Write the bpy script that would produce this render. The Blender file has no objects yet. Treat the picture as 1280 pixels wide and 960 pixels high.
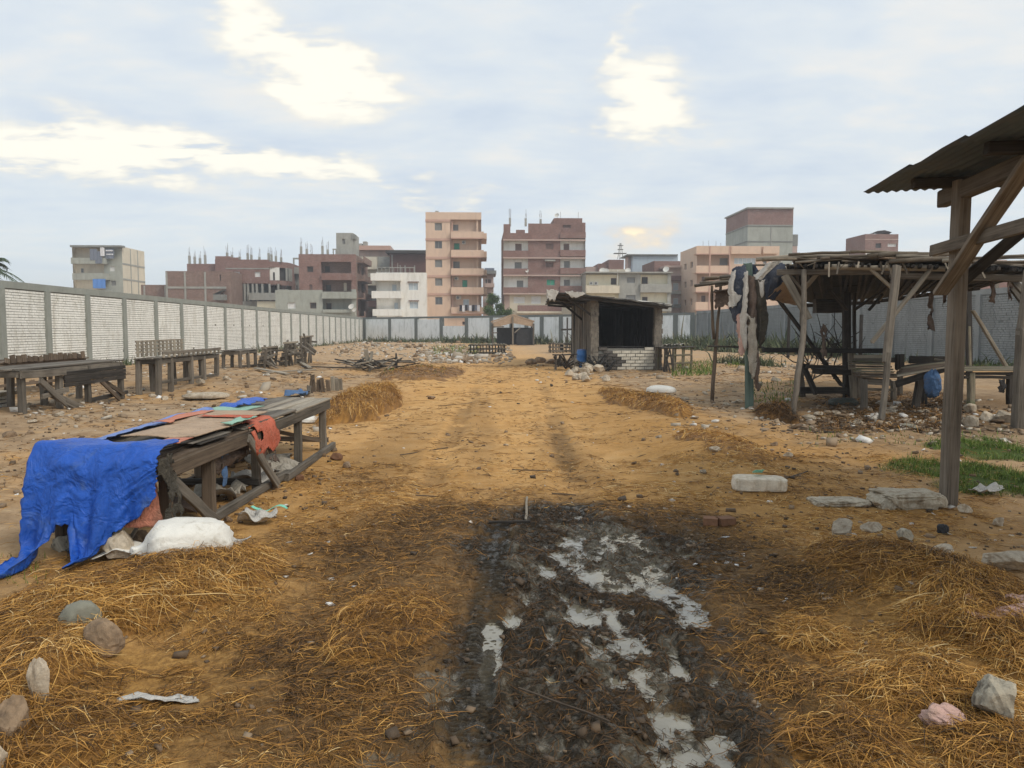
import bpy, math, random
import numpy as np
from mathutils import Vector, Matrix

# ------------------------------------------------------------------ camera, sky, sun, exposure
R = math.radians
rnd = random.Random(11)
nr = np.random.default_rng(5)
FPX, CAMH = 960.0, 1.55                       # focal length in photo pixels, eye height
YAW, PIT = math.atan(40 / 960), math.atan(68 / 960)
sc = bpy.context.scene
col = sc.collection
sc.view_settings.view_transform = 'Standard'
sc.view_settings.look = 'None'
sc.view_settings.gamma = 1.0
sc.view_settings.exposure = 0.44
sc.view_settings.use_curve_mapping = False
sc.cycles.use_denoising = True
sc.cycles.max_bounces = 6
sc.cycles.diffuse_bounces = 3
sc.cycles.volume_bounces = 0
sc.cycles.transparent_max_bounces = 6

cam_data = bpy.data.cameras.new('camera')
cam = bpy.data.objects.new('camera', cam_data)
col.objects.link(cam)
cam.location = (0, 0, CAMH)
cam.rotation_euler = (math.pi / 2 - PIT, 0, -YAW)
cam_data.sensor_width = 36
cam_data.lens = 36 * FPX / 1280
cam_data.clip_start = 0.05
cam_data.clip_end = 3000
sc.camera = cam

SUN_AZ, SUN_EL = R(128), R(46)                # azimuth from +Y (negative = towards -X), elevation
sun_data = bpy.data.lights.new('sun', 'SUN')
sun = bpy.data.objects.new('sun', sun_data)
col.objects.link(sun)
sun_data.energy = 1.5
sun_data.angle = R(22)
sun_data.color = (1.0, 0.92, 0.8)
_sd = Vector((math.sin(SUN_AZ) * math.cos(SUN_EL), math.cos(SUN_AZ) * math.cos(SUN_EL), math.sin(SUN_EL)))
sun.rotation_euler = _sd.to_track_quat('Z', 'Y').to_euler()
sun.location = (0, 0, 60)


class NT:
    """small node-tree writer"""
    def __init__(s, tree):
        s.t = tree; s.n = tree.nodes; s.l = tree.links
    def _in(s, sock, v):
        if hasattr(v, 'is_linked'):
            s.l.new(v, sock)
        elif v is not None:
            if sock.type == 'RGBA' and len(v) == 3:
                v = (*v, 1)
            sock.default_value = v
    def node(s, typ, **kw):
        n = s.n.new(typ)
        for k, v in kw.items():
            setattr(n, k, v)
        return n
    def math(s, op, a, b=None, c=None, clamp=False):
        n = s.node('ShaderNodeMath', operation=op); n.use_clamp = clamp
        s._in(n.inputs[0], a)
        if b is not None: s._in(n.inputs[1], b)
        if c is not None: s._in(n.inputs[2], c)
        return n.outputs[0]
    def vmath(s, op, a, b=None):
        n = s.node('ShaderNodeVectorMath', operation=op)
        s._in(n.inputs[0], a)
        if b is not None: s._in(n.inputs[1], b)
        return n.outputs[0]
    def mix(s, fac, a, b, mode='MIX'):
        n = s.node('ShaderNodeMix', data_type='RGBA', blend_type=mode)
        s._in(n.inputs[0], fac); s._in(n.inputs[6], a); s._in(n.inputs[7], b)
        return n.outputs[2]
    def noise(s, vec, scale, detail=4, rough=.55, dist=0., out=0):
        n = s.node('ShaderNodeTexNoise')
        if vec is not None: s._in(n.inputs['Vector'], vec)
        n.inputs['Scale'].default_value = scale; n.inputs['Detail'].default_value = detail
        n.inputs['Roughness'].default_value = rough; n.inputs['Distortion'].default_value = dist
        return n.outputs[out]
    def ramp(s, fac, *stops, interp='LINEAR'):
        n = s.node('ShaderNodeValToRGB'); n.color_ramp.interpolation = interp
        e = n.color_ramp.elements
        while len(e) < len(stops): e.new(0.5)
        for k, (p, c) in enumerate(stops):
            e[k].position = p
            e[k].color = (c, c, c, 1) if isinstance(c, (int, float)) else (*c, 1)
        s._in(n.inputs[0], fac)
        return n.outputs[0]
    def rng(s, v, a, b, c=0., d=1., smooth=True):
        n = s.node('ShaderNodeMapRange'); n.interpolation_type = 'SMOOTHSTEP' if smooth else 'LINEAR'
        s._in(n.inputs[0], v)
        for i, x in zip((1, 2, 3, 4), (a, b, c, d)): n.inputs[i].default_value = x
        return n.outputs[0]
    def sep(s, v):
        n = s.node('ShaderNodeSeparateXYZ'); s._in(n.inputs[0], v); return n.outputs
    def comb(s, x, y, z):
        n = s.node('ShaderNodeCombineXYZ')
        for i, q in enumerate((x, y, z)): s._in(n.inputs[i], q)
        return n.outputs[0]
    def mapping(s, vec, scale=(1, 1, 1), loc=(0, 0, 0), rot=(0, 0, 0)):
        n = s.node('ShaderNodeMapping'); s._in(n.inputs[0], vec)
        n.inputs['Location'].default_value = loc; n.inputs['Rotation'].default_value = rot
        n.inputs['Scale'].default_value = scale
        return n.outputs[0]


def pix_ray(px, py):
    """direction of a photo pixel (1280 x 960 frame) in the world"""
    f = Vector((math.sin(YAW) * math.cos(PIT), math.cos(YAW) * math.cos(PIT), -math.sin(PIT)))
    r = Vector((math.cos(YAW), -math.sin(YAW), 0))
    return f + r * ((px - 640) / FPX) + r.cross(f) * ((480 - py) / FPX)


def build_sky():
    w = bpy.data.worlds.new('World')
    sc.world = w
    w.use_nodes = True
    T = NT(w.node_tree)
    T.n.clear()
    dirv = T.node('ShaderNodeTexCoord').outputs['Generated']
    x, y, z = T.sep(dirv)
    sky = T.node('ShaderNodeTexSky', sky_type='NISHITA')
    sky.sun_disc = False
    sky.sun_elevation = SUN_EL
    sky.sun_rotation = SUN_AZ
    sky.dust_density = 2.0
    # a cloud deck seen in perspective: project the direction on a plane overhead
    zz = T.math('MAXIMUM', z, 0.0)
    q = T.math('DIVIDE', 1.0, T.math('ADD', zz, 0.16))
    deck = T.comb(T.math('MULTIPLY', x, q), T.math('MULTIPLY', y, q), 0.0)
    n1 = T.noise(T.mapping(deck, (1.0, 1.4, 1)), 1.3, 4, .56, .4)
    n2 = T.noise(T.mapping(deck, (1.0, 1.7, 1), (3.7, 1.2, 0)), 3.4, 4, .6, .2)
    big = T.noise(T.mapping(deck, (.7, 1, 1), (9.1, 4.2, 0)), .8, 2, .55, 0.)
    t = T.math('ADD', T.math('MULTIPLY', n1, .65), T.math('MULTIPLY', n2, .35))
    cloud = T.ramp(t, (.29, (5.2, 6.0, 6.95)), (.42, (5.95, 6.6, 7.3)), (.52, (6.6, 7.1, 7.45)), (.64, (7.75, 7.65, 7.3)))
    # the haze towards the horizon
    cloud = T.mix(T.rng(z, 0.0, .20, .75, 0.), cloud, (7.0, 7.7, 8.1))
    # openings with sunlit cloud edges: their places as directions (x/y, z/y) in front, free noise elsewhere
    yy = T.math('MAXIMUM', y, 0.02)
    gx = T.math('DIVIDE', x, yy); gz = T.math('DIVIDE', z, yy)
    wa = T.noise(T.mapping(dirv, (1, 1, 2.2)), 6.0, 4, .62, 0., out=1)
    wv = T.sep(wa)
    wx = T.math('ADD', gx, T.math('MULTIPLY', T.math('SUBTRACT', wv[0], .5), .26))
    wz = T.math('ADD', gz, T.math('MULTIPLY', T.math('SUBTRACT', wv[1], .5), .13))
    def g(px, py):
        d = pix_ray(px, py); return d.x / d.y, d.z / d.y
    gaps = [(70, 180, 170, 22, 4, 1.15), (215, 198, 130, 20, 8, 1.15), (355, 210, 110, 11, 7, 1.0), (285, 15, 80, 34, 35, 1.15),
            (385, 85, 75, 30, 30, 1.0), (430, 105, 60, 16, 8, .9), (785, 112, 44, 36, -38, 1.1), (800, 150, 52, 13, 8, .8), 
            (752, 48, 12, 22, 0, .7), (60, 130, 80, 16, 14, .35), (860, 168, 46, 8, 6, .5), (585, 252, 40, 9, -10, .45),
            (30, 205, 70, 9, 14, .5), (775, 10, 20, 14, -40, .5), (480, 228, 60, 9, 6, .35)]
    tot = None
    for px, py, a, b, ang, amt in gaps:
        cx, cz = g(px, py)
        ca, sa = math.cos(R(-ang)), math.sin(R(-ang))
        dx = T.math('SUBTRACT', wx, cx); dz = T.math('SUBTRACT', wz, cz)
        u = T.math('ADD', T.math('MULTIPLY', dx, ca / (a * .82 / FPX)), T.math('MULTIPLY', dz, sa / (a * .82 / FPX)))
        v = T.math('ADD', T.math('MULTIPLY', dx, -sa / (b * .8 / FPX)), T.math('MULTIPLY', dz, ca / (b * .8 / FPX)))
        r2 = T.math('ADD', T.math('MULTIPLY', u, u), T.math('MULTIPLY', v, v))
        k = T.math('MULTIPLY', T.math('EXPONENT', T.math('MULTIPLY', r2, -.42)), amt)
        tot = k if tot is None else T.math('ADD', tot, k)
    ahead = T.math('GREATER_THAN', y, 0.05)
    tot = T.math('MULTIPLY', tot, ahead)
    free = T.rng(T.math('ADD', T.math('MULTIPLY', big, .6), T.math('MULTIPLY', n1, .4)), .56, .68)
    out = T.math('MAXIMUM', T.rng(T.math('ABSOLUTE', gx), .75, 1.0), T.math('SUBTRACT', 1.0, ahead))
    out = T.math('MAXIMUM', out, T.rng(gz, .50, .75))
    tot = T.math('ADD', tot, T.math('MULTIPLY', free, out))
    tot = T.math('MULTIPLY', tot, T.math('ADD', .12, T.math('MULTIPLY', T.rng(n2, .28, .66), 1.4)))
    halo = T.rng(tot, .0, .95)
    core = T.rng(tot, .3, 1.3)
    c = T.mix(T.math('MULTIPLY', halo, .8), cloud, (8.2, 7.75, 6.75))
    c = T.mix(core, c, (9.5, 9.1, 7.9))
    # the low sun breaking through a small gap over the roofs
    cx, cz = g(800, 293)
    dx = T.math('DIVIDE', T.math('SUBTRACT', wx, cx), 13 / FPX); dz = T.math('DIVIDE', T.math('SUBTRACT', wz, cz), 11 / FPX)
    r2 = T.math('ADD', T.math('MULTIPLY', dx, dx), T.math('MULTIPLY', dz, dz))
    c = T.mix(T.math('MULTIPLY', T.math('MULTIPLY', T.math('EXPONENT', T.math('MULTIPLY', r2, -.35)), ahead), .9), c, (8.6, 6.9, 5.0))
    c = T.mix(T.math('MULTIPLY', T.math('EXPONENT', T.math('MULTIPLY', r2, -1.6)), ahead), c, (11., 9.4, 6.4))
    c = T.mix(.10, c, sky.outputs[0])
    below = T.rng(z, -.06, 0.0)
    c = T.mix(below, (2.2, 2.0, 1.7), c)
    bg = T.node('ShaderNodeBackground')
    T._in(bg.inputs[0], c)
    bg.inputs[1].default_value = 0.093
    w.cycles.sampling_method = 'MANUAL'
    w.cycles.sample_map_resolution = 512
    o = T.node('ShaderNodeOutputWorld')
    T.l.new(bg.outputs[0], o.inputs[0])


build_sky()

# ------------------------------------------------------------------ helpers: places
def G(px, py, z=0.0):
    """where the ray of a photo pixel meets height z"""
    d = pix_ray(px, py)
    k = (z - CAMH) / d.z
    return Vector((d.x * k, d.y * k, z))

def P(px, py, Y):
    """where the ray of a photo pixel meets the upright plane at distance Y"""
    d = pix_ray(px, py)
    k = Y / d.y
    return Vector((d.x * k, Y, CAMH + d.z * k))

def top_at(px, py, foot):
    """height over `foot` seen at pixel row py (same upright line)"""
    return P(px, py, foot.y).z

# ------------------------------------------------------------------ helpers: objects
WM = {}

def link(o, parent=None, M=None):
    col.objects.link(o)
    M = M if M is not None else Matrix.Identity(4)
    o.matrix_basis = M
    if parent is not None:
        o.parent = parent
        o.matrix_parent_inverse = WM[parent.name].inverted()
    WM[o.name] = M.copy()
    return o

def tag(o, label=None, cat=None, group=None, kind=None):
    for k, v in (('label', label), ('category', cat), ('group', group), ('kind', kind)):
        if v: o[k] = v
    return o

def thing(name, label, cat, loc=(0, 0, 0), group=None):
    o = bpy.data.objects.new(name, None)
    o.empty_display_size = .2
    link(o, None, Matrix.Translation(Vector(loc)))
    return tag(o, label, cat, group)


class MB:
    """collects faces; build() links them as ONE mesh object"""
    def __init__(s):
        s.v = []; s.f = []; s.mi = []
    def poly(s, pts, m=0):
        n = len(s.v)
        s.v.extend([tuple(p) for p in pts]); s.f.append(tuple(range(n, n + len(pts)))); s.mi.append(m)
    def box(s, x0, x1, y0, y1, z0, z1, m=0, skip=''):
        n = len(s.v)
        s.v.extend([(x, y, z) for z in (z0, z1) for x, y in ((x0, y0), (x1, y0), (x1, y1), (x0, y1))])
        for k, f in (('b', (0, 3, 2, 1)), ('t', (4, 5, 6, 7)), ('f', (0, 1, 5, 4)), ('r', (1, 2, 6, 5)), ('k', (2, 3, 7, 6)), ('l', (3, 0, 4, 7))):
            if k not in skip:
                s.f.append(tuple(n + i for i in f)); s.mi.append(m)
    def beam(s, p0, p1, w, h, m=0, up=None):
        p0, p1 = Vector(p0), Vector(p1)
        X, Yv, Z = axes(p0, p1, up)
        n = len(s.v)
        for p in (p0, p1):
            for a, b in ((-1, -1), (1, -1), (1, 1), (-1, 1)):
                s.v.append(tuple(p + Yv * (a * w / 2) + Z * (b * h / 2)))
        for f in ((0, 1, 2, 3), (7, 6, 5, 4), (0, 4, 5, 1), (1, 5, 6, 2), (2, 6, 7, 3), (3, 7, 4, 0)):
            s.f.append(tuple(n + i for i in f)); s.mi.append(m)
    def tube(s, pts, rad, n=6, m=0, cap=True):
        pts = [Vector(p) for p in pts]
        if not hasattr(rad, '__len__'): rad = [rad] * len(pts)
        b = len(s.v)
        for i, p in enumerate(pts):
            d = pts[min(i + 1, len(pts) - 1)] - pts[max(i - 1, 0)]
            X, Yv, Z = axes(Vector((0, 0, 0)), d if d.length > 1e-9 else Vector((0, 0, 1)))
            for k in range(n):
                a = 2 * math.pi * k / n
                s.v.append(tuple(p + (Yv * math.cos(a) + Z * math.sin(a)) * rad[i]))
        for i in range(len(pts) - 1):
            for k in range(n):
                k2 = (k + 1) % n
                s.f.append((b + i * n + k, b + i * n + k2, b + (i + 1) * n + k2, b + (i + 1) * n + k)); s.mi.append(m)
        if cap:
            s.f.append(tuple(b + k for k in range(n))[::-1]); s.mi.append(m)
            s.f.append(tuple(b + (len(pts) - 1) * n + k for k in range(n))); s.mi.append(m)
    def build(s, name, mats, parent=None, smooth=False, M=None):
        if not isinstance(mats, (list, tuple)): mats = [mats]
        me = bpy.data.meshes.new(name)
        v = s.v
        if M is None and parent is not None:          # own origin at the parent's, so the part stays local
            off = WM[parent.name].translation
            v = [(a - off.x, b - off.y, c - off.z) for a, b, c in v]
            M = Matrix.Translation(off)
        me.from_pydata(v, [], s.f)
        for mm in mats: me.materials.append(MAT[mm])
        if len(mats) > 1: me.polygons.foreach_set('material_index', s.mi)
        if smooth: me.polygons.foreach_set('use_smooth', [True] * len(me.polygons))
        me.update()
        return link(bpy.data.objects.new(name, me), parent, M)


def axes(p0, p1, up=None):
    X = (p1 - p0).normalized()
    u = Vector(up) if up is not None else (Vector((0, 0, 1)) if abs(X.z) < .9 else Vector((0, 1, 0)))
    Yv = u.cross(X).normalized()
    return X, Yv, X.cross(Yv)

def np_mesh(name, verts, faces, mats, parent=None, smooth=False, attrs=None, M=None):
    """mesh from arrays (all faces of one size)"""
    me = bpy.data.meshes.new(name)
    verts = np.asarray(verts, np.float32); faces = np.asarray(faces, np.int32)
    if M is None and parent is not None:
        off = WM[parent.name].translation
        verts = verts - np.array(off, np.float32); M = Matrix.Translation(off)
    k = faces.shape[1]
    me.vertices.add(len(verts)); me.vertices.foreach_set('co', verts.ravel())
    me.loops.add(faces.size); me.loops.foreach_set('vertex_index', faces.ravel())
    me.polygons.add(len(faces)); me.polygons.foreach_set('loop_start', np.arange(0, faces.size, k, dtype=np.int32))
    me.polygons.foreach_set('loop_total', np.full(len(faces), k, np.int32))
    if smooth: me.polygons.foreach_set('use_smooth', np.ones(len(faces), bool))
    for an, arr in (attrs or {}).items():
        a = me.attributes.new(an, 'FLOAT', 'POINT'); a.data.foreach_set('value', np.asarray(arr, np.float32))
    me.update(calc_edges=True)
    for m in (mats if isinstance(mats, (list, tuple)) else [mats]): me.materials.append(MAT[m])
    return link(bpy.data.objects.new(name, me), parent, M)

# numpy noise --------------------------------------------------------
_perm = nr.permutation(4096)
_val = nr.random(4096)
def vnoise(x, y):
    xi = np.floor(x).astype(np.int64); yi = np.floor(y).astype(np.int64)
    fx = x - xi; fy = y - yi
    fx = fx * fx * (3 - 2 * fx); fy = fy * fy * (3 - 2 * fy)
    def h(a, b): return _val[_perm[(a + _perm[b & 4095]) & 4095]]
    return (h(xi, yi) * (1 - fx) + h(xi + 1, yi) * fx) * (1 - fy) + (h(xi, yi + 1) * (1 - fx) + h(xi + 1, yi + 1) * fx) * fy
def fbm(x, y, scale=1., octv=4, gain=.5, seed=0.):
    x = np.asarray(x, float) * scale + seed * 17.3; y = np.asarray(y, float) * scale + seed * 9.7
    s = 0.; a = 1.; t = 0.
    for _ in range(octv):
        s = s + a * vnoise(x, y); t += a; a *= gain; x = x * 2.03 + 5.2; y = y * 2.03 + 1.3
    return s / t
def sstep(a, b, v):
    t = np.clip((v - a) / (b - a), 0, 1); return t * t * (3 - 2 * t)

# ------------------------------------------------------------------ materials
MAT = {}

def new_mat(name):
    m = bpy.data.materials.new(name); m.use_nodes = True
    MAT[name] = m
    T = NT(m.node_tree); b = T.n['Principled BSDF']
    return T, b

def bump(T, b, h, dist=.01, strength=1.):
    n = T.node('ShaderNodeBump'); n.inputs['Strength'].default_value = strength; n.inputs['Distance'].default_value = dist
    T._in(n.inputs['Height'], h); T.l.new(n.outputs[0], b.inputs['Normal'])

def rough_mat(name, c, var=.25, scale=1.2, fine=14., rough=.88, bmp=.008, stain=None, stain_amt=.5, stretch=(1, 1, 1), coords='pos', rand=0.):
    """plaster, concrete, stone, cloth: two scales of tone and optional streaks of a second colour"""
    T, b = new_mat(name)
    if coords == 'pos':
        v = T.node('ShaderNodeNewGeometry').outputs['Position']
    else:
        v = T.node('ShaderNodeTexCoord').outputs['Object']
    if stretch != (1, 1, 1): v = T.mapping(v, stretch)
    n1 = T.noise(v, scale, 5, .6, .2); n2 = T.noise(v, fine, 5, .65)
    lo = tuple(k * (1 - var) for k in c); hi = tuple(min(1, k * (1 + var)) for k in c)
    t = T.math('ADD', T.math('MULTIPLY', n1, .6), T.math('MULTIPLY', n2, .4))
    k = T.ramp(t, (.32, lo), (.5, c), (.68, hi))
    if stain:
        n3 = T.noise(T.mapping(v, (1.3, 1.3, .45), (4, 7, 1)), scale * 1.7, 6, .68, .5)
        k = T.mix(T.math('MULTIPLY', T.rng(n3, .48, .68), stain_amt), k, stain)
        n4 = T.noise(T.mapping(v, (2.6, 2.6, .22), (1, 3, 9)), max(.6, scale), 5, .7, .3)
        k = T.mix(T.math('MULTIPLY', T.rng(n4, .52, .72), stain_amt * .9), k, tuple(q * .8 for q in stain))
    if rand:
        oi = T.node('ShaderNodeObjectInfo').outputs['Random']
        k = T.mix(1.0, k, T.ramp(oi, (0, 1 - rand), (1, 1 + rand * .6)), 'MULTIPLY')
    T._in(b.inputs['Base Color'], k)
    b.inputs['Roughness'].default_value = rough
    b.inputs['Specular IOR Level'].default_value = .25
    if bmp: bump(T, b, t, bmp)
    return T, b

def brick_mat(name, c, mortar, var=.3, bl=.25, bh=.09, rough=.9, gap=.012, stain=None, stain_amt=.4):
    """courses of brick on upright walls that run along x or y"""
    T, b = new_mat(name)
    v = T.node('ShaderNodeNewGeometry').outputs['Position']
    x, y, z = T.sep(v)
    uv = T.comb(T.math('ADD', x, y), z, 0.)
    n = T.node('ShaderNodeTexBrick')
    T._in(n.inputs['Vector'], uv)
    n.inputs['Color1'].default_value = (*[k * (1 - var) for k in c], 1); n.inputs['Color2'].default_value = (*[k * (1 + var * .6) for k in c], 1)
    n.inputs['Mortar'].default_value = (*mortar, 1)
    n.inputs['Scale'].default_value = 1; n.inputs['Mortar Size'].default_value = gap; n.inputs['Mortar Smooth'].default_value = .2
    n.inputs['Brick Width'].default_value = bl; n.inputs['Row Height'].default_value = bh
    k = T.mix(T.rng(T.noise(v, .5, 5, .6, .3), .4, .65, 0, .5), n.outputs[0], tuple(q * .72 for q in c))
    if stain:
        k = T.mix(T.math('MULTIPLY', T.rng(T.noise(T.mapping(v, (1, 1, .5)), .9, 6, .7, .6), .5, .7), stain_amt), k, stain)
    T._in(b.inputs['Base Color'], k)
    b.inputs['Roughness'].default_value = rough
    b.inputs['Specular IOR Level'].default_value = .2
    bump(T, b, T.math('SUBTRACT', 1., n.outputs[1]), .006)

def wood_mat(name, dark, light, rough=.8, rand=.35, bmp=.006, ring=1., moss=None):
    """weathered board: grain runs along the board's own X axis"""
    T, b = new_mat(name)
    v = T.node('ShaderNodeTexCoord').outputs['Object']
    oi = T.node('ShaderNodeObjectInfo').outputs['Random']
    v = T.vmath('ADD', v, T.comb(T.math('MULTIPLY', oi, 37.), T.math('MULTIPLY', oi, 11.), T.math('MULTIPLY', oi, 23.)))
    g = T.noise(T.mapping(v, (1.2, 38 * ring, 38 * ring)), 1.0, 6, .65, .4)
    g2 = T.noise(T.mapping(v, (4, 130, 130)), 1.0, 3, .6)
    bl = T.noise(v, 2.2, 5, .6, .3)
    t = T.math('ADD', T.math('MULTIPLY', g, .5), T.math('ADD', T.math('MULTIPLY', g2, .2), T.math('MULTIPLY', bl, .3)))
    mid = tuple((p + q) / 2 for p, q in zip(dark, light))
    k = T.ramp(t, (.34, tuple(q * .35 for q in dark)), (.42, dark), (.52, mid), (.66, light))
    k = T.mix(1.0, k, T.ramp(oi, (0, 1 - rand), (1, 1 + rand * .7)), 'MULTIPLY')
    if moss:
        k = T.mix(T.rng(T.noise(v, 3.1, 5, .65, .4), .52, .68, 0, .6), k, moss)
    T._in(b.inputs['Base Color'], k)
    b.inputs['Roughness'].default_value = rough
    b.inputs['Specular IOR Level'].default_value = .2
    bump(T, b, t, bmp)

def cloth_mat(name, c, var=.25, rough=.75, scale=3., dirt=(.16, .12, .08), dirt_amt=.5, bd=.016):
    T, b = new_mat(name)
    v = T.node('ShaderNodeTexCoord').outputs['Object']
    n1 = T.noise(v, scale, 5, .6, .4); n2 = T.noise(v, scale * 9, 4, .6)
    k = T.ramp(T.math('ADD', T.math('MULTIPLY', n1, .7), T.math('MULTIPLY', n2, .3)), (.3, tuple(q * (1 - var) for q in c)), (.7, tuple(min(1, q * (1 + var)) for q in c)))
    d = T.noise(T.mapping(v, (1, 1, 1), (5, 2, 8)), scale * 1.6, 6, .7, .5)
    k = T.mix(T.math('MULTIPLY', T.rng(d, .52, .72), dirt_amt), k, dirt)
    T._in(b.inputs['Base Color'], k)
    b.inputs['Roughness'].default_value = rough
    b.inputs['Specular IOR Level'].default_value = .3
    cr = T.math('SUBTRACT', 1., T.math('MULTIPLY', T.math('ABSOLUTE', T.math('SUBTRACT', T.noise(v, scale * 2.6, 3, .5, .8), .5)), 5.), clamp=True)
    bump(T, b, T.math('ADD', T.math('ADD', n1, T.math('MULTIPLY', n2, .4)), T.math('MULTIPLY', cr, .5)), bd)

def flat_mat(name, c, rough=.6, metal=0., spec=.3):
    T, b = rough_mat(name, c, .12, 4., 30., rough, 0)
    b.inputs['Metallic'].default_value = metal; b.inputs['Specular IOR Level'].default_value = spec

# far buildings and walls
brick_mat('red_brick', (.27, .150, .125), (.26, .21, .19), stain=(.31, .24, .21))
brick_mat('brown_brick', (.255, .165, .135), (.24, .19, .16), stain=(.33, .27, .23))
rough_mat('dark_red', (.15, .085, .075), .2, .6, 6., bmp=0)
rough_mat('concrete', (.34, .34, .31), .2, .8, 9., stain=(.22, .22, .20))
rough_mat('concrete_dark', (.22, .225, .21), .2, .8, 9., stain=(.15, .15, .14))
rough_mat('green_plaster', (.36, .375, .33), .16, .5, 7., stain=(.26, .26, .22))
rough_mat('beige', (.66, .49, .37), .07, .4, 5., stain=(.53, .40, .31), stain_amt=.4, bmp=0)
rough_mat('beige_band', (.52, .34, .27), .1, .5, 5., bmp=0)
rough_mat('cream', (.64, .58, .46), .08, .4, 5., stain=(.48, .43, .34), stain_amt=.5, bmp=0)
rough_mat('yellow_cream', (.78, .73, .56), .07, .4, 5., stain=(.50, .46, .36), stain_amt=.35, bmp=0)
rough_mat('white_plaster', (.80, .79, .74), .06, .4, 5., stain=(.52, .50, .43), stain_amt=.4, bmp=0)
rough_mat('pink_plaster', (.50, .38, .33), .12, .5, 6., stain=(.38, .29, .26), bmp=0)
rough_mat('blue_plaster', (.42, .49, .55), .08, .4, 5., stain=(.35, .4, .45), bmp=0)
flat_mat('shutter_grey', (.25, .25, .24)); flat_mat('shutter_brown', (.20, .13, .11)); flat_mat('shutter_green', (.06, .34, .22))
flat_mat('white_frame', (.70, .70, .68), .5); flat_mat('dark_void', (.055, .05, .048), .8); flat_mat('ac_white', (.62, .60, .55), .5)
flat_mat('glass_dark', (.10, .105, .11), .15, 0, .6); flat_mat('glass_pale', (.45, .52, .56), .15, 0, .6)
flat_mat('rebar', (.14, .09, .07), .7)
flat_mat('blue_sheet', (.10, .25, .62), .6); flat_mat('slate_cloth', (.17, .19, .24), .8); flat_mat('black_cloth', (.035, .035, .045), .8)
flat_mat('white_cloth', (.68, .68, .70), .8)
T, b = rough_mat('white_brick', (.80, .80, .76), .10, 1.2, 12., .85, .004, stain=(.56, .54, .47), stain_amt=.65, rand=.07)
rough_mat('mortar_dark', (.19, .185, .165), .25, 2., 20.)
rough_mat('pillar_grey', (.25, .265, .24), .16, 1.3, 16., stain=(.32, .33, .30), stain_amt=.5)
rough_mat('far_pillar', (.17, .185, .175), .16, 1.3, 16.)
T, b = rough_mat('back_panel', (.82, .85, .85), .08, .8, 9., .85, .004, stain=(.48, .51, .49), stain_amt=.6)
rough_mat('grey_brick', (.25, .265, .265), .22, .9, 10., .9, .004, stain=(.19, .20, .20), stain_amt=.6)
rough_mat('grey_mortar', (.16, .17, .17), .2, 2., 20.)

# ------------------------------------------------------------------ far buildings
def facade(mb, O, U, w, h, holes=(), rev=.22, m=0):
    """wall panel from O along U with real openings (u0,u1,z0,z1) and reveals; U to the viewer's right"""
    O, U = Vector(O), Vector(U).normalized()
    Z = Vector((0, 0, 1)); N = U.cross(Z)         # outward
    us = sorted({0., w} | {min(max(q, 0), w) for h_ in holes for q in h_[:2]})
    zs = sorted({0., h} | {min(max(q, 0), h) for h_ in holes for q in h_[2:4]})
    for a, b_ in zip(us, us[1:]):
        for c, d in zip(zs, zs[1:]):
            if b_ - a < 1e-4 or d - c < 1e-4: continue
            um, zm = (a + b_) / 2, (c + d) / 2
            if any(q[0] < um < q[1] and q[2] < zm < q[3] for q in holes): continue
            mb.poly([O + U * a + Z * c, O + U * b_ + Z * c, O + U * b_ + Z * d, O + U * a + Z * d], m)
    for q in holes:
        a, b_, c, d = q[:4]
        A = [O + U * a + Z * c, O + U * b_ + Z * c, O + U * b_ + Z * d, O + U * a + Z * d]
        B = [p - N * rev for p in A]
        for i in range(4):
            j = (i + 1) % 4
            mb.poly([A[j], A[i], B[i], B[j]], m)


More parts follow.
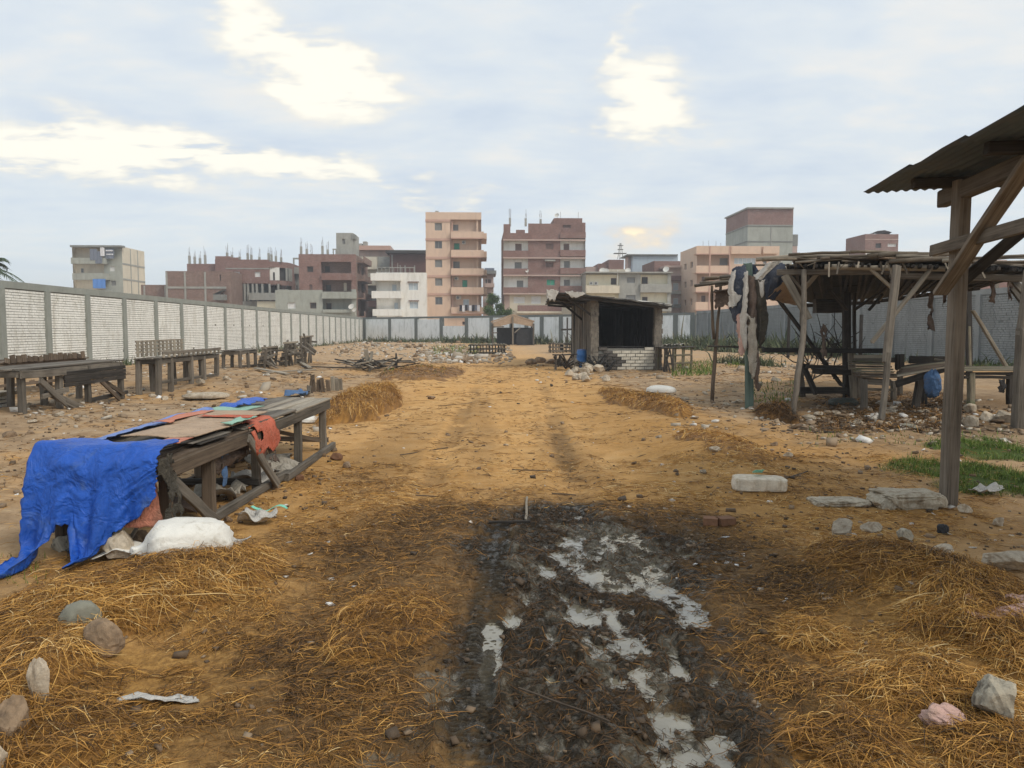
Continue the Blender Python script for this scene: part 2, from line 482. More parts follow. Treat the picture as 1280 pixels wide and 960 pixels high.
class Bld:
    def __init__(s, name, label, Y, px, group=None, cat='building'):
        s.Y = Y; s.o = thing(name, label, cat, (P(px, 412, Y).x, Y, 0), group); s.w = {}
    def X(s, px, dv=0.): return P(px, 412, s.Y + dv).x
    def Z(s, py, dv=0.): return max(0., P(600, py, s.Y + dv).z)
    def mb(s, m): return s.w.setdefault(m, MB())
    def front(s, m, px0, px1, py0, py1, dv=0., wins=(), rev=.22):
        """front wall between pixels; wins = (px0,px1,py0,py1,kind)"""
        x0, x1, z1, z0 = s.X(px0, dv), s.X(px1, dv), s.Z(py0, dv), s.Z(py1, dv)
        holes = []
        for a, b_, c, d, kind in wins:
            h = (s.X(a, dv) - x0, s.X(b_, dv) - x0, max(0, s.Z(d, dv) - z0), s.Z(c, dv) - z0)
            holes.append(h)
            s.window((x0 + h[0], x0 + h[1], z0 + h[2], z0 + h[3]), s.Y + dv + rev, kind)
        facade(s.mb(m), (x0, s.Y + dv, z0), (1, 0, 0), x1 - x0, z1 - z0, holes, rev)
    def window(s, r, y, kind):
        x0, x1, z0, z1 = r
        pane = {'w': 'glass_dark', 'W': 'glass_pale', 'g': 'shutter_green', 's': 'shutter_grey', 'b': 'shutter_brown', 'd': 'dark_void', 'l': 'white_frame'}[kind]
        fr = MB(); t = .07
        fr.box(x0, x1, y - .07, y - .004, z0, z0 + t); fr.box(x0, x1, y - .07, y - .004, z1 - t, z1)
        fr.box(x0, x0 + t, y - .068, y - .006, z0 + t, z1 - t); fr.box(x1 - t, x1, y - .068, y - .006, z0 + t, z1 - t)
        nb = max(1, round((x1 - x0) / .75))
        for i in range(1, nb):
            xm = x0 + (x1 - x0) * i / nb
            fr.box(xm - .03, xm + .03, y - .066, y - .008, z0 + t, z1 - t)
        f = fr.build('window', 'shutter_brown' if kind in 'bd' else 'white_frame' if kind in 'Wl' else 'shutter_grey', s.o)
        p = MB()
        if kind in 'gsb':                              # louvred shutter: slats
            nz = 7
            for i in range(nz):
                za = z0 + t + (z1 - z0 - 2 * t) * i / nz; zb = z0 + t + (z1 - z0 - 2 * t) * (i + 1) / nz
                p.poly([(x0, y - .05, za), (x1, y - .05, za), (x1, y - .005, zb), (x0, y - .005, zb)])
        else:
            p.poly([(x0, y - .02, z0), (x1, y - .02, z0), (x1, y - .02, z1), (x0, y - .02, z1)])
        p.build('shutter' if kind in 'gsb' else 'pane', pane, f)
    def shell(s, m, px0, px1, py0, depth, dv=0., py1=460, left=None, right=None, base=None):
        """side walls, back and flat roof of a block whose front is at dv"""
        x0, x1, z1, z0 = s.X(px0, dv), s.X(px1, dv), s.Z(py0, dv), s.Z(py1, dv)
        y0, y1 = s.Y + dv, s.Y + dv + depth
        mb = s.mb(m)
        mb.poly([(x0, y0, z1 - .25), (x1, y0, z1 - .25), (x1, y1, z1 - .25), (x0, y1, z1 - .25)])
        mb.poly([(x1, y1, z0), (x0, y1, z0), (x0, y1, z1), (x1, y1, z1)])
        for xx, U, spec, oo in ((x0, (0, -1, 0), left, (x0, y1, z0)), (x1, (0, 1, 0), right, (x1, y0, z0))):
            holes = []
            for a, b_, c, d in (spec or ()):           # fractions of depth, photo rows on the front plane
                holes.append((a * depth, b_ * depth, s.Z(d, dv) - z0, s.Z(c, dv) - z0))
            facade(mb, oo, U, depth, z1 - z0, holes, .3)
            for h in holes:
                p = MB(); ya = (y1 - h[0], y1 - h[1]) if U[1] < 0 else (y0 + h[0], y0 + h[1]); xi = xx + (.28 if U[1] < 0 else -.28)
                p.poly([(xi, ya[0], z0 + h[2]), (xi, ya[1], z0 + h[2]), (xi, ya[1], z0 + h[3]), (xi, ya[0], z0 + h[3])])
                p.build('window', 'glass_dark', s.o)
    def box(s, name, m, px0, px1, py0, py1, v0, v1, dv=None):
        d = v0 if dv is None else dv
        q = MB(); q.box(s.X(px0, d), s.X(px1, d), s.Y + v0, s.Y + v1, s.Z(py1, d), s.Z(py0, d))
        return q.build(name, m, s.o)
    def balcony(s, m, px0, px1, py0, py1, v0=-.9, v1=.0, thick=.14):
        """parapet with a floor slab and two cheeks"""
        x0, x1, z1, z0 = s.X(px0, v0), s.X(px1, v0), s.Z(py0, v0), s.Z(py1, v0)
        q = MB(); a, b_ = s.Y + v0, s.Y + v1 - .004
        q.box(x0, x1, a, a + thick, z0, z1)
        q.box(x0, x0 + thick, a + thick, b_, z0 + .17, z1 - .003); q.box(x1 - thick, x1, a + thick, b_, z0 + .17, z1 - .003)
        q.box(x0 + .003, x1 - .003, a + thick, b_, z0 + .002, z0 + .17)
        return q.build('balcony', m, s.o)
    def bay(s, m, px0, px1, py0, py1, rec, wins=()):
        """recessed bay: back wall, two cheeks, ceiling"""
        save = s.w.pop(m, None)
        s.front(m, px0, px1, py0, py1, rec, wins, .12)
        x0, x1, z1, z0 = s.X(px0), s.X(px1), s.Z(py0), s.Z(py1)
        xa, xb, zb = s.X(px0, rec), s.X(px1, rec), s.Z(py0, rec)
        y0, y1 = s.Y, s.Y + rec; mb = s.mb(m)
        mb.poly([(x0, y0, z0), (xa, y1, z0), (xa, y1, zb), (x0, y0, z1)]); mb.poly([(xb, y1, z0), (x1, y0, z0), (x1, y0, z1), (xb, y1, zb)])
        mb.poly([(x0, y0, z1), (xa, y1, zb), (xb, y1, zb), (x1, y0, z1)])
        s.w.pop(m).build('bay_wall', m, s.o)
        if save: s.w[m] = save
    def stubs(s, pxs, pya, pyb, v=.3, wpx=1.6, bars=True):
        """concrete column stubs with starter bars on the roof"""
        for px, pt in pxs:
            q = MB(); x = s.X(px, v); w = .17
            q.box(x - w, x + w, s.Y + v, s.Y + v + .32, s.Z(pyb, v) - .3, s.Z(pt, v))
            c = q.build('column', 'concrete', s.o)
            if bars:
                r = MB()
                for a in (-.1, .1):
                    for b_ in (.06, .26):
                        h = rnd.uniform(.5, 1.6)
                        r.tube([(x + a, s.Y + v + b_, s.Z(pt, v) - .05), (x + a + rnd.uniform(-.1, .1), s.Y + v + b_, s.Z(pt, v) + h)], .018, 4)
                r.build('starter_bar', 'rebar', c)
    def dish(s, px, py, v=-.3, r=.55):
        q = MB(); c = P(px, py, s.Y + v); n = 10
        axis = Vector((rnd.uniform(-.6, -.2), -1, .6)).normalized(); X, Yv, Z = axes(Vector(), axis)
        rings = [[c + axis * (-.12 * (1 - k * k)) + (Yv * math.cos(2 * math.pi * i / n) + Z * math.sin(2 * math.pi * i / n)) * r * k for i in range(n)] for k in (.02, .5, 1.)]
        for a, b_ in zip(rings, rings[1:]):
            for i in range(n): q.poly([a[i], a[(i + 1) % n], b_[(i + 1) % n], b_[i]])
        q.tube([c - axis * .12, c - axis * .3 - Vector((0, 0, .7))], .04, 5)
        q.build('satellite_dish', 'ac_white', s.o)
    def ac(s, px0, px1, py0, py1, v):
        q = MB(); x0, x1, z1, z0 = s.X(px0, v), s.X(px1, v), s.Z(py0, v), s.Z(py1, v)
        q.box(x0, x1, s.Y + v - .35, s.Y + v - .03, z0, z1)
        a = q.build('air_conditioner', 'ac_white', s.o)
        g = MB(); cx, cz, r = x0 + (x1 - x0) * .4, (z0 + z1) / 2, (z1 - z0) * .36
        g.poly([(cx + math.cos(t) * r, s.Y + v - .355, cz + math.sin(t) * r) for t in [2 * math.pi * i / 12 for i in range(12)]])
        g.build('fan_grille', 'glass_dark', a)
    def done(s):
        for m, mb in s.w.items(): mb.build('wall', m, s.o)


def buildings():
    # cream block beyond the long wall, washing on its top balcony
    B = Bld('apartment_block', 'cream four storey block with blankets on its top balcony and a blue sheet', 145, 94)
    B.shell('cream', 94, 156, 310, 9.4)
    for py in (331, 350, 370):
        q = MB(); x = B.X(156); q.box(x - .1, x + .06, B.Y + .02, B.Y + 9.3, B.Z(py + 1), B.Z(py - 1)); q.build('band', 'concrete', B.o)
    for v in (3.2, 6.2):
        q = MB(); x = B.X(156); q.box(x - .1, x + .05, B.Y + v, B.Y + v + .3, 0, B.Z(311)); q.build('column', 'concrete', B.o)
    B.bay('cream', 94, 133, 312, 400, 1.2, [(104, 107.5, 337, 342.5, 'w')])
    B.front('green_plaster', 133, 156, 310, 400, 0, [(140, 146, 334.5, 340.5, 'l'), (141, 147, 352, 358, 's')])
    B.front('cream', 94, 133, 309.5, 312)
    B.balcony('green_plaster', 92, 136, 324, 331.5); B.balcony('green_plaster', 93, 138, 343, 351); B.balcony('green_plaster', 94, 139, 364, 371)
    B.box('roof_slab', 'concrete_dark', 91.5, 156, 308.6, 311, -1.2, .1)
    for a, b_, c, d, m in ((116, 125, 313, 327, 'slate_cloth'), (122, 131, 316, 331, 'slate_cloth'), (129, 134, 311, 322, 'white_cloth'), (135, 146, 313, 325, 'slate_cloth'), (136, 145, 314.5, 316, 'white_cloth'), (136, 145, 319, 320.5, 'white_cloth')):
        hang(B, a, b_, c, d, -1.0 if m == 'slate_cloth' else -1.16, m)
    hang(B, 118.5, 134, 350, 361.5, -1.1, 'blue_sheet')
    B.done()
    # brick blocks along the long wall
    B = Bld('brick_building', 'low unrendered brick building with a flat top beside the cream block', 128, 183)
    B.shell('brown_brick', 178, 209, 357, 9); B.front('brown_brick', 178, 209, 357, 420)
    for px in (182, 208): B.box('column', 'concrete', px - 1, px + 1, 358, 420, -.06, .2)
    B.done()
    B = Bld('brick_building', 'bare brick building with pale concrete columns and a beam across it', 126, 209)
    B.shell('brown_brick', 209, 290, 340, 12); B.front('brown_brick', 209, 290, 340, 420, 0, [(276, 278, 344, 352, 'd')])
    for px in (210, 233, 258): B.box('column', 'concrete', px - 1.1, px + 1.1, 341, 420, -.08, .2)
    B.box('beam', 'concrete', 209, 284, 359, 361.5, -.1, .1)
    q = MB(); q.poly([(B.X(272), B.Y - 1.8, B.Z(369)), (B.X(285), B.Y - 1.8, B.Z(363)), (B.X(285), B.Y - .02, B.Z(363)), (B.X(272), B.Y - .02, B.Z(369))])
    q.box(B.X(272), B.X(285), B.Y - 1.6, B.Y - .03, B.Z(376), B.Z(369.2)); q.build('canopy', 'concrete_dark', B.o)
    B.done()
    B = Bld('brick_building', 'long red brick building with column stubs on its roof and two white windows', 132, 236)
    B.shell('red_brick', 236, 272, 331, 12, 1.0); B.front('red_brick', 236, 272, 331, 420, 1.0)
    B.shell('red_brick', 271, 338, 325.5, 13, py1=420); B.front('red_brick', 271, 338, 325.5, 355, 0, [(294, 301.5, 340.5, 347, 'l'), (320, 327, 340.5, 347, 'l')])
    B.box('parapet', 'red_brick', 271.5, 290, 321.5, 326, .05, .3)
    B.box('parapet', 'red_brick', 290, 300, 323, 326, .05, .3)
    B.box('floor_band', 'concrete', 284, 338, 336, 337.3, -.05, .1)
    # rounded corner with a white open bay
    mb = B.mb('red_brick'); n = 6; xc, r = B.X(338), B.X(360) - B.X(338)
    pts = [(xc + r * math.sin(i / n * math.pi / 2), B.Y + r - r * math.cos(i / n * math.pi / 2)) for i in range(n + 1)]
    zt, zb = B.Z(328), B.Z(353)
    for (xa, ya), (xb, yb) in zip(pts, pts[1:]):
        mb.poly([(xa, ya, B.Z(335)), (xb, yb, B.Z(335)), (xb, yb, zt), (xa, ya, zt)]); mb.poly([(xa, ya, B.Z(357)), (xb, yb, B.Z(357)), (xb, yb, B.Z(351)), (xa, ya, B.Z(351))])
    mb.poly([(x, y, zt - .2) for x, y in pts] + [(xc, B.Y + r, zt - .2)])
    mb.poly([(xc + r, B.Y + r, 0), (xc + r, B.Y + 12, 0), (xc + r, B.Y + 12, zt), (xc + r, B.Y + r, zt)])
    q = MB(); q.box(xc + .02, xc + r * .55, B.Y + .25, B.Y + .45, B.Z(351), B.Z(335)); q.build('balcony', 'white_plaster', B.o)
    q = MB(); q.box(xc + r * .2, xc + r * .3, B.Y + .2, B.Y + .24, B.Z(351), B.Z(341)); q.build('door', 'dark_void', B.o)
    for i in (4, 5, 6):
        q = MB(); x, y = pts[i]; q.box(x - .15, x + .15, y - .15, y + .15, B.Z(351), B.Z(335)); q.build('column', 'concrete', B.o)
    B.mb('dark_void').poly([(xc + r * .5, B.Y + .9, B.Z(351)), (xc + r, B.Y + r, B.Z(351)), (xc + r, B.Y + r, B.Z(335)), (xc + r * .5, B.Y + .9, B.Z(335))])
    # open lower storey on grey columns
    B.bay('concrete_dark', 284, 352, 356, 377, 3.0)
    for px in (286, 290, 298, 307, 311, 317, 322, 329, 338, 349): B.box('column', 'concrete', px - 1.2, px + 1.2, 355.5, 377, -.05, .3)
    B.balcony('concrete', 312, 350.5, 366.5, 375.5); B.front('yellow_cream', 322, 350, 377, 400, -.5); B.front('concrete', 284, 322, 377, 420)
    B.front('concrete', 350, 362, 362, 420, 0)
    B.stubs([(239, 321), (245.5, 322), (252, 324), (258.5, 320)], 0, 331, 1.2)
    B.stubs([(286, 317), (292, 320), (301.5, 322), (311.5, 317.5), (316, 319.5), (326, 322), (337.5, 317.5), (341, 319), (346.5, 321), (353, 322.5)], 0, 326)
    B.done()
    B = Bld('concrete_building', 'small grey concrete building with an open roof frame between two brick blocks', 138, 360)
    B.shell('concrete', 359, 378, 343, 8); B.front('concrete', 359, 378, 343, 420, 0, [(364, 366, 355, 364, 'd'), (371, 373, 357, 365, 'd')])
    B.box('roof_slab', 'concrete', 360, 378, 335, 342.8, -1, 7)
    for px in (368.6, 376): B.box('column', 'concrete', px - .8, px + .8, 324, 335, 0, .3)
    B.box('beam', 'concrete', 367.8, 377, 323, 325, .02, .28); B.box('wall', 'blue_plaster', 359, 368, 349, 358, -.6, -.4)
    B.done()
    # red brick over green-grey plaster, open balconies, grey stair tower
    B = Bld('brick_building', 'half rendered brick building with three open balconies and a grey stair tower', 124, 375)
    B.shell('brown_brick', 375, 446, 319, 13, right=[(.12, .3, 331, 341), (.45, .65, 331, 341), (.12, .3, 352, 364), (.45, .65, 352, 364), (.12, .3, 375, 388)])
    B.front('red_brick', 375, 446, 318.5, 328); B.front('red_brick', 375, 403, 328, 350.5, 0, [(385, 393, 333.5, 341, 'd')])
    B.front('red_brick', 375, 404, 350.5, 363, 0, [(387.5, 391.5, 356, 363, 'b')]); B.front('green_plaster', 345, 404, 363, 420, -.04, [(388, 396, 378.5, 386, 'd'), (360, 370, 378.5, 386, 'l')])
    B.shell('green_plaster', 345, 376, 363, 6, .01)
    B.front('red_brick', 440, 446, 328, 362); B.front('green_plaster', 440, 446, 362, 420); B.front('green_plaster', 404, 440, 388.5, 420)
    for y0, y1, m, w in ((328, 342, 'brown_brick', (407, 414, 333, 341)), (350.5, 365, 'brown_brick', (408, 415, 356, 365)), (373.5, 388.5, 'green_plaster', (408, 415, 379, 387.5))):
        B.bay(m, 403.5, 440, y0, y1, 1.5, [(*w, 'd')])
    B.balcony('red_brick', 403, 441, 342, 350.5, -.5); B.balcony('green_plaster', 403, 446, 365, 373.5, -.5); B.balcony('green_plaster', 404, 440, 387, 391, -.4)
    B.box('door', 'cream', 430.5, 434, 354, 364, 1.3, 1.4, 1.3)
    B.shell('concrete', 422, 443, 292, 6, 1.5, 322); B.front('concrete', 422, 443, 292, 322, 1.5, [(429.5, 433, 299.5, 306, 's')])
    B.box('tank', 'concrete_dark', 440.5, 445.5, 293.5, 300, 1.4, 3)
    B.box('frame_post', 'concrete', 417.5, 418.5, 312.5, 319, .5, .8); B.box('frame_post', 'concrete', 420.8, 422, 312.5, 319, .5, .8); B.box('beam', 'concrete', 417.2, 422, 311.6, 313, .52, .78)
    B.stubs([(378, 309), (385, 312), (391, 318), (404.5, 308), (411, 312.5)], 0, 319)
    B.dish(439, 383, -.8, .5); B.dish(443, 387, -.9, .4)
    for py in (320, 343, 366, 389):                     # side balconies
        q = MB(); x = B.X(446); q.box(x - .003, x + 1.1, B.Y + 1.2, B.Y + 10, B.Z(py + 7) - .1, B.Z(py + 7) + .12); q.box(x + 1.0, x + 1.12, B.Y + 1.2, B.Y + 10, B.Z(py + 7) + .12, B.Z(py)); q.build('balcony', 'brown_brick', B.o)
    B.done()
    # brown block behind, dark red hall on the roof beside it
    B = Bld('apartment_block', 'brown block with cream balconies and an overhanging roof slab behind the white house', 150, 448)
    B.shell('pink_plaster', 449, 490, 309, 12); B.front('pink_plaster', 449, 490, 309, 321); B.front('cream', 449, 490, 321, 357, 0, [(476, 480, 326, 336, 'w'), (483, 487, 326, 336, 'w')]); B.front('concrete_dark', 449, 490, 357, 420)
    B.box('roof_slab', 'beige_band', 448, 489, 307.5, 313, -1.2, 2)
    B.balcony('cream', 454, 472.5, 321.5, 337, -1.0); B.balcony('cream', 455, 472.5, 352, 357, -1.0); B.balcony('dark_red', 456, 472, 376, 384, -1.0)
    B.box('water_tank', 'concrete', 455, 460, 302.5, 308, 1, 2.5); B.box('chimney', 'concrete', 449.5, 454, 305, 308, 1, 2)
    B.box('cluttered_railing', 'concrete', 472, 488, 322, 334, -.7, -.6)
    B.done()
    B = Bld('brick_hall', 'dark red walled storey under a flat black roof edge above the white house', 146, 490)
    B.shell('dark_red', 488, 540, 316, 12); B.front('dark_red', 488, 540, 316, 420)
    B.box('roof_edge', 'dark_void', 483, 540, 313, 316.4, -1.2, 11)
    for px in (491, 501, 507, 519): B.box('column', 'concrete', px - .7, px + .7, 319 if px < 500 else 332, 345, -.1, .2)
    B.done()
    # white house
    B = Bld('house', 'white three storey house with plain balconies beside the tall beige block', 126, 464)
    B.shell('white_plaster', 471, 533.5, 341, 11)
    B.front('white_plaster', 501, 533.5, 341, 420, 0, [(511, 523, 353.5, 363, 'W'), (512, 523, 377, 386, 'W')])
    B.front('white_plaster', 471, 501, 341, 352); B.bay('white_plaster', 471, 501, 352, 420, .9, [(490.5, 496.5, 355.5, 364, 'W'), (493, 498.5, 378, 386.5, 'W')])
    B.balcony('white_plaster', 464, 501.5, 342, 351, -1.1); B.balcony('white_plaster', 465, 502, 364, 373, -1.1); B.balcony('white_plaster', 466, 502.5, 386.5, 395, -1.1)
    for a, b_, c in ((510, 524, 352.6), (511, 524, 376)): B.box('window_hood', 'shutter_brown', a, b_, c - .6, c + .5, -.2, .05)
    for px in range(473, 520, 5): B.box('railing_post', 'concrete', px - .3, px + .3, 334.5 if px != 498 else 329, 341, .3, .4)
    B.box('railing', 'concrete', 472, 519, 334.3, 335.2, .31, .39)
    B.done()
    # tall beige tower
    B = Bld('apartment_tower', 'tall beige apartment tower with rounded balconies and washing on a line', 128, 533)
    B.shell('beige', 533, 602, 265.5, 11, right=[(.1, .3, 279, 289), (.1, .3, 302, 312), (.1, .3, 325, 335), (.1, .3, 348, 358), (.1, .3, 371, 383)])
    rows = (279, 301.5, 325, 348, 371.5)
    B.front('beige', 533, 563.5, 265.5, 425, 0, [(544.3, 553.3, y, y + 9.3, k) for y, k in zip(rows, 'swssw')])
    B.front('beige', 563.5, 602, 265.5, 274.5); B.front('beige', 563.5, 602, 391.5, 425, 0, [(578, 582.5, 402, 406, 'd')])
    B.bay('beige', 563.5, 602, 274.5, 391.5, 1.0, [(567, 573.5, 281, 288.5, 's'), (568, 575, 304, 312, 'g'), (567, 575, 327, 336, 's'), (578, 584.5, 350, 359, 'g'), (579, 586.5, 374, 384.5, 'W')])
    for y in (276, 299.5, 322.5, 345.5, 368): B.box('band', 'beige_band', 532.6, 563.8, y - 1.4, y + 1.4, -.12, .05)
    for y0, y1 in ((289.5, 297.5), (312.5, 321), (335.5, 343.5), (359, 367.5), (384, 391.5)):
        B.balcony('beige', 564, 605, y0, y1, -.6, .95)
        q = MB(); x = B.X(602); q.box(x + .004, x + .9, B.Y + 1.2, B.Y + 9, B.Z(y1), B.Z(y0) - .1); q.build('balcony', 'beige', B.o)
        B.box('band', 'beige_band', 564.5, 604, y1 - .4, y1 + .9, -.72, .4)
    B.box('column', 'beige_band', 565, 566.6, 275, 392, .3, .6); B.box('column', 'beige', 596, 598, 275, 392, .25, .6)
    B.ac(578, 582.5, 301, 305.5, 1.0); B.ac(568.5, 573.5, 346, 350.5, 1.0); B.ac(570, 576.5, 369.5, 374.5, 1.0)
    x = 574.5
    for w, m in ((3.2, 'black_cloth'), (3, 'white_cloth'), (3, 'black_cloth'), (1.6, 'slate_cloth'), (3.4, 'white_cloth'), (3.6, 'black_cloth'), (2.4, 'slate_cloth'), (3.4, 'white_cloth')):
        hang(B, x, x + w, 381.3, 388 + rnd.uniform(0, 2.4), -.95, m); x += w + .25
    q = MB(); q.tube([P(573, 381.3, B.Y - .95), P(601, 381.3, B.Y - .95)], .02, 4); q.build('washing_line', 'rebar', B.o)
    B.box('roof_tank', 'concrete', 545, 549, 263.8, 266.5, 2, 4)
    B.done()
    # thin red house in the gap
    B = Bld('house', 'narrow pinkish house with an overhanging top in the gap beside the beige tower', 160, 606)
    B.shell('pink_plaster', 604, 617, 341, 10); B.front('pink_plaster', 604, 617, 341, 420, 0, [(610, 614, 349, 354, 'b'), (610, 614, 366, 372, 'b'), (607, 609, 349, 356, 'w')])
    B.box('roof_slab', 'concrete_dark', 603, 620.5, 338, 342, -1.5, 9); B.box('roof_room', 'slate_cloth', 606, 618, 335, 338, 0, 4); B.balcony('pink_plaster', 606, 618, 354, 359, -1.); B.balcony('concrete', 606, 618, 373, 378, -1.)
    B.done()
    # red brick tower with white balcony walls
    B = Bld('apartment_tower', 'red brick apartment tower with white walled balconies and one green shutter', 124, 629)
    B.shell('brown_brick', 629.5, 731, 289, 13, left=[(.6, .8, 326, 334), (.6, .8, 349, 357)])
    B.front('red_brick', 660, 700, 279, 366, 0, [(682, 691.5, 304, 311.5, 'b'), (683, 693.5, 349, 356.5, 'g'), (682, 691.5, 328, 334, 'b')])
    B.bay('white_plaster', 629.5, 660, 298, 366, .7, [(644, 652, 304.5, 313.5, 'b'), (643.3, 652, 327.5, 336, 's'), (646, 654, 350.5, 359, 's')])
    B.bay('white_plaster', 700, 731, 297, 366, .7, [(704, 711, 304.3, 312.5, 'b'), (704.6, 711.8, 326, 334.5, 's'), (704.6, 712, 349.3, 357.5, 's')])
    for y0, y1 in ((291, 298.5), (313, 321), (335.5, 343.5), (359, 367)): B.balcony('red_brick', 629, 660, y0, y1, -.35, .66)
    for y0, y1 in ((289.5, 297), (312, 320), (334.5, 342), (357, 366)): B.balcony('red_brick', 700, 731.5, y0, y1, -.35, .66)
    for y in (299.5, 322, 344, 367): B.box('floor_band', 'pink_plaster', 629, 731.5, y - .7, y + .9, -.4, .1)
    B.box('wall', 'red_brick', 629.5, 638, 280, 291, 0, .3); B.box('wall', 'red_brick', 645, 656, 287, 291, .02, .28); B.box('wall', 'red_brick', 727, 731, 277.5, 291, 0, .3)
    B.shell('red_brick', 692, 727, 272, 6, 1.2, 296); B.front('red_brick', 692, 727, 272, 296, 1.2, [(703, 713, 280.5, 284.5, 'b')])
    B.box('canopy', 'concrete', 681, 694, 324.2, 326, -.8, .05); B.box('canopy', 'white_plaster', 682, 693, 282, 283, 1, 2.4)
    B.front('cream', 637, 731, 366, 425, .4, [(642, 656, 371, 379, 'l'), (664, 676, 370, 379.5, 'l'), (705, 718, 371, 379, 'l')])
    B.balcony('red_brick', 647, 702, 381.5, 389, -.4); B.box('band', 'cream', 646, 703, 389, 391.5, -.5, .4)
    B.front('pink_plaster', 630, 637, 367, 425, .5)
    B.stubs([(637.5, 272), (657, 272.5), (675.5, 273.5)], 0, 280, .3)
    B.dish(696, 269, 1.4, .4); B.dish(659, 338.5, -.5, .3)
    for px in (700, 722): B.box('roof_pole', 'rebar', px - .15, px + .15, 264, 273, 1.5, 1.56)
    B.done()
    # long grey and cream block
    B = Bld('apartment_block', 'low grey block with cream balcony walls and dark square windows behind the burnt shed', 119, 732)
    B.shell('concrete', 732, 838, 340.5, 12)
    B.front('concrete', 773, 800, 340, 425, 0, [(783, 793, 346, 353.3, 's'), (782, 794, 368.5, 375, 's')])
    B.front('concrete', 732, 773, 339.5, 341.5); B.front('concrete', 800, 838, 339, 341.5)
    B.bay('yellow_cream', 732, 773, 341.5, 425, .6, [(763, 770, 347, 355.5, 'd'), (760, 768, 371, 379, 'd')]); B.bay('yellow_cream', 800, 833.5, 341.5, 425, .6, [(801.3, 809, 345.5, 354.5, 'd'), (802, 809, 370.7, 378, 'd')])
    B.front('concrete', 833.5, 838, 341.5, 425)
    B.balcony('cream', 732.5, 774, 356.5, 366, -.5, .55); B.balcony('concrete', 800, 839, 354.5, 365, -.5, .55); B.balcony('cream', 732.5, 774, 381, 390, -.5, .55); B.balcony('concrete', 800, 839, 379, 389, -.5, .55)
    B.box('roof_slab', 'concrete', 731.5, 840, 339, 340.6, -.7, 11)
    B.ac(736, 741, 352, 356, .6); B.ac(742, 747, 352, 356, .6)
    B.dish(753, 338, .6, .5); B.dish(757.5, 338.5, .6, .45); B.dish(785, 338, .8, .45); B.dish(832.5, 336.5, .5, .5)
    B.box('roof_pole', 'white_frame', 771.2, 771.8, 337, 356, -.6, -.5)
    B.done()
    B = Bld('brick_building', 'red brick roof rooms with a telephone mast behind the low grey block', 140, 747)
    B.shell('red_brick', 760, 779, 324, 9); B.front('red_brick', 760, 779, 324, 420); B.shell('red_brick', 747, 762, 329, 9, .4); B.front('red_brick', 747, 762, 329, 420, .4); B.shell('pink_plaster', 732, 748, 333, 9, .8); B.front('pink_plaster', 732, 748, 333, 420, .8)
    B.box('floor_band', 'cream', 760, 782, 336, 339, -.6, .1)
    q = MB(); b0 = P(775.5, 324, B.Y + 3); zt = B.Z(303, 3)
    for a, c in ((-.5, 0), (.5, 0), (0, .7)): q.tube([b0 + Vector((a, c, 0)), Vector((b0.x + a * .2, b0.y + c * .2, zt))], .05, 4)
    for z in (B.Z(316, 3), B.Z(311, 3), B.Z(306, 3)): q.box(b0.x - .5, b0.x + .5, b0.y - .1, b0.y + .3, z - .06, z + .06)
    q.box(b0.x - 1.2, b0.x + 1.1, b0.y - .4, b0.y + .7, B.Z(316.4, 3), B.Z(315.6, 3)); q.build('telephone_mast', 'concrete_dark', B.o)
    B.done()
    B = Bld('apartment_block', 'pale blue rendered block with a flat roof behind the low grey block', 150, 790)
    B.shell('blue_plaster', 790, 846, 318, 8, left=[(.2, .8, 323, 331)]); B.front('blue_plaster', 790, 846, 318, 420); B.box('roof_slab', 'concrete_dark', 783, 846, 316.8, 318.2, -.5, 7); B.box('stair_wall', 'pink_plaster', 784, 790, 320, 345, 2, 5); B.done()
    B = Bld('brick_building', 'weathered pink brick house with railed balconies squeezed beside the beige corner block', 128, 833)
    B.shell('red_brick', 817, 860, 325, 10, 3); B.front('red_brick', 817, 860, 325.5, 420, 3); B.shell('pink_plaster', 834, 862, 333, 8); B.front('pink_plaster', 834, 862, 332, 420, 0, [(840.5, 847.5, 353, 362.5, 'W'), (841, 847.5, 372, 381, 'W'), (853, 857, 336, 344, 'w')])
    B.balcony('dark_red', 832, 856, 344, 350, -.8); B.balcony('concrete', 833, 851, 363, 367, -.8); B.balcony('concrete_dark', 840, 853, 380, 384, -.8); B.box('roof_slab', 'pink_plaster', 830, 860, 331, 333.5, -.8, 3); B.done()
    # beige corner block
    B = Bld('apartment_block', 'beige corner block with stacked balconies and a long white framed window', 118, 870)
    B.shell('beige', 870, 972, 306, 10, left=[(a, a + .14, y, y + 8) for y in (324, 348, 372) for a in (.25, .62)])
    B.front('beige', 911, 972, 306, 425, 0, [(916, 943, 321, 329, 'W'), (952, 956.5, 320, 328.5, 's'), (916, 943, 346, 354, 's'), (916, 930, 370, 378, 's')])
    B.front('beige', 870, 911, 306, 317); B.bay('beige', 870, 911, 317, 425, 1.2, [(898, 908, 321.5, 330.5, 's'), (876, 881, 345, 355, 'b'), (898, 908, 346, 355, 's'), (876, 881, 369, 378, 'b')])
    for y0, y1 in ((306.5, 316), (331, 340), (354.5, 364), (377, 387)): B.balcony('beige', 869, 911, y0, y1, -.9, 1.1); B.box('band', 'beige_band', 868.7, 911.2, y1 - .3, y1 + .9, -.95, -.7)
    B.balcony('beige', 912, 949, 306.5, 316, -.7); B.balcony('beige', 952, 971, 306.5, 315.5, -.7)
    for px in (886, 910.5): B.box('column', 'beige_band', px - .7, px + .7, 306, 400, -.98, -.8)
    for px in (877, 884, 893, 899): B.box('roof_pole', 'rebar', px - .12, px + .12, 299 + px % 4, 307, 1, 1.05)
    B.done()
    # concrete tower with brick top
    B = Bld('apartment_tower', 'windowless grey concrete tower with a red brick top storey', 145, 932)
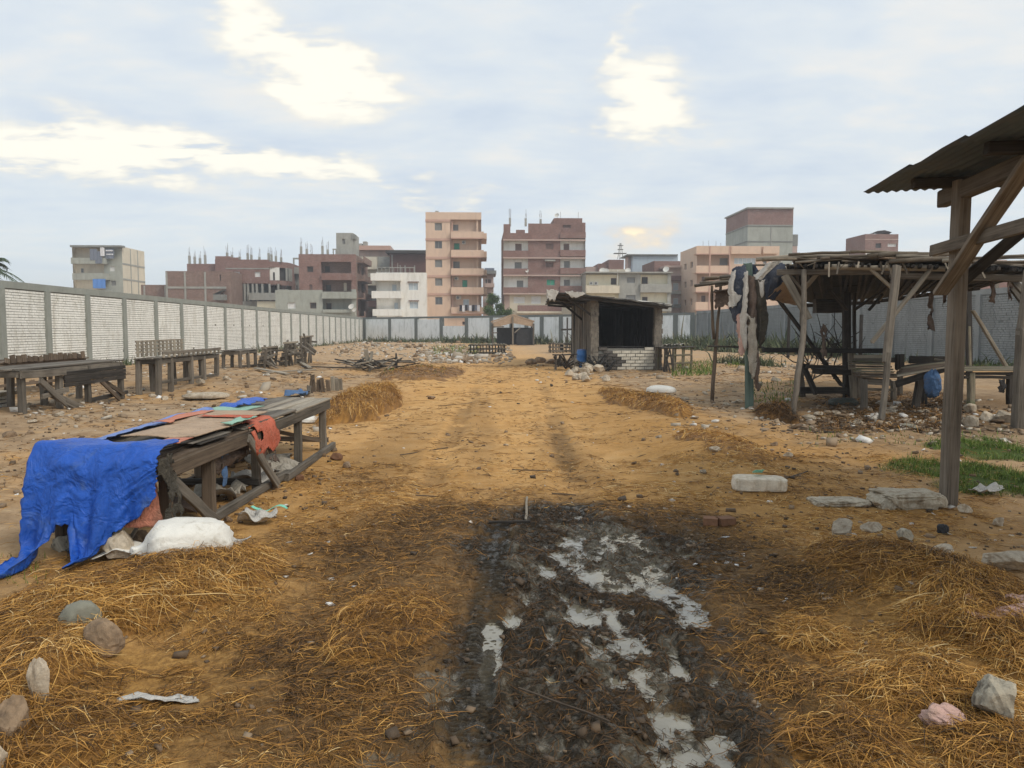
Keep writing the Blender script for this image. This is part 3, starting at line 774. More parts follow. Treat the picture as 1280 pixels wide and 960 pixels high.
    B.shell('green_plaster', 932, 988, 279, 13); B.front('green_plaster', 932, 988, 279, 425)
    B.shell('red_brick', 932, 988, 257.5, 13, 0, 279); B.front('red_brick', 932, 988, 257.5, 279)
    B.box('roof_slab', 'concrete', 931, 988.6, 256.6, 258.4, -.4, 13.2)
    for y in (280.3, 300, 318): B.box('beam', 'concrete_dark', 932, 988.2, y - .6, y + .6, -.1, .1); q = MB(); x = B.X(932); q.box(x - .1, x + .1, B.Y + .12, B.Y + 13, B.Z(y + .6), B.Z(y - .6)); q.build('beam', 'concrete_dark', B.o)
    for px in (961.5,): B.box('column', 'concrete', px - .8, px + .8, 281, 420, -.08, .1)
    B.box('balcony', 'pink_plaster', 988, 994, 306, 314, 1, 4); B.box('balcony', 'concrete_dark', 988, 994.5, 291, 305.5, 1.2, 4); B.box('balcony', 'brown_brick', 988, 997.5, 314, 325, .8, 4)
    B.dish(910, 302, 12, .5); B.done()
    B = Bld('brick_building', 'lone red brick house with one dark window behind the reed roofed shelter', 130, 1078)
    B.shell('red_brick', 1078, 1119, 290, 7); B.front('red_brick', 1078, 1119, 290, 420, 0, [(1091, 1098, 301.5, 308, 'd'), (1106, 1117, 302, 306, 'l')])
    B.box('floor_band', 'pink_plaster', 1078, 1119, 296.3, 297.2, -.05, .05)
    q = MB(); c = P(1100, 290, B.Y + 2); c.z -= .45
    pts = [(-2, 0), (-1, .5), (.3, .65), (1.6, .3), (1.2, 0)]
    for (a, h), (a2, h2) in zip(pts, pts[1:]): q.poly([(c.x + a, B.Y + 1, c.z + h), (c.x + a2, B.Y + 1, c.z + h2), (c.x + a2, B.Y + 4, c.z + h2 * .6), (c.x + a, B.Y + 4, c.z + h * .6)])
    q.build('roof_tarp', 'concrete_dark', B.o); B.front('white_plaster', 1079, 1101, 314, 420, -.5); B.done()
    B = Bld('brick_building', 'low red brick house showing over the grey wall beside the near timber post', 90, 1216)
    B.shell('red_brick', 1216, 1262, 324, 9); B.front('red_brick', 1216, 1262, 324, 400, 0, [(1228, 1233, 328, 334, 'd')]); B.box('parapet', 'pink_plaster', 1216, 1255, 322.4, 324.4, -.05, .2)
    B.done()
    B = Bld('concrete_building', 'low grey concrete house showing over the grey wall past the brick one', 92, 1265)
    B.shell('concrete', 1265, 1330, 327, 9); B.front('concrete', 1265, 1330, 327, 400, 0, [(1272, 1276, 331, 336, 'd')]); B.done()


def hang(B, px0, px1, py0, py1, v, m):
    """a piece of washing: a rippled hanging sheet with thickness"""
    q = MB(); n = 5
    x0, x1, z1, z0 = B.X(px0, v), B.X(px1, v), B.Z(py0, v), B.Z(py1, v)
    ys = [B.Y + v + rnd.uniform(-.08, .08) for _ in range(n + 1)]
    for i in range(n):
        a, b_ = x0 + (x1 - x0) * i / n, x0 + (x1 - x0) * (i + 1) / n
        for o in (0, .03):
            q.poly([(a, ys[i] + o, z0 + rnd.uniform(0, .08)), (b_, ys[i + 1] + o, z0), (b_, ys[i + 1] + o, z1), (a, ys[i] + o, z1)])
    q.build('washing', m, B.o)


buildings()

# ------------------------------------------------------------------ boundary walls
def brick_panel_mesh(name, w, h, mats, seed, bl=.25, bh=.094, gap=.021, deep=.018):
    """a bay of brickwork as real bricks standing proud of recessed mortar (x along, faces -y)"""
    r = random.Random(seed)
    q = MB()
    q.poly([(0, 0, 0), (w, 0, 0), (w, 0, h), (0, 0, h)], 1)
    n = int(h / bh)
    for i in range(n):
        z0 = i * bh + gap / 2; z1 = (i + 1) * bh - gap / 2 * r.uniform(.6, 1.5)
        x = -bl * (.5 if i % 2 else 0) - r.uniform(0, .05)
        while x < w:
            L = bl * r.uniform(.9, 1.1)
            a, b_ = max(.0, x + gap / 2), min(w, x + L - gap / 2)
            if b_ - a > .03 and r.random() > .0015:
                d = -deep * r.uniform(.5, 1.5)
                j = [r.uniform(-.004, .004) for _ in range(4)]
                k = len(q.v)
                q.v += [(a, d, z0 + j[0]), (b_, d, z0 + j[1]), (b_, d, z1 + j[2]), (a, d, z1 + j[3]), (a, .002, z0 + j[0]), (b_, .002, z0 + j[1]), (b_, .002, z1 + j[2]), (a, .002, z1 + j[3])]
                for f in ((0, 1, 2, 3), (0, 4, 5, 1), (1, 5, 6, 2), (2, 6, 7, 3), (3, 7, 4, 0)):
                    q.f.append(tuple(k + t for t in f)); q.mi.append(0)
            x += L
    me = bpy.data.meshes.new(name)
    me.from_pydata(q.v, [], q.f)
    for m in mats: me.materials.append(MAT[m])
    me.polygons.foreach_set('material_index', q.mi); me.update()
    return me

def wall_run(o, A, B_, spots, h, pm, meshes=None, mw=3.0, panel=None, pw=.30, beam=.24, thick=.26, heights=None):
    """wall from A to B_ (camera side faces to the right of the direction reversed); spots = metres along for each pillar"""
    o['kind'] = 'thing'
    A, B_ = Vector(A), Vector(B_)
    U = (B_ - A).normalized(); N = Vector((U.y, -U.x, 0))
    def fr(t, d=0, z=0): return A + U * t + N * d + Vector((0, 0, z))
    L = (B_ - A).length
    def obox(q, t0, t1, d0, d1, z0, z1, m=0):
        pts = [fr(t, d, z) for z in (z0, z1) for t, d in ((t0, d1), (t1, d1), (t1, d0), (t0, d0))]
        for f in ((0, 3, 2, 1), (4, 5, 6, 7), (0, 1, 5, 4), (1, 2, 6, 5), (2, 3, 7, 6), (3, 0, 4, 7)): q.poly([pts[i] for i in f], m)
    q = MB(); obox(q, 0, L, -thick / 2, thick / 2, h - beam, h); q.build('coping_beam', pm, o)
    ang = math.atan2(U.y, U.x)
    for i, t in enumerate(spots):
        q = MB(); obox(q, t - pw / 2, t + pw / 2, -thick / 2 - .02, thick / 2 + .05, -.3, h - beam + .004); q.build('pillar', pm, o)
        if i + 1 < len(spots):
            t1 = spots[i + 1]; w = t1 - t - pw
            hh = h - beam if not heights else heights.get(i, h - beam)
            if meshes:
                p = bpy.data.objects.new('brick_panel', meshes[rnd.randrange(len(meshes))])
                M = Matrix.Translation(fr(t + pw / 2, thick / 2 - .05, -.02)) @ Matrix.Rotation(ang, 4, 'Z') @ Matrix.Diagonal((w / mw, 1, (hh + .02) / 2.95, 1))
                link(p, o, M); p['kind'] = 'stuff'
                q = MB(); obox(q, t + pw / 2, t1 - pw / 2, -thick / 2 + .05, thick / 2 - .07, -.1, hh); q.build('panel_back', 'mortar_dark', o)
            else:
                q = MB(); obox(q, t + pw / 2, t1 - pw / 2, -thick / 2 + .05, thick / 2 - .03, -.1, hh); q.build('panel', panel, o)

def walls():
    white = [brick_panel_mesh('brick_panel', 3.0, 2.95, ('white_brick', 'mortar_dark'), s) for s in (1, 2, 3)]
    grey = [brick_panel_mesh('brick_panel', 3.0, 2.95, ('grey_brick', 'grey_mortar'), s) for s in (4, 5)]
    xw = -16.15
    o = thing('boundary_wall', 'long whitewashed brick wall with grey concrete pillars along the yard', 'wall', (xw, 20, 0))
    pil = [9.9 + 3.3 * i for i in range(3)]
    pil += [abs(xw) * FPX / (600 - px) for px in (16, 71, 119, 163, 201, 232, 261, 285, 306)]
    while pil[-1] < 103.5: pil.append(pil[-1] + 3.35)
    wall_run(o, (xw, 8, 0), (xw, pil[-1] + .3, 0), [p - 8 for p in pil], 3.2, 'pillar_grey', white)
    # far wall, slanting towards the viewer on its right
    A, B_ = Vector((-15.9, 106.4, 0)), Vector((20.7, 73.5, 0))
    o = thing('boundary_wall', 'pale blue painted wall of plain panels across the far end of the yard', 'wall', A)
    U = (B_ - A).normalized()
    def hit(px):
        d = pix_ray(px, 412); k = d.x / d.y            # x = k*y
        # A.x + U.x t = k (A.y + U.y t)
        return (k * A.y - A.x) / (U.x - k * U.y)
    pil = [hit(px) for px in (456.5, 488, 521, 552.5, 584, 615, 640, 659, 678, 702, 726, 750, 774, 798, 822, 845, 866.5)]
    wall_run(o, A, B_, pil, 3.2, 'far_pillar', None, panel='back_panel', pw=.5, heights={3: 2.0, 2: 2.85})
    # grey wall on the other side
    A = Vector((20.9, 73.2, 0)); B_ = Vector((22.4, 12.0, 0))
    o = thing('boundary_wall', 'long bare grey brick wall behind the reed roofed shelter', 'wall', A)
    L = (B_ - A).length
    pil = [.2 + 3.35 * i for i in range(int(L / 3.35) + 1)]
    wall_run(o, A, B_, pil, 3.3, 'grey_brick', grey)

walls()

# ------------------------------------------------------------------ ground, mud, puddles
def blob(px, py, rx, ry, k=1.):
    """an ellipse on the ground from its place in the photo, in metres"""
    c = G(px, py)
    a = G(px, py - ry * .98 if py - ry > 416 else 416); b_ = G(px, py + ry)
    return c.x, (a.y + b_.y) / 2, rx * c.y / FPX, abs(a.y - b_.y) / 2, k

def mask(x, y, blobs, edge=.5, warp=.35, ws=2.2, seed=1.):
    """soft, ragged union of ellipses"""
    out = np.zeros_like(x)
    n = fbm(x, y, ws, 4, .55, seed) - .5
    for cx, cy, rx, ry, k in blobs:
        near = (abs(x - cx) < rx * 2) & (abs(y - cy) < ry * 2)
        if not near.any(): continue
        r = np.sqrt(((x[near] - cx) / rx) ** 2 + ((y[near] - cy) / ry) ** 2) + n[near] * warp * 2
        out[near] = np.maximum(out[near], k * sstep(1 + edge / 2, 1 - edge / 2, r))
    return out

def along(x, y, pts, half):
    """distance field to a polyline: (normalised offset, metres run) of the nearest leg"""
    best = np.full(x.shape, 9.); run = np.zeros_like(x); acc = 0.
    for (ax, ay), (bx, by) in zip(pts, pts[1:]):
        L = math.hypot(bx - ax, by - ay); ux, uy = (bx - ax) / L, (by - ay) / L
        t = np.clip((x - ax) * ux + (y - ay) * uy, 0, L)
        off = (x - ax) * uy - (y - ay) * ux
        d = np.hypot(x - ax - ux * t, y - ay - uy * t) / half
        m = d < best
        best = np.where(m, d, best); run = np.where(m, acc + t, run)
        acc += L
    return best, run

def gpts(l): return [tuple(G(a, b_))[:2] for a, b_ in l]

MUD = [blob(*q) for q in ((745, 690, 150, 48), (725, 770, 160, 70), (735, 850, 190, 80), (740, 930, 250, 70), (640, 720, 70, 70), (610, 850, 90, 110), (905, 900, 90, 80), (690, 645, 60, 14), (870, 690, 60, 30, .7))]
DAMP = [blob(*q, .8) for q in ((500, 690, 110, 60), (470, 920, 120, 70), (560, 760, 60, 80), (900, 690, 110, 45), (950, 780, 60, 60), (725, 810, 215, 190), (740, 660, 170, 30), (500, 700, 150, 55), (440, 800, 150, 100), (420, 910, 190, 90), (930, 720, 130, 60), (560, 650, 110, 25), (960, 820, 90, 90))] + [blob(1110, 518, 120, 24, .75), blob(1200, 500, 80, 16, .5), blob(480, 580, 45, 60, .3), blob(600, 560, 25, 70, .28), blob(720, 575, 30, 50, .28)]
POOL = [blob(*q) for q in ((757, 678, 58, 24), (782, 715, 56, 21), (715, 692, 26, 8), (655, 703, 24, 8), (684, 712, 12, 10), (696, 766, 22, 9), (728, 764, 26, 15), (617, 803, 16, 30), (612, 840, 12, 30), (545, 848, 30, 12), (550, 868, 22, 10),
                             (756, 832, 22, 22), (790, 800, 20, 18), (820, 850, 24, 30), (840, 900, 26, 34), (800, 945, 34, 26), (866, 945, 24, 22), (660, 740, 14, 8), (690, 790, 10, 10), (895, 935, 18, 24), (470, 950, 30, 16), (700, 655, 14, 6), (640, 690, 9, 14), (668, 728, 8, 20), (705, 740, 10, 9), (770, 775, 9, 16), (735, 800, 9, 14), (835, 800, 12, 12), (850, 830, 10, 16), (690, 850, 8, 16), (640, 890, 10, 14), (690, 930, 16, 16), (740, 940, 12, 12), (905, 850, 14, 10), (640, 770, 10, 10), (820, 700, 26, 7), (860, 690, 20, 6))]
TYRE = gpts([(576, 1010), (584, 955), (588, 900), (597, 830), (607, 760), (617, 700), (622, 655)])
TYRE2 = gpts([(930, 1000), (870, 905), (812, 830), (760, 762), (720, 715), (690, 672)])
TYRE3 = gpts([(1010, 930), (930, 830), (870, 770), (838, 735)])
TRACK1 = gpts([(500, 700), (540, 600), (575, 520), (604, 460), (618, 438)])
TRACK2 = gpts([(720, 650), (712, 590), (690, 510), (668, 455), (655, 436)])
STRAW = [blob(*q) for q in ((60, 725, 130, 35, .6), (330, 650, 80, 40, .4), (1000, 640, 220, 45, .65), (1080, 560, 140, 30, .35), (700, 600, 200, 40, .12), (200, 760, 180, 60), (60, 900, 200, 90), (250, 880, 200, 110), (480, 790, 75, 45), (1130, 760, 170, 75), (1200, 880, 200, 110), (1080, 880, 120, 110), (960, 690, 110, 40, .5), (380, 700, 120, 60, .55), (420, 930, 140, 60, .6), (900, 570, 150, 50, .6), (820, 530, 90, 40, .45), (420, 600, 110, 40, .4), (480, 640, 160, 45, .5), (1010, 960, 120, 40, .8))]
PILE = [blob(*q) for q in ((225, 745, 125, 50, .11), (70, 800, 120, 55, .06), (30, 880, 90, 70, .08), (480, 790, 80, 50, .03), (1120, 730, 120, 44, .11), (1230, 790, 120, 65, .13), (1160, 860, 140, 50, .04), (60, 770, 60, 20, .03))]
RISE = [blob(*q) for q in ((820, 505, 60, 22, .12), (900, 575, 75, 30, .16), (250, 480, 160, 26, .2), (120, 560, 160, 30, .07), (520, 470, 60, 12, .15), (330, 455, 80, 14, .25))]
GREEN = [blob(*q) for q in ((1165, 592, 55, 11), (1245, 603, 60, 20), (1235, 566, 60, 14), (1200, 612, 30, 8))]

def ground_h(x, y, fine=True):
    x = np.asarray(x, float); y = np.asarray(y, float)
    near = sstep(9, 3, y)
    h = (fbm(x, y, .22, 3, .5, 3) - .5) * .30 * sstep(4, 16, np.hypot(x * .8, y)) * sstep(140, 40, y)
    h += (fbm(x, y, 1.3, 4, .55, 4) - .5) * .07
    lump = fbm(x, y, 7, 4, .6, 5) - .5
    h += lump * .022
    side = sstep(2.2, 6., abs(x - .4)) * sstep(60, 20, y)
    h += (fbm(x, y, 2.6, 4, .6, 6) - .45) * .10 * side
    mud = mask(x, y, MUD, .6, .4)
    clod = abs(fbm(x, y, 6.5, 4, .55, 7) - .5) * 2
    clod2 = fbm(x, y, 16, 3, .6, 12) - .5
    h += mud * (-.012 + (clod - .25) * .055 + clod2 * .044 + (fbm(x, y, 34, 2, .6, 13) - .5) * .020)
    for cx, cy, rx, ry, k in RISE + PILE:
        r2 = ((x - cx) / rx) ** 2 + ((y - cy) / ry) ** 2
        h += k * np.exp(-r2 * 1.3)
    # ruts
    d, run = along(x, y, TYRE, .085)
    inside = sstep(1.15, .8, d)
    d_s = np.clip(d, 0, 3)
    tread = np.sin((run + d_s * .018) * 2 * math.pi / .036) * .5 + .5
    tread = np.where(d < .18, .55, tread) * (.35 + 1.1 * fbm(x, y, 5, 3, .6, 33)) + (fbm(x, y, 26, 2, .6, 34) - .5) * .35
    fade = sstep(6.5, 4.5, y)
    keep = inside * fade * .75
    h = h * (1 - keep) + keep * (-.031 + .038 * tread) - .012 * inside * (1 - fade) + .022 * np.exp(-((d - 1.5) / .35) ** 2) * (.4 + clod)
    d, run = along(x, y, TYRE2, .20)
    h += -.016 * sstep(1.3, .5, d) + .030 * np.exp(-((d - 1.6) / .4) ** 2) * (.3 + clod) * near
    d, run = along(x, y, TYRE3, .13)
    h += -.026 * sstep(1.4, .4, d) + .03 * np.exp(-((d - 1.7) / .4) ** 2) * clod * near
    for tr in (TRACK1, TRACK2):
        d, run = along(x, y, tr, .16)
        h += (-.022 * sstep(1.3, .3, d) + .012 * np.exp(-((d - 1.6) / .4) ** 2)) * sstep(40, 12, y)
    pool = mask(x, y, POOL, .7, .55, 4.5, 8)
    h += -.034 * pool * (1 - .7 * sstep(.52, .64, fbm(x, y * .6, 8, 3, .6, 9)))
    return h

def grow(a, b_, step, f):
    o = [a]; s = step
    while o[-1] < b_:
        s *= f; o.append(o[-1] + s)
    return o[1:]

def ground():
    xs = list(np.arange(-.95, 2.35, .0125))
    xs = [-q for q in grow(5.5, 420, .05, 1.085)][::-1] + list(np.arange(-5.5, -.95, .032)) + xs + list(np.arange(2.35, 6.2, .032)) + grow(6.2, 420, .05, 1.085)
    ys = [-q for q in grow(-1.6, 60, .12, 1.25)][::-1] + list(np.arange(1.6, 2.45, .05)) + list(np.arange(2.45, 5.2, .0135)) + list(np.arange(5.2, 8.2, .025)) + grow(8.2, 700, .028, 1.021)
    xs = np.array(xs); ys = np.array(ys)
    X, Y = np.meshgrid(xs, ys)
    x, y = X.ravel(), Y.ravel()
    h = ground_h(x, y)
    h = np.where(y > 150, h * 0, h)
    nx, ny = len(xs), len(ys)
    TD, TR = along(x, y, TYRE, .085)
    i = np.arange(ny - 1)[:, None] * nx + np.arange(nx - 1)[None, :]
    f = np.stack([i, i + 1, i + nx + 1, i + nx], -1).reshape(-1, 4)
    at = dict(mud=np.clip(mask(x, y, MUD, 1.7, 1.0, 2.0) * 1.15, 0, 1), damp=np.clip(mask(x, y, DAMP, 1.1, .4, 1.6, 2) * 1.12 + .42 * sstep(1.3, .4, np.minimum(along(x, y, TRACK1, .16)[0], along(x, y, TRACK2, .16)[0])) * (fbm(x, y, 1.1, 3, .6, 71) > .42) * sstep(34, 10, y), 0, 1), straw=mask(x, y, STRAW, .8, .5, 1.8, 3),
              pool=mask(x, y, POOL, .9, .55, 4.5, 8), green=mask(x, y, GREEN, .6, .5, 2, 4),
              ridge=sstep(1.1, .8, TD) * (np.sin((TR + np.clip(TD, 0, 3) * .018) * 2 * math.pi / .036) * .5 + .5) * sstep(6.4, 4.6, y), rut=sstep(1.5, .9, along(x, y, TYRE, .085)[0]) + sstep(1.6, .6, along(x, y, TYRE3, .13)[0]))
    o = np_mesh('ground', np.stack([x, y, h], 1), f, 'ground', smooth=True, attrs=at)
    tag(o, 'bare trampled earth of the market yard', None, None, 'structure')
    # standing water: level sheets that the hollows of the mud rise through
    q = MB()
    q.poly([(-1.1, 2.2, -.041), (2.2, 2.2, -.041), (2.2, 6.7, -.041), (-1.1, 6.7, -.041)])
    tag(q.build('puddle_water', 'muddy_water'), 'milky rainwater standing in the wheel ruts', None, None, 'structure')
    return len(x)

def ground_mats():
    T, b = new_mat('ground')
    v = T.node('ShaderNodeNewGeometry').outputs['Position']
    def at(n):
        a = T.node('ShaderNodeAttribute'); a.attribute_name = n; return a.outputs['Fac']
    x, y, z = T.sep(v)
    n0 = T.noise(v, .35, 4, .6, .3); n1 = T.noise(v, 2.4, 5, .65, .3); n2 = T.noise(v, 17., 5, .7, .2); n3 = T.noise(v, 70., 3, .7)
    spk = T.noise(T.mapping(v, (1, .55, 1)), 42., 4, .75, .6)
    # dry earth, warmer on the path in the middle, greyer at the sides
    path = T.rng(T.math('ABSOLUTE', T.math('SUBTRACT', x, T.math('ADD', .6, T.math('MULTIPLY', T.math('SUBTRACT', n0, .5), 3.)))), 1.9, 4.6, 1., 0.)
    side = T.ramp(n1, (.3, (.21, .142, .082)), (.5, (.335, .232, .138)), (.7, (.43, .315, .20)))
    mid = T.ramp(n1, (.3, (.39, .215, .072)), (.5, (.52, .300, .112)), (.7, (.58, .36, .155)))
    k = T.mix(path, side, mid)
    k = T.mix(T.rng(n0, .45, .7, 0, .55), k, (.56, .305, .100))
    k = T.mix(T.rng(y, 18, 60, 0, .55), k, (.50, .34, .20))
    k = T.mix(T.rng(spk, .56, .70, 0, .55), k, (.14, .08, .032))
    k = T.mix(T.rng(n2, .58, .74, 0, .5), k, (.50, .34, .17))
    # straw litter trodden in
    st = T.ramp(T.math('ADD', T.math('MULTIPLY', n2, .6), T.math('MULTIPLY', spk, .4)), (.36, (.095, .048, .014)), (.5, (.245, .128, .034)), (.64, (.44, .25, .072)))
    k = T.mix(T.math('MULTIPLY', at('straw'), .85), k, st)
    dm = T.ramp(T.math('ADD', T.math('MULTIPLY', n2, .5), T.math('MULTIPLY', spk, .5)), (.36, (.036, .023, .011)), (.5, (.112, .066, .029)), (.66, (.24, .15, .068)))
    k = T.mix(at('damp'), k, dm)
    k = T.mix(at('green'), k, (.06, .085, .02))
    mudm = at('mud')
    edge = T.rng(T.math('ADD', mudm, T.math('ADD', T.math('MULTIPLY', T.math('SUBTRACT', n2, .5), 1.3), T.math('MULTIPLY', T.math('SUBTRACT', n1, .5), 1.1))), .15, 1.05)
    md = T.ramp(T.math('ADD', T.math('MULTIPLY', n2, .6), T.math('MULTIPLY', n1, .4)), (.36, (.008, .0075, .006)), (.50, (.024, .020, .014)), (.63, (.085, .066, .038)))
    k = T.mix(edge, k, md)
    silt = T.ramp(n2, (.35, (.085, .078, .058)), (.65, (.23, .21, .165)))
    pm = T.rng(T.math('ADD', at('pool'), T.math('MULTIPLY', T.math('SUBTRACT', n2, .5), .9)), .3, .75)
    k = T.mix(T.math('MULTIPLY', pm, .6), k, silt)
    k = T.mix(T.math('MULTIPLY', T.math('MULTIPLY', T.math('MINIMUM', at('rut'), 1.), T.math('MULTIPLY', T.rng(n1, .32, .6, .2, .9), T.rng(n2, .34, .56, .35, 1.))), .8), k, (.014, .012, .009))
    k = T.mix(T.math('MULTIPLY', T.rng(at('ridge'), .5, .9), .6), k, (.075, .062, .042))  # tread tops painted lighter to give the tyre marks shading contrast
    T._in(b.inputs['Base Color'], k)
    r = T.math('SUBTRACT', .93, T.math('MULTIPLY', edge, T.rng(n2, .46, .64, .12, .76)))
    T._in(b.inputs['Roughness'], r)
    T._in(b.inputs['Specular IOR Level'], T.math('ADD', .15, T.math('MULTIPLY', edge, T.rng(n2, .48, .66, 0., .6))))
    h = T.math('ADD', T.math('MULTIPLY', n2, .6), T.math('ADD', T.math('MULTIPLY', n3, .25), T.math('MULTIPLY', spk, .4)))
    bump(T, b, h, .022)
    T, b = new_mat('muddy_water')
    v = T.node('ShaderNodeNewGeometry').outputs['Position']
    n = T.noise(v, 5., 4, .6)
    T._in(b.inputs['Base Color'], T.ramp(n, (.35, (.15, .135, .098)), (.65, (.24, .22, .165))))
    b.inputs['Roughness'].default_value = .03
    b.inputs['Specular IOR Level'].default_value = 1.
    bump(T, b, T.noise(v, 9., 2, .5), .0012)
    # straw: tone of each stalk
    T, b = new_mat('straw')
    a = T.node('ShaderNodeAttribute'); a.attribute_name = 'tone'
    T._in(b.inputs['Base Color'], T.ramp(a.outputs['Fac'], (0, (.024, .015, .007)), (.3, (.14, .066, .015)), (.6, (.42, .208, .042)), (.85, (.62, .36, .095)), (1, (.68, .50, .24))))
    b.inputs['Roughness'].default_value = .6; b.inputs['Specular IOR Level'].default_value = .3
    T, b = new_mat('grass')
    a = T.node('ShaderNodeAttribute'); a.attribute_name = 'tone'
    T._in(b.inputs['Base Color'], T.ramp(a.outputs['Fac'], (0, (.030, .050, .008)), (.5, (.095, .165, .022)), (.85, (.19, .26, .045)), (1, (.33, .29, .10))))
    b.inputs['Roughness'].default_value = .6; b.inputs['Specular IOR Level'].default_value = .3
    T, b = new_mat('litter')
    a = T.node('ShaderNodeAttribute'); a.attribute_name = 'tone'
    T._in(b.inputs['Base Color'], T.ramp(a.outputs['Fac'], (0, (.05, .035, .022)), (.25, (.16, .105, .06)), (.5, (.30, .22, .14)), (.72, (.42, .38, .31)), (.9, (.66, .64, .60)), (1, (.75, .75, .73))))
    b.inputs['Roughness'].default_value = .85

ground_mats()
NV = ground()

def strands(name, x, y, L, W, tone, mat='straw', arch=.02, lift=.004, head=None, bend=1.2, seg=3, zoff=None, parent=None, hfun=None, standing=0., tip=.35):
    """thousands of ribbons lying on (or standing out of) the ground, as arrays"""
    n = len(x); hf = hfun or ground_h
    th = nr.uniform(0, 2 * math.pi, n) if head is None else head
    kap = nr.normal(0, bend, n)
    t = np.linspace(-.5, .5, seg + 1)[None, :]
    ang = th[:, None] + kap[:, None] * t
    s = L[:, None] / seg
    px = np.cumsum(np.cos(ang) * s, 1) - np.cos(ang[:, :1]) * s + x[:, None] - (np.cos(th) * L / 2)[:, None]
    py = np.cumsum(np.sin(ang) * s, 1) - np.sin(ang[:, :1]) * s + y[:, None] - (np.sin(th) * L / 2)[:, None]
    hz = hf(px.ravel(), py.ravel()).reshape(px.shape)
    hc = hz.mean(1, keepdims=True)
    hz = np.maximum(hz, hc - .02)
    a = np.abs(nr.normal(0, arch, n))[:, None]
    tilt = nr.normal(0, arch * .8, n)[:, None]
    z = hz + lift + a * (1 - (2 * t) ** 2) + tilt * t * 2 * (tilt * t > 0) + (0 if zoff is None else zoff[:, None])
    roll = nr.uniform(-1.1, 1.1, n)[:, None]
    w = (W[:, None] / 2) * (1 - (1 - tip) * np.abs(2 * t) ** 3)
    ox, oy, oz = -np.sin(ang) * np.cos(roll) * w, np.cos(ang) * np.cos(roll) * w, np.sin(roll) * w * np.ones_like(t)
    A = np.stack([px - ox, py - oy, z - oz], -1); B_ = np.stack([px + ox, py + oy, z + oz], -1)
    V = np.stack([A, B_], 2).reshape(n, -1, 3)
    m = 2 * (seg + 1)
    base = np.arange(n)[:, None] * m
    fs = np.concatenate([base + np.array([2 * i, 2 * i + 1, 2 * i + 3, 2 * i + 2])[None, :] for i in range(seg)], 1).reshape(-1, 4)
    return np_mesh(name, V.reshape(-1, 3), fs, mat, parent, attrs=dict(tone=np.repeat(tone, m)))

def scatter(n, x0, x1, y0, y1, dens):
    """points with probability dens(x, y); closer ones favoured as the picture shows them larger"""
    X, Y = [], []
    tot = 0
    while tot < n:
        x = nr.uniform(x0, x1, n * 3); y = y0 * (y1 / y0) ** nr.uniform(0, 1, n * 3)
        k = nr.random(n * 3) < dens(x, y)
        X.append(x[k]); Y.append(y[k]); tot += k.sum()
    return np.concatenate(X)[:n], np.concatenate(Y)[:n]

def straw():
    # loose mat
    def dens(x, y): return np.clip(mask(x, y, STRAW, .9, .6, 1.8, 3) * 1.0 + .05, 0, 1) * (1 - .93 * mask(x, y, MUD, .6, .4)) * (fbm(x, y, 3.2, 3, .6, 21) > .40) * (np.abs(x) < y * .85 + .6)
    x, y = scatter(66000, -5.5, 5.8, 2.3, 9, dens)
    flow = fbm(x, y, .9, 3, .5, 22) * 9 + nr.normal(0, .95, len(x))
    L = nr.gamma(2.2, .028, len(x)) + .02
    tone = np.clip(nr.normal(.56, .23, len(x)) + (fbm(x, y, 1.1, 3, .5, 23) - .5) * .7 - .42 * mask(x, y, DAMP, .9, .6, 1.6, 2), 0, 1)
    o = strands('straw', x, y, L, nr.uniform(.0012, .0036, len(x)) * (.7 + y * .10), tone, head=flow, arch=.007, bend=.5)
    tag(o, 'loose golden straw trodden over the earth', None, None, 'stuff')
    # darker wet stalks in the mud
    def dens2(x, y): return np.clip(mask(x, y, MUD + DAMP, .9, .5) * .8, 0, 1) * (along(x, y, TYRE, .085)[0] > 1.1)
    x, y = scatter(19000, -2.5, 3.6, 2.3, 7.5, dens2)
    L = nr.gamma(2.5, .022, len(x)) + .02
    tone = np.clip(nr.normal(.10, .13, len(x)) + .3 * (1 - mask(x, y, MUD, .6, .4)), 0, .8)
    o = strands('straw', x, y, L, nr.uniform(.0015, .004, len(x)) * (.7 + y * .10), tone, arch=.010, bend=.8)
    tag(o, 'dark wet straw mixed into the black mud', None, None, 'stuff')
    # trodden litter farther up the path
    def dens3(x, y): return (.25 + .75 * (fbm(x, y, .8, 3, .6, 31) > .5)) * (np.abs(x - .5) < 2.5 + y * .45)
    x, y = scatter(16000, -14, 16, 6.5, 34, dens3)
    L = nr.gamma(2.5, .03, len(x)) + .03
    tone = np.clip(nr.normal(.33, .2, len(x)), 0, 1)
    o = strands('straw', x, y, L * (.6 + y * .05), nr.uniform(.004, .009, len(x)) * (.5 + y * .07), tone, arch=.010, seg=2)
    tag(o, 'thin straw litter on the dry path up the yard', None, None, 'stuff')

straw()

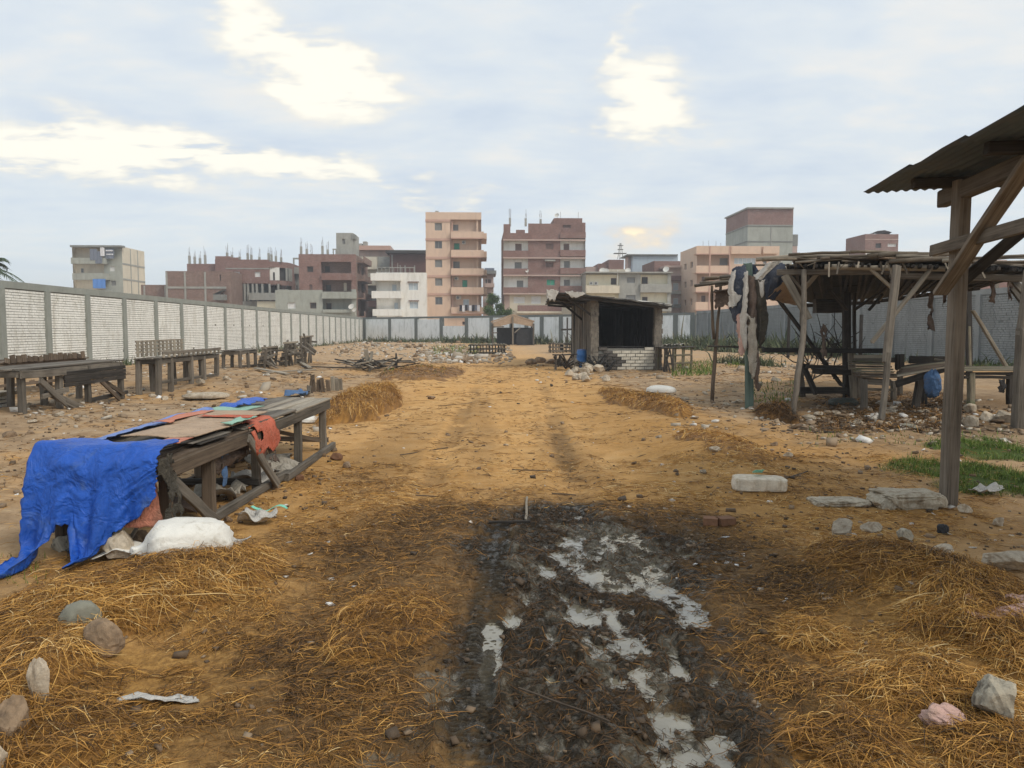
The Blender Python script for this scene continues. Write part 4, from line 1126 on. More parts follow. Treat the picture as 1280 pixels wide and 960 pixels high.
HEAPS = []
def heap(label, spec, n, Lm, tonem=.55, swirl=3., wscale=1., name='straw_heap', tv=.21, group=None, arch=.03, cat='straw heap', lumpy=.35):
    """a heap: a lumpy core under many bent stalks. spec = list of (cx, cy, rx, ry, height)"""
    cx = np.mean([q[0] for q in spec]); cy = np.mean([q[1] for q in spec])
    z0 = float(ground_h(np.array([cx]), np.array([cy]))[0])
    o = thing(name, label, cat, (cx, cy, z0), group)
    def hh(x, y):
        h = np.zeros_like(x)
        nz = fbm(x, y, 2.2, 3, .6, 41) - .5; nz2 = fbm(x, y, 7, 3, .6, 42) - .5
        for a, b_, rx, ry, k in spec:
            r = np.sqrt(((x - a) / rx) ** 2 + ((y - b_) / ry) ** 2) + nz * lumpy * 2
            h = np.maximum(h, k * np.sqrt(np.clip(1 - r * r, 0, 1)) * (1 + nz2 * .6))
        return h
    def hf(x, y): return ground_h(x, y) + hh(x, y)
    R_ = max(max(q[2], q[3]) for q in spec) * 1.25
    x0, x1 = min(q[0] - q[2] * 1.25 for q in spec), max(q[0] + q[2] * 1.25 for q in spec)
    y0, y1 = min(q[1] - q[3] * 1.25 for q in spec), max(q[1] + q[3] * 1.25 for q in spec)
    gx = np.linspace(x0, x1, 46); gy = np.linspace(y0, y1, 40); X, Y = np.meshgrid(gx, gy)
    H_ = hh(X.ravel(), Y.ravel()); Zc = ground_h(X.ravel(), Y.ravel()) + np.where(H_ > .004, H_ * .94, -.03)
    i = np.arange(39)[:, None] * 46 + np.arange(45)[None, :]
    f = np.stack([i, i + 1, i + 47, i + 46], -1).reshape(-1, 4)
    hm = H_[f].max(1) > .004
    np_mesh('core', np.stack([X.ravel(), Y.ravel(), Zc], 1), f[hm], 'straw', o, True, dict(tone=np.clip(.30 + tonem * .22 + nr.normal(0, .06, X.size), 0, 1)))
    x = nr.uniform(x0, x1, n * 4); y = nr.uniform(y0, y1, n * 4)
    k = np.where((hh(x, y) > .01))[0][:n]
    x, y = x[k], y[k]
    th = fbm(x, y, 1.0 / max(.3, R_) * .9, 2, .5, 43) * 2 * math.pi * swirl * .5 + nr.normal(0, .8, len(x))
    L = np.clip(nr.gamma(2.6, Lm / 3.2, len(x)), Lm * .2, Lm * 2.2)
    tone = np.clip(nr.normal(tonem, tv, len(x)) + (fbm(x, y, 3, 3, .6, 44) - .5) * .6, .02, 1)
    s = strands('stalks', x, y, L, nr.uniform(.0014, .0042, len(x)) * wscale, tone, 'straw', arch, .004, th, .65, 3, np.abs(nr.normal(0, .012, len(x))), o, hf)
    s['kind'] = 'stuff'
    return o

def heaps():
    b = blob
    heap('big golden straw heap beside the white sack and the grey round stone', [b(225, 742, 105, 40, .055), b(150, 775, 90, 38, .045), b(290, 722, 55, 24, .035)], 6200, .19, .52, 4., arch=.022)
    heap('straw heap with a pale upright stone sunk in it', [b(40, 800, 100, 45, .045), b(20, 870, 70, 55, .05), b(70, 930, 100, 50, .035)], 5400, .17, .54, 4., arch=.02)
    heap('small low tuft of straw lying at the edge of the black mud', [b(490, 780, 66, 36, .030), b(450, 812, 55, 30, .022)], 2400, .13, .46, 3., arch=.02)
    heap('long straw heap below the pale broken stones', [b(1090, 712, 70, 28, .055), b(1150, 732, 85, 32, .06), b(1215, 750, 70, 34, .06)], 6800, .16, .48, 4., arch=.022)
    heap('loose straw heap over a pink rag', [b(1240, 800, 80, 42, .06), b(1270, 840, 60, 40, .05), b(1180, 800, 60, 26, .03)], 5800, .17, .58, 4., arch=.025)
    heap('thin straw drift around the pink bag and the burnt stone', [b(1160, 880, 110, 40, .018), b(1230, 940, 110, 40, .02), b(1060, 930, 80, 40, .018), b(1010, 800, 60, 30, .014)], 5600, .15, .5, 3., arch=.015)
    heap('shaggy mound of brown hay behind the end of the near table', [b(450, 510, 40, 17, .34), b(425, 516, 26, 13, .26), b(476, 500, 14, 12, .30)], 6500, .17, .52, 5., 1.9, 'hay_mound', arch=.05)
    heap('flat mound of brown hay and rubbish with a white sack on it', [b(800, 506, 36, 12, .12), b(838, 518, 22, 8, .14), b(775, 497, 20, 8, .09)], 4600, .16, .50, 5., 2.2, 'hay_mound', arch=.035)
    heap('low hay mound with a pale rag on it by the concrete block', [b(885, 558, 40, 14, .07), b(920, 575, 36, 12, .05)], 1800, .16, .50, 5., 1.6, 'hay_mound', arch=.02)
    heap('dry greenish hay patch on the path by the wood pile', [b(520, 471, 44, 8, .12), b(560, 466, 20, 4, .08)], 1600, .26, .35, 5., 3.0, 'hay_mound', arch=.04)
    heap('round brown bundle of brushwood at the foot of the crooked post', [b(972, 525, 15, 7, .20)], 1500, .22, .14, 6., 2.0, 'brushwood_bundle', arch=.04, cat='brushwood')

heaps()

# ------------------------------------------------------------------ timber, cloth, stones: makers
wood_mat('wood_grey', (.092, .079, .063), (.235, .206, .168))
wood_mat('wood_post', (.105, .086, .066), (.25, .212, .168))
wood_mat('wood_brown', (.075, .056, .040), (.20, .15, .106))
wood_mat('wood_dark', (.026, .022, .018), (.080, .070, .060))
wood_mat('wood_pale', (.20, .17, .13), (.38, .335, .265))
wood_mat('wood_mossy', (.12, .10, .07), (.28, .25, .18), moss=(.10, .14, .055))
wood_mat('wood_green', (.10, .15, .13), (.22, .30, .25))
wood_mat('burnt_shade_wood', (.016, .015, .014), (.060, .055, .050))  # charred shed boards, also reed shelter rafters darkened for roof shade
rough_mat('stone_pale', (.45, .385, .295), .4, 7., 45., .9, .012, stain=(.26, .19, .12), stain_amt=.7, coords='obj', rand=.3)
rough_mat('limestone', (.62, .55, .44), .25, 7., 45., .9, .012, stain=(.40, .31, .20), stain_amt=.6, coords='obj')
rough_mat('stone_grey', (.215, .21, .165), .2, 5., 40., .9, .006, stain=(.28, .27, .22), coords='obj', rand=.1)
rough_mat('stone_brown', (.25, .175, .11), .5, 7., 45., .9, .01, stain=(.10, .07, .05), coords='obj', rand=.2)
rough_mat('stone_burnt', (.40, .36, .28), .3, 4., 30., .9, .012, stain=(.035, .03, .025), stain_amt=1., coords='obj')
rough_mat('slab_concrete', (.44, .385, .295), .4, 5., 45., .9, .02, stain=(.20, .14, .08), stain_amt=.8, coords='obj')
rough_mat('clay_brick', (.20, .105, .06), .3, 8., 40., .9, .006, coords='obj', rand=.2)
rough_mat('limewashed_brick', (.60, .56, .47), .15, 6., 30., .9, .006, stain=(.30, .26, .20), stain_amt=.7, coords='obj', rand=.14)
rough_mat('scorched_brick', (.10, .09, .08), .5, 6., 30., .9, .006, coords='obj', rand=.3)
rough_mat('sooty_stone', (.21, .185, .15), .4, 6., 30., .9, .012, stain=(.05, .045, .04), stain_amt=.8)
cloth_mat('blue_tarp', (.016, .088, .42), .34, .5, 3., (.07, .13, .30), .7)
cloth_mat('blue_faded', (.16, .24, .50), .3, .7, 5., (.25, .24, .25), .7)
cloth_mat('blue_dusty', (.07, .14, .27), .3, .7, 5.)
cloth_mat('red_rag', (.46, .12, .07), .25, .8, 6., (.25, .12, .08), .6)
cloth_mat('salmon_sheet', (.50, .20, .13), .2, .8, 4.)
cloth_mat('green_sheet', (.26, .44, .34), .2, .6, 5.)
cloth_mat('mint_ribbon', (.22, .62, .46), .15, .5, 6., dirt_amt=.2)
cloth_mat('white_sack', (.68, .66, .60), .10, .65, 4., (.30, .25, .17), .6, .005)
cloth_mat('grey_rag', (.33, .30, .25), .3, .85, 5.)
cloth_mat('brown_rag', (.13, .095, .075), .5, .9, 7., (.30, .24, .19), .6)
cloth_mat('dark_rag', (.055, .048, .036), .4, .9, 7., (.18, .15, .11), .6)
cloth_mat('navy_cloth', (.045, .055, .08), .35, .85, 5., (.20, .20, .21), .6)
cloth_mat('white_rag', (.47, .45, .41), .15, .8, 5.)
cloth_mat('pink_rag', (.52, .34, .29), .2, .8, 6., (.36, .24, .16), .6)
cloth_mat('dark_sack', (.045, .052, .045), .3, .6, 5.)
cloth_mat('shade_mat', (.016, .015, .014), .4, .8, 4., (.05, .042, .035), .5)  # near-black: shade under the reed roof put into the mat's colour
cloth_mat('black_tarp', (.030, .030, .032), .4, .6, 4., (.12, .11, .10), .5)  # black rags and lumps, also the gabled shelter's painted interior shade
cloth_mat('cardboard', (.40, .29, .20), .2, .85, 4., (.20, .14, .09), .6)
rough_mat('roof_metal', (.075, .105, .145), .25, 1.6, 12., .55, .002, stain=(.15, .13, .12), stain_amt=.4, coords='obj', rand=.2)
rough_mat('reed', (.16, .13, .095), .4, 5., 40., .85, .01, coords='obj', rand=.4)
rough_mat('felt_roof', (.060, .058, .055), .5, 1.2, 12., .85, .01, stain=(.20, .18, .15), stain_amt=.5)
flat_mat('blue_plastic', (.05, .18, .46), .4)

def wood(name, p0, p1, w, h, mat, parent, up=None, bend=0., wob=.5, taper=0., st=4):
    """one board or post as its own object; grain and local X run along it"""
    p0, p1 = Vector(p0), Vector(p1)
    L = (p1 - p0).length
    X, Yv, Z = axes(p0, p1, up)
    V = []; c = min(w, h) * .14
    for i in range(st + 1):
        t = i / st
        k = 1 - taper * t
        oy, oz = bend * L * math.sin(math.pi * t) + rnd.uniform(-1, 1) * .012 * wob * min(1, L), rnd.uniform(-1, 1) * .010 * wob * min(1, L)
        a, b_ = w / 2 * k * rnd.uniform(1 - .08 * wob, 1 + .06 * wob), h / 2 * k * rnd.uniform(1 - .08 * wob, 1 + .06 * wob)
        for y, z in ((-a + c, -b_), (a - c, -b_), (a, -b_ + c), (a, b_ - c), (a - c, b_), (-a + c, b_), (-a, b_ - c), (-a, -b_ + c)):
            ex = rnd.uniform(-.5, .5) * min(.05, w * .4) if i in (0, st) else 0
            V.append((L * t + ex, y + oy, z + oz))
    F = [tuple(range(8))[::-1], tuple(st * 8 + k for k in range(8))]
    for i in range(st):
        for k in range(8):
            k2 = (k + 1) % 8
            F.append((i * 8 + k, i * 8 + k2, i * 8 + 8 + k2, i * 8 + 8 + k))
    me = bpy.data.meshes.new(name); me.from_pydata(V, [], F); me.materials.append(MAT[mat]); me.update()
    M = Matrix((( X.x, Yv.x, Z.x, p0.x), (X.y, Yv.y, Z.y, p0.y), (X.z, Yv.z, Z.z, p0.z), (0, 0, 0, 1)))
    return link(bpy.data.objects.new(name, me), parent, M)

def pole(name, pts, r, mat, parent, n=8, knots=True):
    """a round crooked pole through points; r = one radius or (foot, tip)"""
    pts = [Vector(p) for p in pts]
    r0, r1 = r if hasattr(r, '__len__') else (r, r)
    fine = []
    for a, b_ in zip(pts, pts[1:]):
        m = max(2, int((b_ - a).length / .35))
        for i in range(m): fine.append(a.lerp(b_, i / m) + Vector([rnd.uniform(-1, 1) * r0 * .25 for _ in range(3)]))
    fine.append(pts[-1])
    X, Yv, Z = axes(pts[0], pts[-1])
    M = Matrix((( X.x, Yv.x, Z.x, pts[0].x), (X.y, Yv.y, Z.y, pts[0].y), (X.z, Yv.z, Z.z, pts[0].z), (0, 0, 0, 1)))
    Mi = M.inverted()
    q = MB(); k = len(fine) - 1
    q.tube([Mi @ p for p in fine], [(r0 + (r1 - r0) * i / k) * (rnd.uniform(.88, 1.14) if knots else 1) for i in range(k + 1)], n)
    me = bpy.data.meshes.new(name); me.from_pydata(q.v, [], q.f); me.materials.append(MAT[mat])
    me.polygons.foreach_set('use_smooth', [True] * len(me.polygons)); me.update()
    return link(bpy.data.objects.new(name, me), parent, M)

def gz(x, y): return float(ground_h(np.array([x], float), np.array([y], float))[0])
def on(px, py, dz=0.):
    """ground point under a photo pixel, on the real terrain"""
    p = G(px, py)
    for _ in range(3):
        z = gz(p.x, p.y); p = G(px, py, z)
    return Vector((p.x, p.y, p.z + dz))
def lay(x, y, dz=0.): return Vector((x, y, gz(x, y) + dz))

def sheet(name, rows, mat, parent=None, sub=5, wr=.02, ws=6., thick=.004, rag=.02, label=None, cat=None, group=None, seed=1., holes=0., floor=False, fold=0., fs=5.):
    """cloth, tarp or warped board through a coarse grid of points: smooth, wrinkled, ragged, with thickness"""
    A = np.array([[tuple(p) for p in r] for r in rows], float)
    def up(a, k):
        n = a.shape[0]; t = np.linspace(0, n - 1, (n - 1) * k + 1); i = np.clip(t.astype(int), 0, n - 2); f = (t - i)[:, None, None]
        p0, p1, p2, p3 = a[np.maximum(i - 1, 0)], a[i], a[i + 1], a[np.minimum(i + 2, n - 1)]
        return .5 * (2 * p1 + (p2 - p0) * f + (2 * p0 - 5 * p1 + 4 * p2 - p3) * f ** 2 + (3 * p1 - p0 - 3 * p2 + p3) * f ** 3)
    A = up(A, sub); A = up(A.transpose(1, 0, 2), sub).transpose(1, 0, 2)
    nv, nu = A.shape[:2]
    du = np.gradient(A, axis=1); dv = np.gradient(A, axis=0)
    N = np.cross(du, dv); N /= np.linalg.norm(N, axis=2, keepdims=True) + 1e-9
    s = np.cumsum(np.linalg.norm(du, axis=2), 1); t = np.cumsum(np.linalg.norm(dv, axis=2), 0)
    w = (fbm(s, t * .5, ws, 3, .55, seed) - .5) * 2 * wr + (np.abs(fbm(s * .8 + t * .3, t * .35, ws * .5, 2, .5, seed + 3) - .5) * 2 - .4) * wr * 1.2
    if fold:
        k = np.linspace(.25, 1, nv)[:, None]
        w = w + (np.abs(fbm(s + t * .12, t * .16, fs, 3, .5, seed + 7) - .5) * 2 - .35) * fold * k + (fbm(s, t * .2, fs * 4, 2, .5, seed + 8) - .5) * fold * .6 * k
    A = A + N * w[:, :, None]
    if rag:
        e = (fbm(s, t, 22, 2, .7, seed + 5) - .5)[:, :, None] * 2 * rag
        ev = np.zeros((nv, nu, 1)); ev[-1] = 1; ev[0] = .6; A = A + dv / (np.linalg.norm(dv, axis=2, keepdims=True) + 1e-9) * e * ev
        eu = np.zeros((nv, nu, 1)); eu[:, 0] = 1; eu[:, -1] = 1; A = A + du / (np.linalg.norm(du, axis=2, keepdims=True) + 1e-9) * e * eu
    if floor:
        A[:, :, 2] = np.maximum(A[:, :, 2], ground_h(A[:, :, 0].ravel(), A[:, :, 1].ravel()).reshape(nv, nu) + .006 + thick)
    i = np.arange(nv - 1)[:, None] * nu + np.arange(nu - 1)[None, :]
    f = np.stack([i, i + 1, i + nu + 1, i + nu], -1).reshape(-1, 4)
    if holes:
        hm = fbm(s, t, 7, 3, .6, seed + 9)[:-1, :-1].ravel(); f = f[hm < 1 - holes]
    V = A.reshape(-1, 3); V2 = V - N.reshape(-1, 3) * thick
    o = V.mean(0)
    fb = f[:, ::-1] + len(V)
    # rim
    ed = {}
    for q in f:
        for a, b_ in ((q[0], q[1]), (q[1], q[2]), (q[2], q[3]), (q[3], q[0])): ed[(a, b_)] = 1
    rim = np.array([(b_, a, a + len(V), b_ + len(V)) for a, b_ in ed if (b_, a) not in ed])
    ob = np_mesh(name, np.concatenate([V, V2]) - o, np.concatenate([f, fb, rim]), mat, parent, True, None, Matrix.Translation(Vector(o)))
    if label: tag(ob, label, cat, group)
    return ob

def _ico(n):
    import bmesh
    bm = bmesh.new(); bmesh.ops.create_icosphere(bm, subdivisions=n, radius=1)
    v = np.array([tuple(q.co) for q in bm.verts]); f = np.array([[q.index for q in p.verts] for p in bm.faces]); bm.free()
    return v, f
ICO = {n: _ico(n) for n in (2, 3, 4)}

def n3(v, s, seed): return fbm(v[:, 0] * 1.0 + v[:, 2] * .73, v[:, 1] - v[:, 2] * .61, s, 3, .55, seed) - .5

def rock_mesh(name, sx, sy, sz, mat, seed, flat=.6, cuts=9, lvl=3, noise=.16):
    """angular stone: a ball shaved by random planes, then roughened"""
    r = np.random.default_rng(seed)
    v, f = ICO[lvl]; v = v.copy()
    for _ in range(cuts):
        d = r.normal(size=3); d /= np.linalg.norm(d); k = r.uniform(.42, .8)
        s = v @ d; m = s > k; v[m] -= np.outer(s[m] - k, d)
    v *= (1 + n3(v, 2.2, seed % 97) * noise * 2 + n3(v, 8., seed % 89) * .12 + n3(v, 21., seed % 83) * .05)[:, None]
    v /= np.abs(v).max(0); v *= np.array([sx, sy, sz]) / 2
    v[:, 2] += sz * .5 - sz * .22
    me = bpy.data.meshes.new(name); me.from_pydata(v.tolist(), [], f.tolist()); me.materials.append(MAT[mat])
    if flat < .5: me.polygons.foreach_set('use_smooth', [True] * len(me.polygons))
    me.update()
    return me

def stone(px0, px1, py0, py1, mat, label, group=None, name='stone', hk=1., rz=None, seed=None, lvl=3, cuts=9, deep=.8, tilt=0., flat=.6, noise=.16, cat='stone', dz=0.):
    c = on((px0 + px1) / 2, py1 - (py1 - py0) * .22, dz)
    s = c.y / FPX
    w, h = (px1 - px0) * s, (py1 - py0) * s * hk * 1.4
    seed = seed if seed is not None else rnd.randrange(9999)
    if px1 - px0 > 28: lvl = 4
    o = bpy.data.objects.new(name, rock_mesh(name, w, w * deep, h, mat, seed, flat, cuts, lvl, noise))
    rz = rnd.uniform(-.4, .4) if rz is None else rz
    link(o, None, Matrix.Translation(c) @ Matrix.Rotation(rz, 4, 'Z') @ Matrix.Rotation(tilt, 4, 'Y'))
    return tag(o, label, cat, group)

def sack(name, label, c, L, W, Hh, rz, mat, seed=1, neck=True, group=None, cat='sack', tilt=0., wr=.10):
    """a slumped filled sack with gathered mouth and creases"""
    v, f = ICO[4]; v = v.copy()
    e = .75
    p = np.sign(v) * np.abs(v) ** e
    p[:, 2] = np.where(p[:, 2] < 0, p[:, 2] * .45, p[:, 2])
    t = (p[:, 0] + 1) / 2
    if neck:
        k = 1 - .72 * sstep(.74, .93, t) + .25 * sstep(.95, 1., t)
        p[:, 1] *= k; p[:, 2] *= k
    ang = np.arctan2(p[:, 2], p[:, 1])
    p *= (1 + (np.abs(fbm(t * 1.6, ang * 1.4, 2.4, 3, .6, seed) - .5) * 2 - .3) * wr + (fbm(t * 3, ang, 6, 2, .6, seed + 3) - .5) * wr * .2)[:, None]
    p *= np.array([L, W, Hh]) / 2
    p[:, 2] += Hh * .20
    me = bpy.data.meshes.new(name); me.from_pydata(p.tolist(), [], f.tolist()); me.materials.append(MAT[mat])
    me.polygons.foreach_set('use_smooth', [True] * len(me.polygons)); me.update()
    o = bpy.data.objects.new(name, me)
    link(o, None, Matrix.Translation(Vector(c)) @ Matrix.Rotation(rz, 4, 'Z') @ Matrix.Rotation(tilt, 4, 'Y'))
    return tag(o, label, cat, group)

# ------------------------------------------------------------------ the near table under its blue sheet
def near_table():
    zt = .64
    R0, R1, L0, L1 = Vector((-2.16, 5.28, 0)), Vector((-1.94, 9.92, 0)), Vector((-3.02, 5.34, 0)), Vector((-2.75, 10.0, 0))
    o = thing('market_table', 'long low timber market table half covered by a blue sheet', 'table', ((R0 + L1) / 2).to_tuple())
    def r(t, z=0., d=0.): p = R0.lerp(R1, t); return Vector((p.x + d, p.y, z))
    def l(t, z=0., d=0.): p = L0.lerp(L1, t); return Vector((p.x + d, p.y, z))
    # rim beams and cross bearers
    wood('edge_beam', r(-.01, zt - .06), r(.5, zt - .065), .05, .11, 'wood_brown', o, wob=.8); wood('edge_beam', r(.49, zt - .055, -.02), r(1.01, zt - .05, -.02), .05, .11, 'wood_grey', o)
    wood('edge_beam', l(0, zt - .06), l(1, zt - .05), .05, .10, 'wood_brown', o)
    for t in (.02, .3, .55, .8, .985): wood('bearer', l(t, zt - .055, .03), r(t, zt - .055, -.03), .06, .08, 'wood_brown', o)
    # legs
    for t, w in ((.03, .08), (.19, .095), (.43, .08), (.73, .085), (.97, .085)):
        p = r(t, 0, -.05); wood('leg', (p.x, p.y, gz(p.x, p.y) - .03), r(t, zt - .1, -.05), w, w * .8, 'wood_brown' if t < .4 else 'wood_grey', o)
    for t in (.03, .24, .52, .80, .97):
        p = l(t, 0, .05); wood('leg', (p.x, p.y, gz(p.x, p.y) - .03), l(t, zt - .1, .05), .075, .07, 'wood_brown', o)
    # braces and ground rails
    wood('brace', r(.015, zt - .14, .03), r(.17, .03, .05), .03, .085, 'wood_grey', o); wood('brace', r(.34, zt - .05, .03), r(.475, .04, .08), .035, .085, 'wood_grey', o)
    wood('brace', l(.80, .42, .1), r(.95, .16, -.05), .03, .05, 'wood_brown', o); wood('brace', l(.2, .05), l(.4, zt - .1), .03, .07, 'wood_brown', o)
    wood('ground_rail', r(.17, .05, -.02), r(.60, .055, .02), .06, .075, 'wood_grey', o); wood('ground_rail', r(.55, .05, .06), r(1.02, .05, .02), .055, .08, 'wood_grey', o)
    wood('ground_rail', l(.05, .05), l(.98, .06), .05, .07, 'wood_brown', o); wood('ground_rail', l(.97, .16, .05), r(.99, .14, 0), .05, .06, 'wood_brown', o); wood('ground_rail', l(.44, .10), r(.42, .12), .05, .06, 'wood_dark', o)
    # top planks, laid along in three runs
    nb = 8
    for run, (t0, t1) in enumerate(((.0, .36), (.34, .68), (.665, 1.02))):
        for i in range(nb):
            k = (i + .5) / nb
            a, b_ = l(t0 + rnd.uniform(.0, .01)).lerp(r(t0), k), l(t1 + rnd.uniform(-.015, .02)).lerp(r(t1), k)
            z = zt + .012 + (run % 2) * .012 + rnd.uniform(-.006, .008)
            wood('plank', (a.x, a.y, z + rnd.uniform(-.004, .01)), (b_.x, b_.y, z), .118 * rnd.uniform(.85, 1.03), .022, rnd.choice(('wood_grey', 'wood_grey', 'wood_brown', 'wood_pale')), o, wob=.6)
    # broken strips of board along the near rim
    for i in range(9):
        t = rnd.uniform(.05, .33); p = r(t, zt + .045 + .006 * i, rnd.uniform(-.22, -.02)); q = r(t + rnd.uniform(.06, .13), zt + .045 + .006 * i, rnd.uniform(-.2, .01))
        wood('broken_strip', p, q, rnd.uniform(.05, .1), .008, rnd.choice(('wood_brown', 'wood_dark', 'wood_grey')), o)
    def top(t, k, z=.0): p = l(t).lerp(r(t), k); return Vector((p.x, p.y, zt + .045 + z))
    def grid(t0, t1, k0, k1, z, n=3, m=3, sag=0.): return [[top(t0 + (t1 - t0) * i / n, k0 + (k1 - k0) * j / m, z + rnd.uniform(-.005, .012)) for j in range(m + 1)] for i in range(n + 1)]
    sheet('plywood_sheet', grid(.13, .34, .30, .98, .055), 'cardboard', None, 3, .004, 4, .008, .012, 'tan plywood sheet lying next to the blue sheet on the near table', 'plywood')
    sheet('plywood_sheet', grid(.30, .52, .25, .92, .060), 'cardboard', None, 3, .004, 4, .008, .012, 'worn pinkish plywood sheet lying over the middle of the near table', 'plywood', seed=4)
    sheet('cloth_scrap', grid(.28, .50, .18, .34, .075, 4, 2), 'salmon_sheet', None, 3, .012, 6, .004, .03, 'salmon cloth scrap along the plywood on the near table', 'cloth', seed=5)
    sheet('green_board', grid(.47, .66, .10, .62, .050), 'green_sheet', None, 3, .003, 4, .008, .01, 'pale green painted board lying on the middle of the near table', 'board', seed=6)
    sheet('green_board', grid(.27, .40, .90, 1.02, .075, 3, 2), 'green_sheet', None, 3, .003, 4, .006, .02, 'narrow broken green strip at the rim of the near table', 'board', seed=7)
    rows = []
    for i in range(9):
        t = .10 + i * .056; rows.append([top(t, .22 + rnd.uniform(-.04, .04), .03 + rnd.uniform(0, .03)), top(t, .08, .035 + rnd.uniform(0, .03)), top(t, -.05, -.02), top(t, -.09, -.12)])
    sheet('cloth_scrap', rows, 'blue_faded', None, 4, .02, 6, .004, .05, 'faded blue cloth crumpled along the back rim of the near table', 'cloth', seed=8)
    sheet('cloth_scrap', [[top(.60 + .05 * i, .12 + .1 * j, .04 + rnd.uniform(0, .05)) for j in range(4)] for i in range(5)], 'blue_tarp', None, 4, .025, 7, .004, .05, 'bright blue cloth scrap beside the green board on the near table', 'cloth', seed=9)
    # red rag over the rim, torn, and a blue strip hanging below
    rows = []
    for z, d, t0, t1 in ((.06, -.25, .38, .47), (.055, -.02, .36, .50), (-.06, .045, .36, .505), (-.15, .05, .37, .52), (-.21, .05, .40, .50)):
        rows.append([r(t0 + (t1 - t0) * j / 4, zt + z + (-.07 if (j in (0, 3) and z < -.1) else 0) + rnd.uniform(-.015, .015), d) for j in range(5)])
    sheet('red_rag', rows, 'red_rag', None, 4, .018, 8, .004, .05, 'torn red rag hanging over the rim of the near table', 'rag', seed=10, holes=.28)
    sheet('red_strip', [[top(.36 + .012 * i, .45 + j * .14, .085 + rnd.uniform(-.004, .01)) for j in range(5)] for i in range(3)], 'red_rag', None, 3, .006, 6, .003, .015, 'thin red cloth strip tied across the plywood of the near table', 'rag', seed=14)
    sheet('blue_strip', [[r(.285 + .016 * j, zt - .08 - .09 * i, -.12 + rnd.uniform(-.015, .015)) for j in range(3)] for i in range(5)], 'blue_dusty', None, 4, .014, 8, .004, .03, 'narrow blue rag hanging under the near table', 'rag', seed=11)
    sheet('hanging_netting', [[r(.22 + .05 * j, zt - .10 - .06 * i, -.10 + rnd.uniform(-.03, .03)) for j in range(5)] for i in range(4)], 'brown_rag', None, 4, .02, 9, .004, .07, 'frayed dark netting sagging below the plank top of the near table', 'netting', seed=12, holes=.45)
    sheet('hanging_netting', [[r(.44 + .03 * j, zt - .10 - .1 * i, -.02 + rnd.uniform(-.03, .03)) for j in range(4)] for i in range(4)], 'brown_rag', None, 4, .03, 9, .004, .07, 'frayed brown rag hanging behind the red one on the near table', 'netting', seed=13, holes=.4)
    # the blue sheet: over the near end, down in front, tails on the ground
    cols = 15
    leng = [1.12, 1.20, 1.06, .56, .46, .50, .84, .98, .80, .56, .50, .46, .42, .34, .28]
    rows = []
    nv = 11
    for i in range(nv):
        row = []
        for j in range(cols):
            k = j / (cols - 1)
            a = l(0).lerp(r(0), k * 1.03 - .02)
            back = .30 if i < 3 else 0
            if i < 3:                                  # on the table
                y = (2 - i) * .16 * (1 - .3 * k); p = Vector((a.x + y * .1, a.y + y, zt + .115 + .010 * math.sin(9 * k + i)))
            else:
                s = leng[j] * (i - 2) / (nv - 3)
                fold = .035 * math.sin(k * 17 + 1.1 * s) + .02 * math.sin(k * 41)
                if s < .68:
                    p = Vector((a.x - .06 * s * (1 - k), a.y - .10 - .14 * s + fold * s * 1.6, zt + .085 - s * 1.02))
                else:
                    e = s - .68
                    p = Vector((a.x - e * (.12 if k < .3 else .02), a.y - .21 - e * (.85), .03 + .03 * math.sin(k * 23 + e * 8) + .07 * max(0, .25 - e)))
            row.append(p)
        rows.append(row)
    sheet('blue_sheet', rows, 'blue_tarp', None, 6, .012, 4.5, .004, .035, 'bright blue sheet draped over the end of the near table with torn tails', 'sheet', seed=20, floor=True, fold=.05, fs=3.5)
    # salmon lining and the dark frayed edge at its side
    sheet('salmon_cloth', [[r(0, zt - .12 - .10 * i, -.34 + .10 * j + .02 * i) + Vector((0, -.035 - .05 * i * .3, 0)) for j in range(4)] for i in range(4)], 'salmon_sheet', None, 4, .012, 6, .004, .02, 'salmon cloth showing below the torn corner of the blue sheet', 'cloth', seed=21)
    sheet('frayed_net', [[r(-.005 + .016 * j, zt + .06 - .095 * i, .02 + .012 * i + rnd.uniform(-.02, .02)) + Vector((0, -.12, 0)) for j in range(4)] for i in range(6)], 'dark_rag', None, 4, .03, 8, .004, .08, 'dark frayed cloth hanging at the corner of the blue sheet', 'cloth', seed=22, holes=.40)
    sheet('salmon_cloth', [[top(.04 + .03 * i, .80 + j * .07, .07) for j in range(4)] for i in range(3)], 'salmon_sheet', None, 3, .008, 6, .004, .02, 'small salmon patch on the table top beside the blue sheet', 'cloth', seed=23)
    # clutter under the table
    for k, (px, py, w, m, lab) in enumerate(((78, 690, 17, 'stone_burnt', 'dark stone showing between the two tails of the blue sheet'), (98, 692, 14, 'black_tarp', 'black lump under the hem of the blue sheet'), (170, 678, 15, 'stone_brown', 'brown stone under the table behind the salmon cloth'))):
        stone(px - w, px + w, py - w * 1.1, py + 3, m, lab, None, 'dark_lump', seed=40 + k, cat='lump', dz=-.03, noise=.3)  # lumps at the hem and under the table, dark in colour
